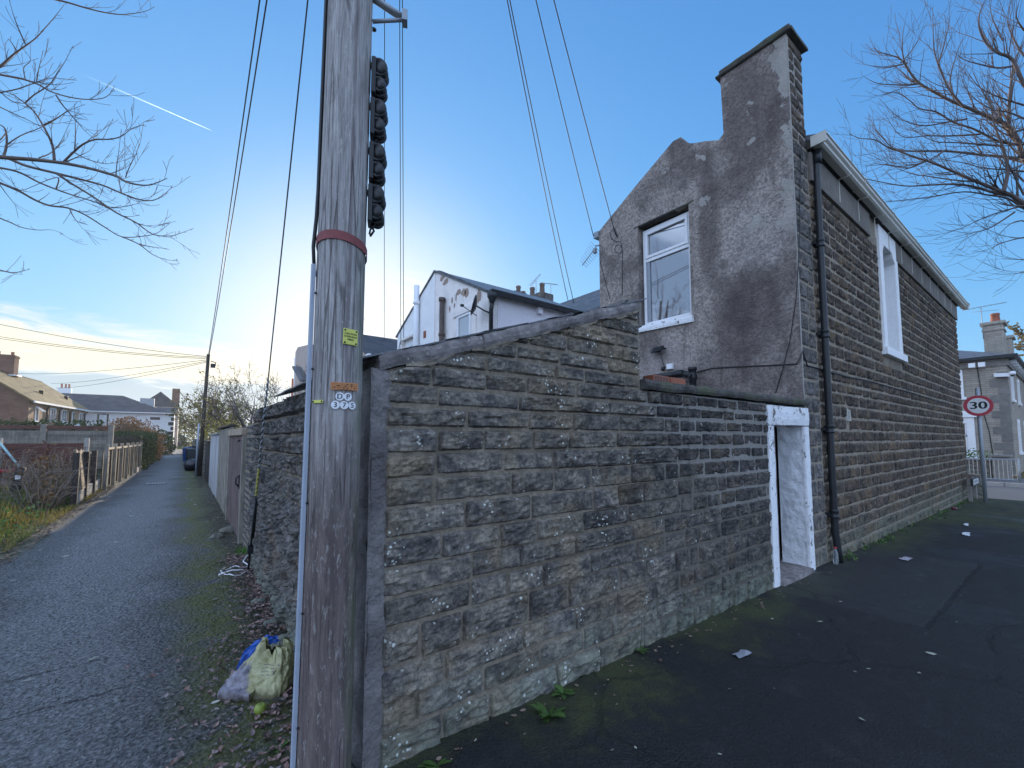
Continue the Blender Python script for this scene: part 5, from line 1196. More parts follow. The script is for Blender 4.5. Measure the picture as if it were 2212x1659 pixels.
# ---------------------------------------------------------------- plants
def leaf(mb, p, s, rg, el=1.7, col=None):
    a = Vector((rg.gauss(0, 1), rg.gauss(0, 1), rg.gauss(0, .8))).normalized(); b = a.orthogonal().normalized()
    if col is not None: mb.cur = col
    mb.add([p-a*s*el*.5, p+b*s*.5-a*s*.05, p+a*s*el*.5, p-b*s*.5+a*s*.05], [(0, 1, 2, 3)], 0, False)
def leafcloud(mb, inside, n, s, rg, cols, el=1.7):
    for _ in range(n):
        p = inside(rg)
        c = cols[0]+(cols[1]-cols[0])*rg.random(); h = rg.uniform(-.12, .12)
        leaf(mb, p, s*rg.uniform(.6, 1.4), rg, el, (c*(1+h), c, c*(1-h)))
def boxhedge(lo, hi, bump=.15, seed=0):
    lo = Vector(lo); hi = Vector(hi)
    def f(rg):
        while True:
            p = Vector([rg.uniform(a, b) for a, b in zip(lo, hi)])
            d = min(p.x-lo.x, hi.x-p.x, p.y-lo.y, hi.y-p.y, hi.z-p.z)
            n = mnoise.noise(p*1.7+Vector((seed, 0, 0)))
            if d < .30 and d > bump*(n*.9+.35)*1.2-.03: return p
    return f
def ellip(c, r, seed=0, thick=.35, lump=.5):
    c = Vector(c)
    def f(rg):
        while True:
            d = Vector((rg.gauss(0, 1), rg.gauss(0, 1), rg.gauss(0, 1))).normalized()
            k = (1-thick*rg.random()**1.5)*(1+lump*.5*mnoise.noise(d*2.3+Vector((seed, 0, 0)))+.18*mnoise.noise(d*6))
            p = c+Vector((d.x*r[0]*k, d.y*r[1]*k, d.z*r[2]*k))
            if p.z > -.05: return p
    return f
def hedge(name, fn, n, s, label, cols, m, cat='hedge', core=None, seed=1, el=1.5):
    mb = MB(); rg = random.Random(seed); leafcloud(mb, fn, n, s, rg, cols, el)
    o = thing(name, (0, 0, 0), label, cat); mb.build('foliage', m, o)
    if core:
        mc = MB(); 
        if len(core) == 6: mc.box(*core)
        else: mc.lathe((core[0], core[1], 0), [(core[2]*.85, 0), (core[2], core[3]*.4), (core[2]*.8, core[3]*.75), (core[2]*.35, core[3])], 12)
        mc.build('stems', m_bark, o)
    return o
hedge('garden_hedge', boxhedge((-26, 26.2, .2), (-2.9, 27.7, 2.5), seed=4), 9000, .085, 'dark clipped hedge behind the grey garden fence', (.6, 1.15), m_leafdark, core=(-25.7, 26.5, 0, -3.2, 27.4, 2.2), seed=2)
m_copper = leafmat('copper_hedge_leaf', (.17, .095, .045), (.26, .15, .07), .4)
hedge('domed_hedge', ellip((-3.2, 42, 1.0), (2.0, 3.6, 2.1), 3), 7000, .10, 'rounded copper-topped hedge rising above the alley fence', (.6, 1.2), m_copper, core=(-3.2, 42, 1.3, 2.7), seed=3)
hedge('ivy_hedge', boxhedge((-3.2, 29.3, 0), (-1.45, 47, 2.05), .3, 7), 9000, .085, 'glossy dark ivy hedge bulging over the left edge of the alley', (.6, 1.3), m_leafdark, core=(-3.0, 29.6, 0, -1.8, 46.6, 1.8), seed=5)
hedge('holly_bush', ellip((-1.9, 57, .9), (1.2, 3, 1.5), 5), 2500, .13, 'small dark bush at the far end of the ivy hedge', (.6, 1.2), m_leafdark, seed=6)
hedge('dark_shrub', boxhedge((-14, 31, .2), (-4, 36, 1.9), .4, 2), 4500, .13, 'broad dark shrubbery between the hedges and the brick house', (.6, 1.1), m_leafdark, core=(-13.5, 31.5, 0, -4.5, 35.5, 2.0), cat='shrub', seed=8)
# brambles and rough grass
rg = random.Random(12); mb = MB()
for i in range(300):
    yb_ = 19.4-6.2*rg.random()**1.4; b = Vector((-2.25-rg.random()**1.3*(.5+2.2*max(0, (yb_-14.5)/5)), yb_, 0)); h = rg.uniform(.5, 1.5)*(.7+.3*(b.y-12.6)/6.7); a = rg.uniform(0, 6.28); L = rg.uniform(.3, 1.0)
    pts = [b+Vector((math.cos(a)*L*t, math.sin(a)*L*t, h*math.sin(min(1, t*1.25)*math.pi*.62))) for t in (0, .25, .5, .75, 1)]
    mb.tube(pts, [.008, .007, .006, .005, .003], 3, cap=False, smooth=False)
tag(mb.build('bramble_stems', plain('bramble_stem', (.20, .155, .125), .9, .3, 10), None), 'tangle of bare brown bramble stems along the broken fence', 'brambles', kind='stuff')
mb = MB(); leafcloud(mb, lambda r: (lambda yy: Vector((-2.25-r.random()**1.3*(.4+2.3*max(0, (yy-14.5)/5)), yy, abs(r.gauss(0, .5))*.95)))(19.5-6*r.random()**1.4), 2600, .05, rg, (.6, 1.3))
tag(mb.build('bramble_leaves', m_bramble, None), 'withered brown bramble leaves over the broken fence', 'brambles', kind='stuff')
mb = MB()
def blade(mb, b, h, w, lean, a, col):
    mb.cur = col; d = Vector((math.cos(a), math.sin(a), 0)); s = Vector((-d.y, d.x, 0))*w
    m_ = b+d*lean*.35+Vector((0, 0, h*.62)); t = b+d*lean+Vector((0, 0, h))
    mb.add([b-s, b+s, m_+s*.7, m_-s*.7, t], [(0, 1, 2, 3), (3, 2, 4)], 0, False)
for i in range(28000):
    x = -1.98-rg.random()**1.5*9; y = rg.uniform(9.5, 20)
    if mnoise.noise(Vector((x*.9, y*.9, 0)))+rg.random()*.7 < .12: continue
    k = max(.12, min(1, (-2.1-x)/.7)); g_ = rg.uniform(.6, 1.3)
    dry = mnoise.noise(Vector((x*.5+9, y*.5, 0))) > .0
    blade(mb, Vector((x, y, -.03)), rg.uniform(.12, .62)*(.2+.8*k), rg.uniform(.004, .009), rg.uniform(.04, .25), rg.uniform(0, 6.28), (g_*(1.7 if dry else .85), g_*(1.35 if dry else 1), g_*(1.2 if dry else .8)))
for i in range(3500):
    x = rg.uniform(-2.5, 2.2); y = rg.uniform(84, 100); blade(mb, Vector((x, y, 0)), rg.uniform(.1, .3), .03, .1, rg.uniform(0, 6.28), (1, 1.2, .8))
tag(mb.build('grass', m_grass, None), 'rough winter grass on the bank left of the alley', 'grass', kind='stuff')
mb = MB(); leafcloud(mb, lambda r: Vector((-2.2-r.random()**1.6*5, r.uniform(9.8, 16.5), abs(r.gauss(0, .16)))), 1300, .045, rg, (.7, 1.4)); tag(mb.build('weeds', m_weed, None), 'low green weeds among the rough grass', 'weeds', kind='stuff')
mb = MB(); vs = []
for i in range(9): 
    for j in range(15):
        x = -2.05-i*1.0; y = 8.6+j*.85; vs.append((x+(.25*mnoise.noise(Vector((y*1.3, 0, 0))) if i == 0 else 0)-.05, y, -.035+min(1, i*.35)*.13+mnoise.noise(Vector((x, y, 4)))*.05))
mb.add(vs, [(i*15+j, i*15+j+1, (i+1)*15+j+1, (i+1)*15+j) for i in range(8) for j in range(14)], 0, True)
def f_bank(t):
    p = t.pos(); x, y, z = t.xyz(p); n = t.noise(p, 6, 6, .7); n2 = t.noise(p, 30, 4)
    c = t.mix(t.step(n, .35, .65), (.025, .02, .014), (.06, .05, .026)); c = t.mix(t.math('MULTIPLY', t.step(x, -3.0, -2.3), t.step(n, .45, .6)), c, (.13, .125, .02))
    return dict(c=c, r=.95, n=t.bump(n2, .8, .03), s=.1)
tag(mb.build('mossy_bank', mat('mossy_bank', f_bank), None), None, kind='structure')

def grow(mb, p, d, L, r, depth, rg, spread=.6, up=.12, curl=.25, tips=None, ratio=.66, nb=(2, 4), seg=5, minr=.003, sides=6):
    pts = [p.copy()]; rr = [r]; dd = d.normalized()
    for i in range(seg):
        dd = (dd+Vector((rg.gauss(0, curl), rg.gauss(0, curl), rg.gauss(0, curl)+up))*.35).normalized()
        pts.append(pts[-1]+dd*L/seg); rr.append(max(minr, r*(1-.62*(i+1)/seg)))
    mb.tube(pts, rr, max(3, sides-(3-depth if depth < 3 else 0)), cap=False)
    if tips is not None and depth <= 1: tips += pts[1:]
    if depth <= 0: return
    for k in range(rg.randint(*nb)):
        t = rg.uniform(.35, 1.0); i = min(seg-1, int(t*seg)); q = pts[i].lerp(pts[i+1], t*seg-i)
        ax = Vector((rg.gauss(0, 1), rg.gauss(0, 1), rg.gauss(0, 1))).normalized(); nd = (dd+ax*spread*1.4).normalized()
        grow(mb, q, nd, L*ratio*rg.uniform(.7, 1.15), max(minr, rr[i]*.62), depth-1, rg, spread, up, curl, tips, ratio, nb, seg, minr, sides)
    grow(mb, pts[-1], dd, L*ratio, max(minr, rr[-1]*.9), depth-1, rg, spread, up, curl, tips, ratio, nb, seg, minr, sides)
# apple tree leaning over the yard walls
def tree(name, base, hgt, r, nmain, depth, label, seed, leafn=0, leafs=.05, lm=None, spread=.7, up=.1, L=1.3, ratio=.7, lean=(0, 0), nb=(2, 4), bark=None, minr=.004, cols=(.7, 1.4), tilt=.75):
    rg = random.Random(seed); b = Vector(base); o = thing(name, b, label, 'tree'); top = b+Vector((lean[0], lean[1], hgt))
    mb = MB(); mb.tube([b, b.lerp(top, .35)+Vector((.03, .02, 0)), b.lerp(top, .7), top], [r*1.25, r, r*.9, r*.8], 10); mb.build('trunk', bark or m_bark, o)
    mb = MB(); tips = []
    for i in range(nmain):
        a = 2*math.pi*i/nmain+rg.uniform(-.4, .4); d = Vector((math.cos(a)*tilt, math.sin(a)*tilt, rg.uniform(.35, 1.0)))
        grow(mb, b.lerp(top, rg.uniform(.7, 1.0)), d, L*rg.uniform(.8, 1.2), r*.55, depth, rg, spread, up, .28, tips, ratio, nb, 5, minr)
    mb.build('branches', bark or m_twig, o)
    if leafn:
        ml = MB()
        for _ in range(leafn): leaf(ml, rg.choice(tips)+Vector((rg.gauss(0, .05), rg.gauss(0, .05), rg.gauss(0, .05))), leafs*rg.uniform(.6, 1.3), rg, 1.6, (lambda c: (c, c, c))(rg.uniform(*cols)))
        ml.build('leaves', lm or m_leafyel, o)
    return o
tree('apple_tree', (2.0, 18.9, 0), 1.9, .11, 6, 4, 'spreading half-bare apple tree with yellowing leaves above the yard walls', 5, 850, .05, m_leafyel, .75, .06, 1.25, .70, nb=(2, 3), tilt=1.1, minr=.005)
tree('apple_tree', (3.6, 21.5, 0), 2.1, .10, 5, 4, 'second apple tree standing nearer the stay wire, fuller at the top', 9, 650, .05, m_leafyel, .7, .1, 1.2, .70, nb=(2, 3), tilt=.95, minr=.005)
tree('small_tree', (1.5, 44, 0), 2.5, .13, 6, 3, 'leafy yellow-green tree in a yard far down the alley', 14, 1300, .11, m_leafyel, .8, .1, 1.7, .72, nb=(3, 4), minr=.012, cols=(.35, .9))
tree('small_tree', (3.5, 66, 0), 3, .16, 6, 3, 'dim bushy tree near the end of the alley', 15, 1800, .17, m_leafyel, .8, .1, 2.0, .72, nb=(3, 4), minr=.015, cols=(.25, .7))
hedge('end_thicket', ellip((2, 112, 1.0), (11, 5, 5.5), 11), 6000, .32, 'hazy green thicket closing the end of the alley', (.35, 1.0), m_leafyel, cat='thicket', seed=21)
hedge('end_shrub', ellip((-1.6, 98, .8), (2.2, 2, 2.0), 12), 1500, .2, 'dark rounded shrub on the grass at the end of the alley', (.6, 1.1), m_leafdark, cat='shrub', seed=22)
hedge('yard_bush', ellip((1.6, 27.5, 1.6), (1.0, 2.6, 1.2), 13, .6), 1100, .07, 'yellowing bush spilling over the wall behind the far pole', (.5, 1.2), m_leafyel, cat='bush', seed=23)
# ---------------------------------------------------------------- big bare trees at either side
def traced(mb, o, sc, base, lines, d0, rg, rmax, twig=1.0, spur=True, tipsr=.0035, dj=.6, sub=True, subL=(.25, .7)):
    """main limbs follow the given outlines at their own distances; side twigs are grown from them"""
    for li, (r, pts) in enumerate(lines):
        P = []; dd = d0+rg.uniform(-dj, dj); slope_ = rg.uniform(-.5, .5)
        n = len(pts)
        for i, (x, y) in enumerate(pts):
            u = (base[0]+x/sc)/1.8083; v = (base[1]+y/sc)/1.8083
            P.append(dep(u, v, dd+slope_*i/n+rg.uniform(-.04, .04)))
        Q = []                                     # Catmull-Rom smoothing
        for i in range(n-1):
            p0, p1, p2, p3 = P[max(i-1, 0)], P[i], P[i+1], P[min(i+2, n-1)]
            for t in (0, .25, .5, .75):
                Q.append(.5*((2*p1)+(p2-p0)*t+(2*p0-5*p1+4*p2-p3)*t*t+(3*p1-p0-3*p2+p3)*t**3))
        Q.append(P[-1]); k = len(Q); rr = [max(tipsr, r*rmax*(1-.88*i/(k-1))) for i in range(k)]
        mb.tube(Q, rr, 7 if r > .5 else 5, cap=False)
        tot = sum((Q[i+1]-Q[i]).length for i in range(k-1)); cnt = int(tot*7*twig)
        for _ in range(cnt):
            i = rg.randint(1, k-2); t = (Q[i+1]-Q[i-1]).normalized(); ax = Vector((rg.gauss(0, 1), rg.gauss(0, 1), rg.gauss(0, 1)+.3)).normalized()
            if spur and rg.random() < .75:
                dvec = (ax*.9+t*.5).normalized(); L = rg.uniform(.025, .075)
                mb.tube([Q[i], Q[i]+dvec*L*.7, Q[i]+dvec*L], [tipsr*.9, tipsr*.8, tipsr*1.25], 4, cap=False)
            elif sub:
                grow(mb, Q[i], (t*1.1+ax*.8), rg.uniform(*subL)*(1-.4*i/k), max(tipsr, rr[i]*.45), rg.choice((0, 1, 1)), rg, .5, .22, .22, None, .6, (1, 3), 4, tipsr*.9, 4)
rt = [(1.0, [(1140, 1010), (1056, 940), (1020, 830), (960, 740), (870, 700), (760, 650), (640, 600), (560, 560), (440, 490), (380, 420), (330, 350), (250, 320), (190, 305)]),
      (.45, [(700, 630), (640, 560), (600, 500), (550, 380), (525, 280), (520, 160), (518, 40)]), (.35, [(640, 560), (620, 480), (640, 380), (680, 260), (720, 190)]), (.3, [(550, 380), (580, 280), (605, 180), (622, 95)]),
      (.7, [(1140, 940), (1056, 930), (1000, 930), (900, 920), (780, 910), (600, 890), (400, 890), (280, 880), (180, 825), (90, 815), (30, 790)]),
      (.6, [(1140, 830), (1056, 850), (1000, 850), (900, 830), (760, 760), (640, 720), (540, 660), (440, 640), (380, 590), (300, 545), (210, 570)]),
      (.95, [(1140, 1230), (1056, 1200), (980, 1150), (900, 1120), (780, 1070), (640, 1010), (520, 960), (400, 920), (280, 870), (180, 760)]),
      (.6, [(980, 1150), (900, 1140), (760, 1100), (640, 1085), (500, 1090), (350, 1095), (150, 1060), (10, 1035)]),
      (.75, [(935, 1130), (960, 1000), (925, 850), (880, 730), (850, 560)]), (.75, [(965, 730), (970, 600), (985, 450), (1000, 350), (1060, 250)]),
      (.7, [(1120, 560), (1056, 500), (985, 350), (900, 310), (830, 250), (790, 150), (800, 60), (840, -20)]), (.45, [(985, 390), (900, 400), (800, 380), (700, 350), (640, 300)]),
      (.5, [(1140, 1290), (1056, 1230), (960, 1170), (850, 1150), (700, 1130), (500, 1160), (330, 1180), (150, 1200)]), (.4, [(1056, 1210), (980, 1230), (880, 1260), (780, 1300), (700, 1340), (600, 1370)]),
      (.35, [(1000, 1250), (860, 1340), (760, 1370), (650, 1395)]), (.4, [(1120, 1400), (1056, 1400), (1000, 1410), (900, 1440), (870, 1470)]), (.35, [(1120, 1330), (1040, 1300), (960, 1330), (880, 1420)]), (.3, [(1120, 1540), (1056, 1530), (920, 1525)]), (.3, [(1120, 1600), (1056, 1600), (990, 1620)]),
      (.4, [(440, 490), (380, 500), (310, 500), (190, 490), (110, 450)]), (.35, [(380, 420), (345, 340), (340, 240), (350, 140)]), (.3, [(330, 370), (400, 290), (455, 200)]), (.3, [(370, 370), (240, 400), (140, 385)]),
      (.4, [(720, 700), (600, 720), (460, 740), (330, 700), (200, 580)]), (.4, [(800, 790), (640, 800), (480, 800), (330, 800), (230, 660)]), (.35, [(600, 880), (480, 950), (330, 980), (160, 960)]), (.35, [(480, 940), (380, 990), (250, 970), (100, 980)]), (.35, [(760, 1070), (640, 1060), (500, 1040), (380, 1020), (240, 960)]),
      (.4, [(1056, 700), (960, 660), (860, 640), (740, 560), (680, 440)]), (.4, [(1056, 620), (930, 580), (800, 520), (720, 420)]), (.5, [(1056, 760), (1000, 770), (1056, 690)]), (.4, [(900, 700), (860, 620), (800, 520), (760, 430)]), (.4, [(1056, 330), (1000, 240), (960, 130), (980, 0)]), (.3, [(930, 240), (870, 110), (850, 0)]), (.35, [(1056, 180), (1010, 100), (1030, 0)]),
      (.45, [(920, 860), (800, 850), (660, 840), (520, 830), (400, 760)]), (.4, [(1056, 1010), (960, 1000), (820, 990), (700, 960), (560, 940)]), (.4, [(1056, 1070), (980, 1010), (880, 1040), (820, 1040)]), (.4, [(1056, 1150), (1000, 1040), (960, 960), (905, 850)])]
rg = random.Random(77)
TB = dep(2380, 900, 9.0); big = thing('bare_street_tree', (TB.x, TB.y, gz(TB.x)), 'large bare tree reaching in from the right over the pavement', 'tree')
mb = MB(); traced(mb, None, 1.508, (3300, 0), rt, 9.0, rg, .052, 1.2, False, .0030, .9, True, (.35, 1.0)); mb.build('branches', m_twig, big)
mb = MB(); J1 = dep(2350, 700, 9.0); J2 = dep(2330, 560, 9.0); mb.tube([Vector((TB.x, TB.y, gz(TB.x)-.1)), Vector((TB.x, TB.y, 1.0)), J1, J2, dep(2300, 340, 9.0), dep(2290, 100, 9.0)], [.24, .18, .15, .12, .08, .05], 12)
for a in ((1140, 1010), (1140, 940), (1140, 830), (1140, 1230), (1140, 1290)):
    q = dep((3300+a[0]/1.508)/1.8083, (a[1]/1.508)/1.8083, 9.0); mb.tube([J1.lerp(J2, RNG.random()), q], [.08, .055], 8)
mb.build('trunk', m_bark, big)
lt = [(1.0, [(-300, 880), (-100, 905), (0, 925), (200, 940), (370, 960), (520, 990), (680, 1035), (740, 1070), (830, 1090), (900, 1085), (985, 1050)]), (.55, [(20, 925), (40, 850), (30, 760), (-20, 720), (-80, 640)]),
      (.55, [(320, 945), (310, 860), (270, 770), (210, 670), (150, 610), (60, 550), (-50, 520)]), (.5, [(370, 960), (430, 900), (490, 850), (560, 822), (650, 820), (720, 800), (780, 755), (850, 735)]),
      (.7, [(-100, 900), (40, 930), (150, 975), (330, 1020), (450, 1050), (600, 1090), (720, 1140), (820, 1175), (900, 1180), (960, 1150), (1015, 1100)]), (.55, [(-150, 960), (-50, 980), (100, 1010), (220, 1070), (330, 1115), (430, 1150), (560, 1190), (650, 1225), (760, 1210), (825, 1195)]),
      (.5, [(330, 1020), (420, 1080), (550, 1160), (680, 1250), (800, 1310), (900, 1380), (1000, 1390), (1060, 1375), (1140, 1345)]), (.6, [(-150, 1040), (-50, 1060), (100, 1120), (200, 1175), (290, 1210), (400, 1225), (500, 1265), (620, 1340), (720, 1395), (850, 1390), (930, 1370), (1000, 1315)]),
      (.3, [(720, 1395), (820, 1440), (900, 1500), (980, 1530), (1050, 1535)]), (.25, [(820, 1440), (900, 1455), (985, 1465)]), (.5, [(200, -40), (300, -10), (400, 15), (500, 45), (600, 70), (700, 85), (780, 80), (860, 65), (910, 40)]),
      (.5, [(380, 25), (330, 90), (270, 160), (210, 225), (150, 270), (80, 320), (0, 390), (-80, 450)][::-1]), (.3, [(150, 260), (110, 170), (80, 90), (55, 0)]), (.5, [(-80, 420), (0, 440), (130, 465), (230, 500), (300, 540), (400, 570), (500, 585), (600, 580), (650, 550), (675, 505)]),
      (.35, [(145, 610), (200, 560), (290, 500), (340, 430), (390, 350), (430, 270)]), (.35, [(-50, 550), (0, 545), (100, 525), (200, 490), (290, 460), (380, 465)]), (.35, [(330, 560), (370, 620), (430, 690), (500, 770), (560, 822)]), (.35, [(-60, 1250), (0, 1285), (60, 1310), (130, 1340), (220, 1355), (310, 1355), (375, 1380)]),
      (.3, [(-40, 1580), (60, 1605), (120, 1600), (175, 1585)]), (.25, [(740, 1045), (760, 990), (800, 910), (820, 850)]), (.25, [(683, 1030), (690, 960), (700, 890), (715, 760)]), (.25, [(215, 480), (230, 400), (255, 295)]), (.35, [(250, 740), (330, 700), (400, 655), (500, 615)]), (.3, [(440, 880), (445, 780), (438, 610)]), (.3, [(30, 860), (120, 800), (220, 760), (300, 720), (350, 660)]),
      (.3, [(-60, 600), (40, 650), (150, 700), (260, 740), (390, 660)]), (.3, [(230, 930), (300, 900), (360, 830), (430, 680)]), (.3, [(330, 1115), (345, 1050), (280, 1060), (120, 1120), (60, 1040)]), (.3, [(440, 900), (520, 940), (620, 965), (670, 955)]), (.25, [(410, 1230), (450, 1300), (520, 1325)]), (.25, [(790, 1310), (860, 1330), (915, 1340)]), (.25, [(550, 1160), (640, 1230), (560, 1180), (720, 1270), (820, 1268)]), (.25, [(715, 1140), (700, 1060), (690, 1030)]), (.3, [(-60, 480), (60, 590), (150, 610), (240, 620)]), (.25, [(150, 470), (140, 400), (180, 350), (120, 270)]), (.25, [(100, 300), (60, 240), (45, 235)])]
LB = dep(-420, 900, 7.4); lef = thing('bare_garden_tree', (LB.x, LB.y, 0), 'bare budding tree reaching in from the left over the alley', 'tree')
rg = random.Random(31); mb = MB(); traced(mb, None, 1.508, (0, 0), lt, 7.0, rg, .036, 1.9, True, .0032, .5, True, (.2, .5)); mb.build('branches', m_twig, lef)
mb = MB(); mb.tube([Vector((LB.x, LB.y, -.1)), Vector((LB.x, LB.y, 1.2)), dep(-380, 650, 7.2), dep(-330, 400, 7.2), dep(-250, 100, 7.2)], [.2, .15, .12, .09, .05], 12)
for a in ((-300, 880), (-150, 960), (-150, 1040), (-80, 420), (-80, 450), (-60, 600), (-50, 520), (-80, 640), (-60, 1250), (-40, 1580)):
    q = dep(a[0]/1.508/1.8083, a[1]/1.508/1.8083, 7.0); mb.tube([dep(-370, 600, 7.2).lerp(dep(-300, 250, 7.2), RNG.random()), q], [.035, .02], 7)
mb.build('trunk', m_bark, lef)

# ---------------------------------------------------------------- across the road
RX, RY = 33.0, 2.05
rh = thing('corner_house', (RX, RY, 0), 'grey coursed stone house with hipped slate roof across the road', 'house')
GB = gz(27)+.1
m_gs1 = mat('grey_courses_front', f_brick((.34, .30, .25), (.42, .375, .32), (.20, .17, .14), 2.0, 8.5, along=(0, 1))); m_gs2 = mat('grey_courses_side', f_brick((.36, .31, .25), (.44, .38, .32), (.18, .15, .12), 2.6, 7.5, along=(1, 0)))
mb = MB(); mb.quad((RX, RY, GB), (RX, 15, GB), (RX, 15, 5.8), (RX, RY, 5.8)); mb.build('front_wall', m_gs1, rh)
mb = MB(); mb.quad((RX, RY, GB), (46, RY, GB), (46, RY, 5.8), (RX, RY, 5.8)); mb.build('side_wall', m_gs2, rh)
mb = MB(); e = [(RX-.35, RY-.35, 5.82), (46.3, RY-.35, 5.82), (46.3, 15.3, 5.82), (RX-.35, 15.3, 5.82)]; ra, rb = (39.5, 8.2, 8.3), (40, 9.4, 8.3)
mb.poly([e[0], e[1], ra]); mb.poly([e[1], e[2], rb, ra]); mb.poly([e[2], e[3], rb]); mb.poly([e[3], e[0], ra, rb]); mb.poly(e[::-1]); mb.build('roof', m_slate, rh)
mb = MB(); mb.box(RX-.42, RY-.42, 5.70, RX-.28, 15.3, 5.86); mb.box(RX-.28, RY-.42, 5.70, 46, RY-.28, 5.86); mb.build('gutter', m_iron, rh)
mb = MB(); mb.box(RX-.08, RY-.08, 5.35, RX-.001, 15, 5.69); mb.box(RX-.0, RY-.08, 5.35, 46, RY-.001, 5.69); mb.build('frieze', m_stonegrey, rh)
for k in range(9):
    mb = MB(); mb.box(RX+.8+k*1.2, RY-.3, 5.5, RX+1.0+k*1.2, RY-.081, 5.69); mb.build('eaves_bracket', m_whitewall, rh)
mb = MB()
for k in range(13):
    z_ = GB+.1+k*.40; a = .62 if k % 2 else .34; b = .34 if k % 2 else .62; mb.box(RX-.02, RY-.02, z_, RX+b, RY+a, z_+.36)
mb.build('quoins', plain('dark_quoin', (.20, .185, .17), .9, .4, 5, .4), rh)
def rsurround(y0_, y1_, z0, z1, nm='window'):
    mb = MB(); mb.box(RX-.09, y0_, z0, RX-.001, y0_+.28, z1); mb.box(RX-.09, y1_-.28, z0, RX-.001, y1_, z1); mb.box(RX-.09, y0_+.28, z1-.3, RX-.001, y1_-.28, z1); mb.box(RX-.14, y0_-.08, z0-.14, RX-.001, y1_+.08, z0-.001); w_ = mb.build(nm, m_whitewall, rh)
    mb = MB(); mb.box(RX-.03, y0_+.28, z0, RX-.005, y1_-.28, z1-.3); mb.build('pane', m_glass, w_)
    mb = MB(); mb.box(RX-.05, y0_+.28, (z0+z1)/2, RX-.031, y1_-.28, (z0+z1)/2+.08); mb.box(RX-.05, y0_+.28, z0, RX-.031, y0_+.36, z1-.3); mb.build('sash', m_upvc, w_)
rsurround(3.60, 5.2, 3.85, 5.30); rsurround(3.30, 5.8, .75, 2.75)
mb = MB(); mb.box(RX-.16, 3.2, 2.76, RX-.001, 5.9, 3.1); mb.build('bay_cornice', m_whitewall, rh)
for x0_, z0, z1 in ((34.6, 3.7, 5.1), (36.6, .9, 2.7), (38.5, 3.7, 5.1), (41, .9, 2.7)):
    mb = MB(); mb.box(x0_, RY-.06, z0, x0_+.16, RY-.001, z1); mb.box(x0_+.8, RY-.06, z0, x0_+.96, RY-.001, z1); mb.box(x0_-.1, RY-.1, z0-.14, x0_+1.06, RY-.001, z0-.001); mb.box(x0_+.16, RY-.06, z1-.2, x0_+.8, RY-.001, z1); w_ = mb.build('window', m_whitewall, rh)
    mb = MB(); mb.box(x0_+.16, RY-.02, z0, x0_+.8, RY-.004, z1-.2); mb.build('pane', m_glass, w_)
mb = MB(); mb.box(35.4, 2.2, 5.5, 36.6, 2.95, 7.95); mb.box(35.3, 2.1, 7.95, 36.7, 3.05, 8.1); mb.box(35.35, 2.15, 7.6, 36.65, 3.0, 7.7); c1_ = mb.build('chimney', m_gs1, rh)
mb = MB(); mb.lathe((36, 2.5, 8.1), [(.24, 0), (.2, .15), (.17, .42), (.2, .45), (.18, .55)], 12); mb.build('chimney_pot', m_terra, c1_)
mb = MB(); mb.box(39.4, 2.15, 5.5, 40.6, 2.75, 7.7); mb.box(39.3, 2.05, 7.7, 40.7, 2.85, 7.85); mb.build('chimney', m_gs1, rh)
mb = MB(); mb.tube([(35.35, 2.95, 7.2), (35.35, 2.95, 9.0)], .02, 6); yagi(mb, (35.35, 3.7, 9.0), (35.35, 2.0, 9.05), 8, .3, (0, 0, 1), .012); mb.tube([(35.35, 3.3, 8.8), (35.35, 2.3, 8.7)], .012, 5); mb.build('aerial', m_galv, rh)
mb = MB(); mb.tube([(RX-.03, 3.05, 5.4), (RX-.03, 2.98, 4.2), (RX-.03, 2.95, 3.0), (RX-.03, 2.8, 2.0), (RX-.03, 2.72, .6)], .018, 5); mb.build('wall_cable', m_cable, rh)
cp = onx(2165, 810, RX-.2); mb = MB(); mb.obox(cp, (.09, 0, 0), (0, .28, .02), (0, 0, .09)); mb.lathe(cp+Vector((-.05, -.34, .06)), [(.06, -.1), (.12, -.08), (.12, .05), (.05, .09)], 10); mb.tube([cp+Vector((0, .2, 0)), Vector((RX, cp.y+.2, cp.z))], .03, 6); sc_ = mb.build('security_camera', m_upvc, rh)
mb = MB(); mb.lathe(cp+Vector((-.05, -.34, -.10)), [(.02, -.02), (.07, .0), (.09, .06)], 10); mb.build('lens_dome', m_black, sc_)
for yy in (3.2, 2.85): mb = MB(); mb.box(RX-.5, yy-.12, 5.33, RX-.3, yy+.12, 5.56); mb.build('floodlight', m_whitewall, rh)
# garden wall, pier and guard rail
gw = thing('garden_wall', (29.9, 5, GB), 'low stone garden wall with square pier in front of the corner house', 'garden wall')
mb = MB(); mb.box(29.8, 2.55, GB, 30.05, 12, .62); stones(mb, (29.8, 0, 0), (0, -1, 0), (0, 0, 1), (-1, 0, 0), lin(GB, .62, 4), -8, -2.6, (.3, .6), relief=.03, gap=.03, cell=.12, seed=71); mb.build('wall', m_rubble, gw)
mb = MB(); mb.box(29.72, 2.5, .62, 30.13, 12, .70); mb.build('coping', m_stonegrey, gw, bevel=.02)
mb = MB(); mb.box(29.66, 1.98, GB, 30.2, 2.5, .80); mb.box(29.58, 1.9, .80, 30.28, 2.58, .90); mb.build('pier', m_stonegrey, gw, bevel=.02)
hedge('front_garden_shrub', ellip((31.2, 4.2, .4), (.8, 1.8, .8), 17), 1400, .07, 'straggly green shrub behind the low garden wall', (.6, 1.4), m_weed, cat='shrub', seed=31)
rl_ = thing('guard_rail', (28.0, 4, GB), 'galvanised pedestrian guard rail along the far kerb', 'railing')
for yy in lin(1.62, 9.62, 4): mb = MB(); mb.tube([(28.0, yy, GB-.05), (28.0, yy, GB+1.02)], .035, 8); mb.build('post', m_galv, rl_)
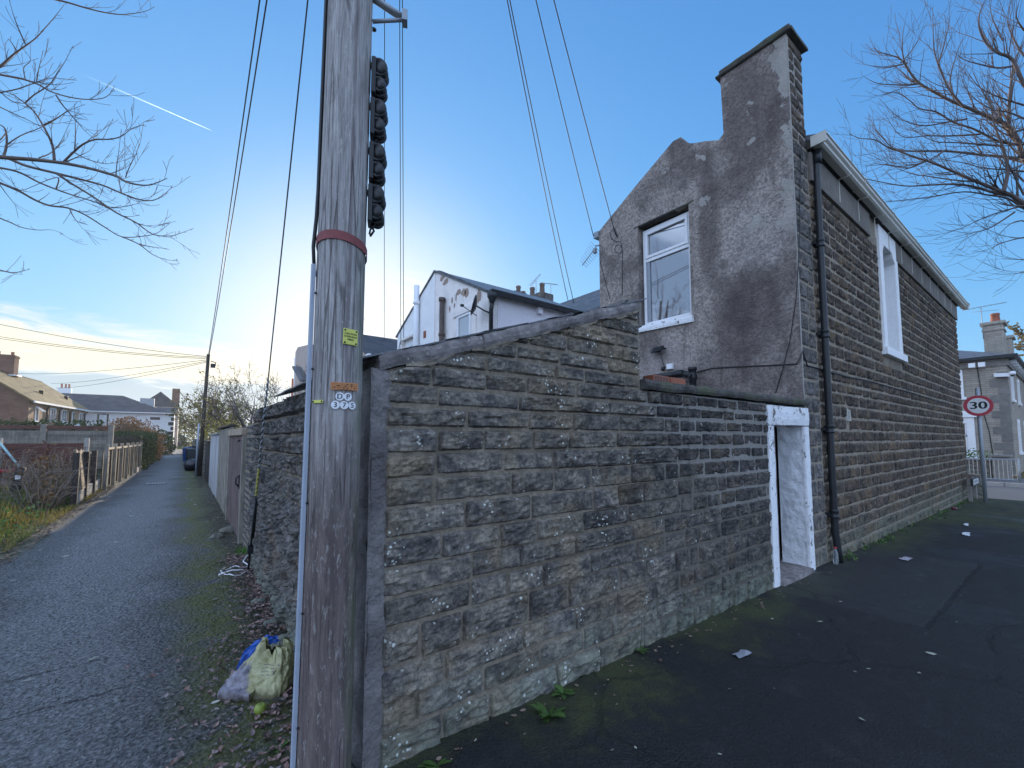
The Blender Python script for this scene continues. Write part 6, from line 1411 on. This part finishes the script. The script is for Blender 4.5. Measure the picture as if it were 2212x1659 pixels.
mb = MB(); mb.tube([(28.0, 1.62, GB+.98), (28.0, 9.62, GB+.98)], .022, 8); mb.tube([(28.0, 1.62, GB+.12), (28.0, 9.62, GB+.12)], .022, 8); mb.build('rail', m_galv, rl_)
mb = MB()
for k in range(64): mb.tube([(28.0, 1.68+k*.125, GB+.12), (28.0, 1.68+k*.125, GB+.98)], .009, 5, cap=False)
mb.build('bars', m_galv, rl_)
# speed limit sign
sg = thing('speed_limit_sign', (18.6, 1.76, gz(18.6)), 'round 30 speed limit sign on a grey post at the pavement edge', 'road sign')
mb = MB(); mb.tube([(18.64, 1.76, gz(18.6)-.1), (18.64, 1.76, 3.14)], .045, 12); mb.build('post', m_galv, sg)
zc = 2.61; nrm = Vector((-1, -.10, 0)).normalized(); cpt = Vector((18.56, 1.755, zc))
mb = MB(); mb.lathe(cpt, [(.305, -.012), (.305, 0), (.3, .004)], 40, axis=nrm); pl = mb.build('plate', m_red, sg)
mb = MB(); mb.lathe(cpt+nrm*.0042, [(.225, 0), (.225, .001)], 40, axis=nrm); mb.build('plate_centre', m_signw, pl)
tx = Vector((-nrm.y, nrm.x, 0)); mb = MB()
text_mesh(mb, '30', cpt+nrm*.0056, tx, (0, 0, 1), .30, .0005, sx=1.22)
for k in (-.010, -.005, .005, .010): text_mesh(mb, '30', cpt+nrm*(.0058+.0002*abs(k)*100)+tx*k, tx, (0, 0, 1), .30, .0005, sx=1.22)
mb.build('lettering', m_ink, pl)
for dz_ in (-.14, .14): mb = MB(); mb.lathe((18.64, 1.76, zc+dz_-.02), [(.052, 0), (.052, .04)], 12); mb.build('clamp', m_galv, sg)
# street nameplate and the leaning stone at the house end
np_ = thing('street_nameplate', (19.3, 2.05, gz(19)), 'low weathered street nameplate on short posts at the end of the stone wall', 'street sign')
for xx in (18.75, 19.75): mb = MB(); mb.box(xx-.06, 2.03, -.35, xx+.06, 2.12, .42); mb.build('post', m_stonegrey, np_, bevel=.01)
mb = MB(); mb.box(18.65, 1.99, .24, 19.85, 2.028, .46); mb.build('backboard', m_iron, np_)
mb = MB(); mb.box(18.72, 1.983, .27, 19.78, 1.989, .43); pl2 = mb.build('plate', plain('worn_white_plate', (.50, .50, .48), .6, .3, 12), np_)
mb = MB(); rg = random.Random(6)
for k in range(9): mb.box(18.85+k*.095, 1.981, .31+rg.uniform(0, .02), 18.85+k*.095+rg.uniform(.02, .06), 1.9825, .38)
mb.build('worn_lettering', plain('faded_ink', (.25, .25, .26), .7), pl2)
mb = MB(); rough_beam(mb, (19.95, 1.86, -.35), (20.03, 1.98, .50), (.36, 0, 0), (0, .5, 0), 10, .035, seed=15); tag(mb.build('boundary_stone', m_rubble, None, loc=(20.1, 2.1, -.3)), 'broken upright stone slab leaning at the far corner of the house', 'stone')
# trees beyond the corner house
m_sunleaf = leafmat('amber_leaf', (.20, .16, .06), (.30, .20, .08), .5)
tree('amber_tree', (52, -1.5, 0), 5, .3, 7, 3, 'tall amber-leaved tree behind the right side of the corner house', 41, 5200, .22, m_sunleaf, .8, .15, 3.2, .72, nb=(3, 4), minr=.02, cols=(.5, 1.2))
hedge('evergreen', ellip((47, -1.6, 2.0), (2.5, 2.5, 3.6), 19), 3500, .2, 'dark evergreen beside the corner house', (.5, 1.0), m_leafdark, cat='shrub', seed=33)
tree('bare_tree', (56, 14, 0), 4, .25, 7, 4, 'bare grey tree showing above the roof of the corner house', 43, 0, spread=.7, up=.2, L=3.2, ratio=.72, nb=(2, 3), minr=.018, bark=plain('pale_bark', (.22, .19, .18), .9))
hedge('far_hedge', boxhedge((48, -16, 0), (52, 0, 2.4), .4, 9), 2500, .2, 'dark roadside hedge beyond the corner house', (.5, 1.0), m_leafdark, seed=35)
# ---------------------------------------------------------------- small things on the ground
def leafflat(mb, p, L, a, rg, curl=.2, col=(1, 1, 1), wide=.5):
    mb.cur = col; d = Vector((math.cos(a), math.sin(a), rg.uniform(-.12, .12))); s = Vector((-d.y, d.x, rg.uniform(-.25, .25)))*L*wide*.5
    z = lambda k: Vector((0, 0, k*curl*L*.35))
    v = [p-d*L*.5+z(rg.random()), p-d*L*.2+s+z(rg.random()), p+d*L*.22+s*.85+z(rg.random()*.6), p+d*L*.5+z(rg.random()), p+d*L*.2-s*.9+z(rg.random()*.6), p-d*L*.25-s+z(rg.random())]
    c = p+z(.1); mb.add([*v, c], [(6, i, (i+1) % 6) for i in range(6)], 0, False)
rg = random.Random(17); mb = MB()
for i in range(2600):
    y = 2.05+rg.random()**1.35*5.2; x = .80-abs(rg.gauss(0, .30))*(1.15 if y < 4.4 else .55)
    if y < 2.7: x = rg.uniform(.05, .72)
    if (x-.47)**2/.03+(y-3.35)**2/.11 < .7: continue
    t_ = rg.uniform(.35, 1.15); w = rg.uniform(-.1, .22); leafflat(mb, Vector((x, y, .014+rg.random()*.018)), rg.uniform(.015, .055), rg.uniform(0, 6.28), rg, 1.1, (t_*(1+w), t_*.92, t_*(1-w*.6)))
for i in range(420):
    x = .78-abs(rg.gauss(0, .2)); y = rg.uniform(7, 26); t_ = rg.uniform(.5, 1.2); leafflat(mb, Vector((x, y, .012)), rg.uniform(.03, .08), rg.uniform(0, 6.28), rg, .4, (t_, t_*.9, t_*.8))
for i in range(1300):
    x = -2.0-abs(rg.gauss(0, .35))+.25; y = rg.uniform(8.5, 20); t_ = rg.uniform(.2, .9); leafflat(mb, Vector((x, y, .012+rg.random()*.04)), rg.uniform(.03, .09), rg.uniform(0, 6.28), rg, .5, (t_*1.1, t_*.85, t_*.6))
for i in range(90):
    x = rg.uniform(.9, 7); y = 2.15-abs(rg.gauss(0, .10)); t_ = rg.uniform(.5, 1.0); leafflat(mb, Vector((x, y, gz(x)+.02)), rg.uniform(.01, .045), rg.uniform(0, 6.28), rg, .5, (t_, t_*.9, t_*.8))
tag(mb.build('fallen_leaves', m_dead, None), 'drift of crumbled brown leaves along the wall foot', 'leaves', kind='stuff')
mb = MB()
for i in range(200):
    x = rg.uniform(-2.2, .5); y = 2.2+rg.random()**.8*16
    if rg.random() < .35: x = rg.uniform(-2.3, -1.3)
    t_ = rg.uniform(.35, 1.0); leafflat(mb, Vector((x, y, za(x, y)+.008)), rg.uniform(.02, .08)*(1 if rg.random() < .9 else 1.6), rg.uniform(-.7, .7)+.2, rg, .12, (t_, t_, t_*.95), .42)
for i in range(80):
    x = rg.uniform(1.2, 14); y = rg.uniform(-3.0, 1.9); t_ = rg.uniform(.25, .8); leafflat(mb, Vector((x, y, gz(x)+.022)), rg.uniform(.008, .035), rg.uniform(0, 6.28), rg, .12, (t_, t_, t_*.92), .45)
for u, v, L in ((1373, 1615, .035), (1027, 1602, .03), (1770, 1335, .07), (1862, 1548, .05), (1555, 1627, .03), (1668, 1330, .06), (1607, 1402, .035), (2010, 1402, .09), (1985, 1445, .05)):
    p = onz(u, v, .0); p.z = gz(p.x)+.024; leafflat(mb, p, L*.8, rg.uniform(0, 3), rg, .3, (.7, .7, .6), .5)
tag(mb.build('pale_leaves', m_pale, None), 'scattered pale leaves lying flat on the tarmac', 'leaves', kind='stuff')
rg = random.Random(8); mb = MB()
for i in range(6500):
    x = rg.uniform(-2.2, .78); y = 1.6+rg.random()**1.7*9; r = rg.uniform(.003, .0125); t_ = rg.uniform(.3, 1.9); mb.cur = (t_, t_, t_); p = Vector((x, y, za(x, y)+r*.3))
    a = rg.random()*6; mb.add([p+Vector((r*math.cos(a), r*math.sin(a), 0)), p+Vector((r*math.cos(a+2), r*math.sin(a+2), 0)), p+Vector((r*math.cos(a+4), r*math.sin(a+4), 0)), p+Vector((0, 0, r*.9))], [(0, 1, 3), (1, 2, 3), (2, 0, 3)], 0, False)
tag(mb.build('grit', plain('grit_stone', (.16, .155, .15), .9, .3, 30, .3), None), 'loose grit over the worn alley tarmac', 'grit', kind='stuff')
# burst compost sack, blue bag end and apple by the pole
def f_sack(t):
    p = t.obj(); x, y, z = t.xyz(p); n = t.noise(p, 14, 5, .7); n2 = t.noise(p, 40, 4)
    c = t.mix(t.step(n, .3, .7), (.30, .28, .12), (.46, .44, .24)); k = t.step(t.math('ADD', t.math('ADD', x, t.math('MULTIPLY', y, .25)), t.math('ADD', t.math('MULTIPLY', n, .06), t.math('MULTIPLY', z, -.25))), -.085, -.11)
    c = t.mix(k, c, t.mix(t.step(n, .35, .6), (.10, .09, .12), (.27, .25, .29)))
    c = t.mix(t.math('MULTIPLY', t.step(t.math('ADD', z, t.math('MULTIPLY', n, .1)), .12, .04), .85), c, (.07, .055, .03)); c = t.mix(t.math('MULTIPLY', t.step(n2, .52, .68), .55), c, (.15, .12, .06))
    ln = t.math('MULTIPLY', t.math('MULTIPLY', t.step(t.math('ABSOLUTE', t.math('SUBTRACT', t.math('FRACT', t.math('MULTIPLY', z, 62)), .5)), .18, .10), t.step(t.math('ABSOLUTE', t.math('SUBTRACT', z, .14)), .035, .03)), t.step(t.math('ABSOLUTE', t.math('SUBTRACT', x, .03)), .055, .05))
    c = t.mix(t.math('MULTIPLY', ln, t.step(n2, .42, .5)), c, (.13, .12, .10))
    return dict(c=c, r=.38, n=t.bump(t.math('ADD', n, t.math('MULTIPLY', n2, .3)), .5, .012), s=.5)
SB = Vector((.485, 3.36, .008)); sack = thing('compost_sack', SB, 'burst muddy yellow plastic sack slumped beside the telegraph pole', 'plastic sack')
mb = MB(); nu, nv = 110, 64; vs = []; exX = Vector((.80, -.6, 0)); exY = Vector((.6, .8, 0))
for j in range(nv+1):
    t = j/nv
    for i in range(nu):
        a = 2*math.pi*i/nu; sq = lambda c: math.copysign(abs(c)**.65, c); ca, sa = math.cos(a), math.sin(a)
        k = 1.02-.10*t-.62*max(0, t-.25)**1.1 if t < .97 else .30
        n1 = mnoise.noise(Vector((ca*1.3, sa*1.3, t*1.5))); rg1 = abs(mnoise.noise(Vector((ca*2.6+n1*.6, sa*2.6, t*2.2+4)))); rg2 = abs(mnoise.noise(Vector((ca*6, sa*6, t*5+n1))))
        k *= 1+.20*n1+(.10+.30*t)*(.28-rg1)+(.05+.10*t)*(.22-rg2)
        crest = 1+.32*mnoise.noise(Vector((ca*1.7+3, sa*1.7, 2)))+.22*mnoise.noise(Vector((ca*4.5, sa*4.5, 9)))
        vs.append(SB+exX*(sq(ca)*.20*k+.035*t)+exY*(sq(sa)*.13*k+.05*t)+Vector((0, 0, .235*(t**.9)*(1+(crest-1)*t)+.012*mnoise.noise(Vector((ca*3, sa*3, t*6)))*(t > .05))))
mb.add(vs, [(j*nu+i, j*nu+(i+1) % nu, (j+1)*nu+(i+1) % nu, (j+1)*nu+i) for j in range(nv) for i in range(nu)], 0, True); mb.build('sack_body', mat('muddy_sack_plastic', f_sack), sack)
mb = MB(); rough_beam(mb, SB-exX*.21-exY*.13+Vector((0, 0, .002)), SB+exX*.02-exY*.165+Vector((0, 0, .002)), exY*.06, (0, 0, .05), 26, .014, seed=22); mb.build('sack_fold', mat('muddy_sack_fold', f_sack), sack)
mb = MB(); top = [SB-exX*.20+exY*.05+Vector((0, 0, .09)), SB-exX*.17+exY*.09+Vector((0, 0, .16)), SB-exX*.10+exY*.12+Vector((0, 0, .215)), SB-exX*.03+exY*.13+Vector((0, 0, .25)), SB+exX*.02+exY*.14+Vector((0, 0, .25))]
vs = []; n_ = 24
for i in range(n_+1):
    q_ = i/n_*(len(top)-1); p = top[min(int(q_), len(top)-2)].lerp(top[min(int(q_), len(top)-2)+1], q_-min(int(q_), len(top)-2))
    for q in range(9): a = q/8-.5; w_ = .05*(.6+.8*math.sin(math.pi*i/n_)); vs.append(p+Vector((.4*a*w_, -.3*a*w_, -a*w_+.012*mnoise.noise(Vector((i*.5, q*.9, 2)))))-exY*(.022*mnoise.noise(Vector((i*.45, q*.8, 7)))))
mb.add(vs, [(i*9+j, i*9+j+1, (i+1)*9+j+1, (i+1)*9+j) for i in range(n_) for j in range(8)], 0, True); tag(mb.build('blue_bag', plain('blue_polythene', (.015, .09, .42), .3, .3, 30, .4, .01), None, loc=top[0]), 'torn strip of blue plastic bag on top of the yellow sack', 'plastic bag')
ap = onz(562, 1535, .03); mb = MB(); mb.lathe((ap.x, ap.y, .008), [(.004, .055), (.016, .060), (.026, .055), (.033, .036), (.031, .018), (.018, .004), (.004, .002)][::-1], 18); o_ = thing('windfall_apple', (ap.x, ap.y, 0), 'small green windfall apple in front of the yellow sack', 'apple'); mb.build('fruit', plain('green_apple_skin', (.24, .30, .05), .4, .25, 30), o_)
mb = MB(); mb.tube([(ap.x, ap.y, .06), (ap.x+.006, ap.y, .075)], .0018, 5); mb.build('stalk', m_bark, o_)
# stones fallen from the rubble wall
for k, (u, v, s) in enumerate(((495, 1148, .13), (470, 1160, .09), (592, 1345, .07), (610, 1395, .10), (560, 1300, .06))):
    c = onz(u, v, .02); mb = MB(); vs = []; nu, nv = 9, 6
    for j in range(nv+1):
        ph = math.pi*j/nv
        for i in range(nu): th = 2*math.pi*i/nu; d = Vector((math.sin(ph)*math.cos(th), math.sin(ph)*math.sin(th), math.cos(ph))); kk = s*(1+.35*mnoise.noise(d*1.6+Vector((k*5, 0, 0)))); vs.append((c.x+d.x*kk*1.2, c.y+d.y*kk, max(0, .3*s+d.z*kk*.6)))
    mb.add(vs, [(j*nu+i, j*nu+(i+1) % nu, (j+1)*nu+(i+1) % nu, (j+1)*nu+i) for j in range(nv) for i in range(nu)])
    tag(mb.build('loose_stone', m_rubble, None, loc=c), ['largest loose stone below the brown gate', 'flat loose stone left of the largest one by the gate', 'small loose stone at the rubble wall foot above the leaf drift', 'squarish loose stone half in the leaf drift by the wall', 'smallest loose stone against the rubble wall'][k], 'stone')
# white cable and paper scraps
c = onz(510, 1235, .01); mb = MB(); rg = random.Random(2)
pts = [c+Vector((.14*math.cos(a)*(1+.2*math.sin(3*a)), .2*math.sin(a), .012+.012*math.sin(5*a))) for a in lin(.3, 6.6, 26)]+[c+Vector((.1, .3, .04)), c+Vector((.17, .42, .10))]
mb.tube(pts, .008, 6); mb.tube([c+Vector((-.18, -.05, .01)), c+Vector((-.05, .02, .02)), c+Vector((.08, -.02, .012))], .011, 6); tag(mb.build('discarded_cable', m_upvc, None, loc=c), 'tangled loop of white cable dropped by the rubble wall', 'cable')
def scrap(name, u, v, L, w, a, m, label, cat):
    p = onz(u, v, -.03); p.z = gz(p.x)+.024; mb = MB(); d = Vector((math.cos(a), math.sin(a), 0)); s = Vector((-d.y, d.x, 0)); vs = []
    for i in range(5):
        for j in range(3): vs.append(p+d*L*(i/4-.5)*(1+.25*mnoise.noise(Vector((i*1.3, j*1.7, u))))+s*w*(j/2-.5)*(1+.5*mnoise.noise(Vector((i*1.1, j, u+5))))+Vector((0, 0, .035*abs(mnoise.noise(Vector((i*.9, j*1.3, u)))))))
    n = len(vs); vs += [q-Vector((0, 0, .0015)) for q in vs]
    fs = [(i*3+j, i*3+j+1, (i+1)*3+j+1, (i+1)*3+j) for i in range(4) for j in range(2)]; mb.add(vs, fs+[tuple(n+k for k in f[::-1]) for f in fs])
    return tag(mb.build(name, m, None, loc=p), label, cat)
m_cardg = plain('grey_card', (.22, .23, .26), .8, .15, 30); m_paperw = plain('white_paper', (.6, .62, .66), .7, .1, 20)
scrap('flattened_card', 1603, 1417, .15, .06, -.2, m_cardg, 'flattened grey strip of card in the middle of the pavement', 'litter')
scrap('crisp_packet', 1957, 1200, .20, .10, -.1, plain('foil_packet', (.45, .40, .44), .3, .3, 40, m=.3), 'crumpled shiny snack packet on the pavement right of the drainpipe', 'litter')
scrap('paper_scrap', 2086, 1144, .30, .10, .1, m_paperw, 'pale paper strip near the far mossy pavement', 'litter')
scrap('paper_scrap', 2086, 1123, .22, .07, .1, m_paperw, 'narrow white paper scrap just beyond the pale strip', 'litter')
p = onz(2056, 1099, -.15); mb = MB(); ax = Vector((.8, -.6, 0)); mb.lathe(Vector((p.x, p.y, gz(p.x)+.05)), [(.022, 0), (.033, .008), (.033, .105), (.024, .118)], 14, axis=ax); cn = thing('drinks_can', (p.x, p.y, gz(p.x)), 'dark red drinks can lying on its side by the mossy wall', 'can'); mb.build('body', plain('can_red', (.12, .02, .03), .3), cn)
mb = MB(); mb.lathe(Vector((p.x, p.y, gz(p.x)+.05))+ax*.119, [(.024, 0), (.026, .004), (.018, .005)], 14, axis=ax); mb.build('rim', plain('can_rim', (.7, .7, .7), .25, m=.6), cn)
b = Vector((7.20, 2.12, gz(7.2)+.015)); m_clear = plain('clear_plastic', (.75, .80, .82), .15, .05, 10, 0); m_clear.node_tree.nodes['Principled BSDF'].inputs['Transmission Weight'].default_value = .85; bt_ = thing('plastic_bottle', b, 'empty clear plastic bottle tucked behind the foot of the drainpipe', 'bottle')
mb = MB(); mb.lathe(b, [(.022, 0), (.032, .01), (.032, .10), (.028, .115), (.032, .13), (.024, .17), (.011, .20), (.011, .215)], 16); mb.build('body', m_clear, bt_)
mb = MB(); mb.lathe(b+Vector((0, 0, .21)), [(.017, 0), (.017, .022)], 12); mb.build('cap', m_red, bt_)
# weeds at the wall foot
def weed(name, u, v, n, L, label, stalk=0):
    p = onz(u, v, 0); p.z = gz(p.x)+.015; rg = random.Random(int(u)); o = thing(name, p, label, 'weed'); mb = MB()
    for k in range(n):
        a = rg.uniform(0, 6.28); el_ = rg.uniform(.2, .9); d = Vector((math.cos(a), math.sin(a), 0)); s = Vector((-d.y, d.x, 0)); l = L*rg.uniform(.5, 1.1); w = l*rg.uniform(.09, .15); vs = []
        t_ = rg.uniform(.7, 1.3); mb.cur = (t_, t_, t_*.9)
        for i in range(7):
            t = i/6; c_ = p+d*l*t*math.cos(el_)+Vector((0, 0, l*(math.sin(el_)*t-.55*t*t*math.sin(el_)))); ww = w*math.sin(math.pi*(t*.9+.06))*(1+.3*(i % 2)); vs += [c_-s*ww, c_+Vector((0, 0, -.1*ww)), c_+s*ww]
        mb.add(vs, [(i*3+j, i*3+j+1, (i+1)*3+j+1, (i+1)*3+j) for i in range(6) for j in range(2)], 0, True)
    mb.build('leaves', m_weed, o)
    if stalk: mb = MB(); mb.tube([p, p+Vector((.01, -.01, stalk*.5)), p+Vector((.03, 0, stalk))], .003, 5); mb.build('stalk', m_twig, o)
weed('weed_plant', 1186, 1545, 24, .15, 'broad-leaved green weed sprawling at the foot of the near wall')
weed('weed_plant', 1215, 1495, 14, .11, 'smaller green weed just behind the sprawling one')
weed('weed_plant', 1382, 1402, 9, .10, 'compact weed with a bare stalk at the wall foot', .24)
weed('weed_plant', 945, 1655, 7, .10, 'grey-green weed at the bottom edge of the near wall')
weed('weed_plant', 596, 1625, 8, .08, 'tiny weed seedling in the leaf drift left of the pole')
rg = random.Random(91); mb = MB()
for i in range(520):
    x = rg.choice((rg.uniform(9, 19.5), rg.uniform(13, 19.5), rg.uniform(7.5, 10))); 
    if mnoise.noise(Vector((x*1.5, 0, 0))) < -.05: continue
    leaf(mb, Vector((x, 2.16-abs(rg.gauss(0, .07)), gz(x)+.02+abs(rg.gauss(0, .035)))), rg.uniform(.015, .045), rg, 1.6, (lambda c: (c, c, c*.9))(rg.uniform(.6, 1.2)))
for i in range(260): 
    p = onz(528+rg.gauss(0, 9), 1195+rg.gauss(0, 5), 0); blade(mb, Vector((p.x, p.y, .0)), rg.uniform(.03, .10), .003, .05, rg.uniform(0, 6.28), (1.2, 1.5, .9))
tag(mb.build('wall_foot_weeds', m_weed, None), 'small green weeds along the foot of the house wall', 'weeds', kind='stuff')
# perforated red bricks left on the coping
p = ony(1420, 819, 2.33); zt_ = 2.152
for k, (dx_, lab) in enumerate(((0, 'slotted red air brick lying on the yard wall coping'), (.27, 'plain red brick lying on the coping beside the slotted one'))):
    bx = p.x+dx_; mb = MB(); mb.box(bx-.13, 2.28, zt_, bx+.12, 2.38, zt_+.07); o_ = thing('loose_brick', (bx, 2.33, zt_), lab, 'brick'); mb.build('body', m_terra, o_, bevel=.006)
    if k == 0:
        mb = MB()
        for q in range(9): mb.box(bx-.11+q*.024, 2.2785, zt_+.01, bx-.098+q*.024, 2.2795, zt_+.062)
        mb.build('slots', m_black, o_)
# iron drain grating and manhole in the alley
p = onz(336, 1045, 0); mb = MB(); mb.box(p.x-.32, p.y-.32, .002, p.x+.32, p.y+.32, .012)
dg = thing('drain_grating', (p.x, p.y, 0), 'square iron drain grating set in the alley surface', 'drain'); mb.build('frame', m_iron, dg)
mb = MB()
for q in range(7): mb.box(p.x-.26+q*.08, p.y-.26, .013, p.x-.22+q*.08, p.y+.26, .022)
mb.build('bars', m_galv, dg)
# vapour trail high overhead
cA_ = dep(457, 282, 3000); cB_ = dep(120, 135, 3300); m_trail = D.materials.new('vapour_trail'); m_trail.use_nodes = True; t = NT(m_trail.node_tree)
gx_ = t.xyz(t.node('ShaderNodeTexCoord').outputs['Generated'])[0]; al = t.math('MULTIPLY', t.step(gx_, .12, .95), t.step(t.noise(t.obj(), .02, 3), .1, .5)); tb = t.node('ShaderNodeBsdfTransparent'); tl = t.node('ShaderNodeBsdfTranslucent', {'Color': (.95, .95, .95, 1)}); df = t.node('ShaderNodeBsdfDiffuse', {'Color': (.95, .95, .95, 1)})
ad = t.node('ShaderNodeAddShader', {0: tl.outputs[0], 1: df.outputs[0]}); mx = t.node('ShaderNodeMixShader', {0: t.math('MULTIPLY', al, .24), 1: tb.outputs[0], 2: ad.outputs[0]}); t.L.new(mx.outputs[0], m_trail.node_tree.nodes['Material Output'].inputs[0])
mb = MB(); mb.tube([cA_.lerp(cB_, q) for q in lin(0, 1, 12)], [.8]+[2.4+.3*q for q in range(12)], 8, cap=False); tag(mb.build('vapour_trail', m_trail, None, loc=cA_), 'thin white vapour trail slanting across the sky above the left branches', 'vapour trail')

# ---------------------------------------------------------------- winter haze lying over the gardens
hz_ = MB(); hz_.box(-270, -270, -2, 270, 270, 15)
m_haze = D.materials.new('haze'); m_haze.use_nodes = True; t = NT(m_haze.node_tree); m_haze.node_tree.nodes.remove(m_haze.node_tree.nodes['Principled BSDF'])
pv = t.node('ShaderNodeVolumePrincipled', {'Color': (.86, .92, 1.0, 1), 'Density': HAZE, 'Anisotropy': .55}); t.L.new(pv.outputs[0], m_haze.node_tree.nodes['Material Output'].inputs['Volume'])
tag(hz_.build('haze', m_haze, None), None, kind='stuff')
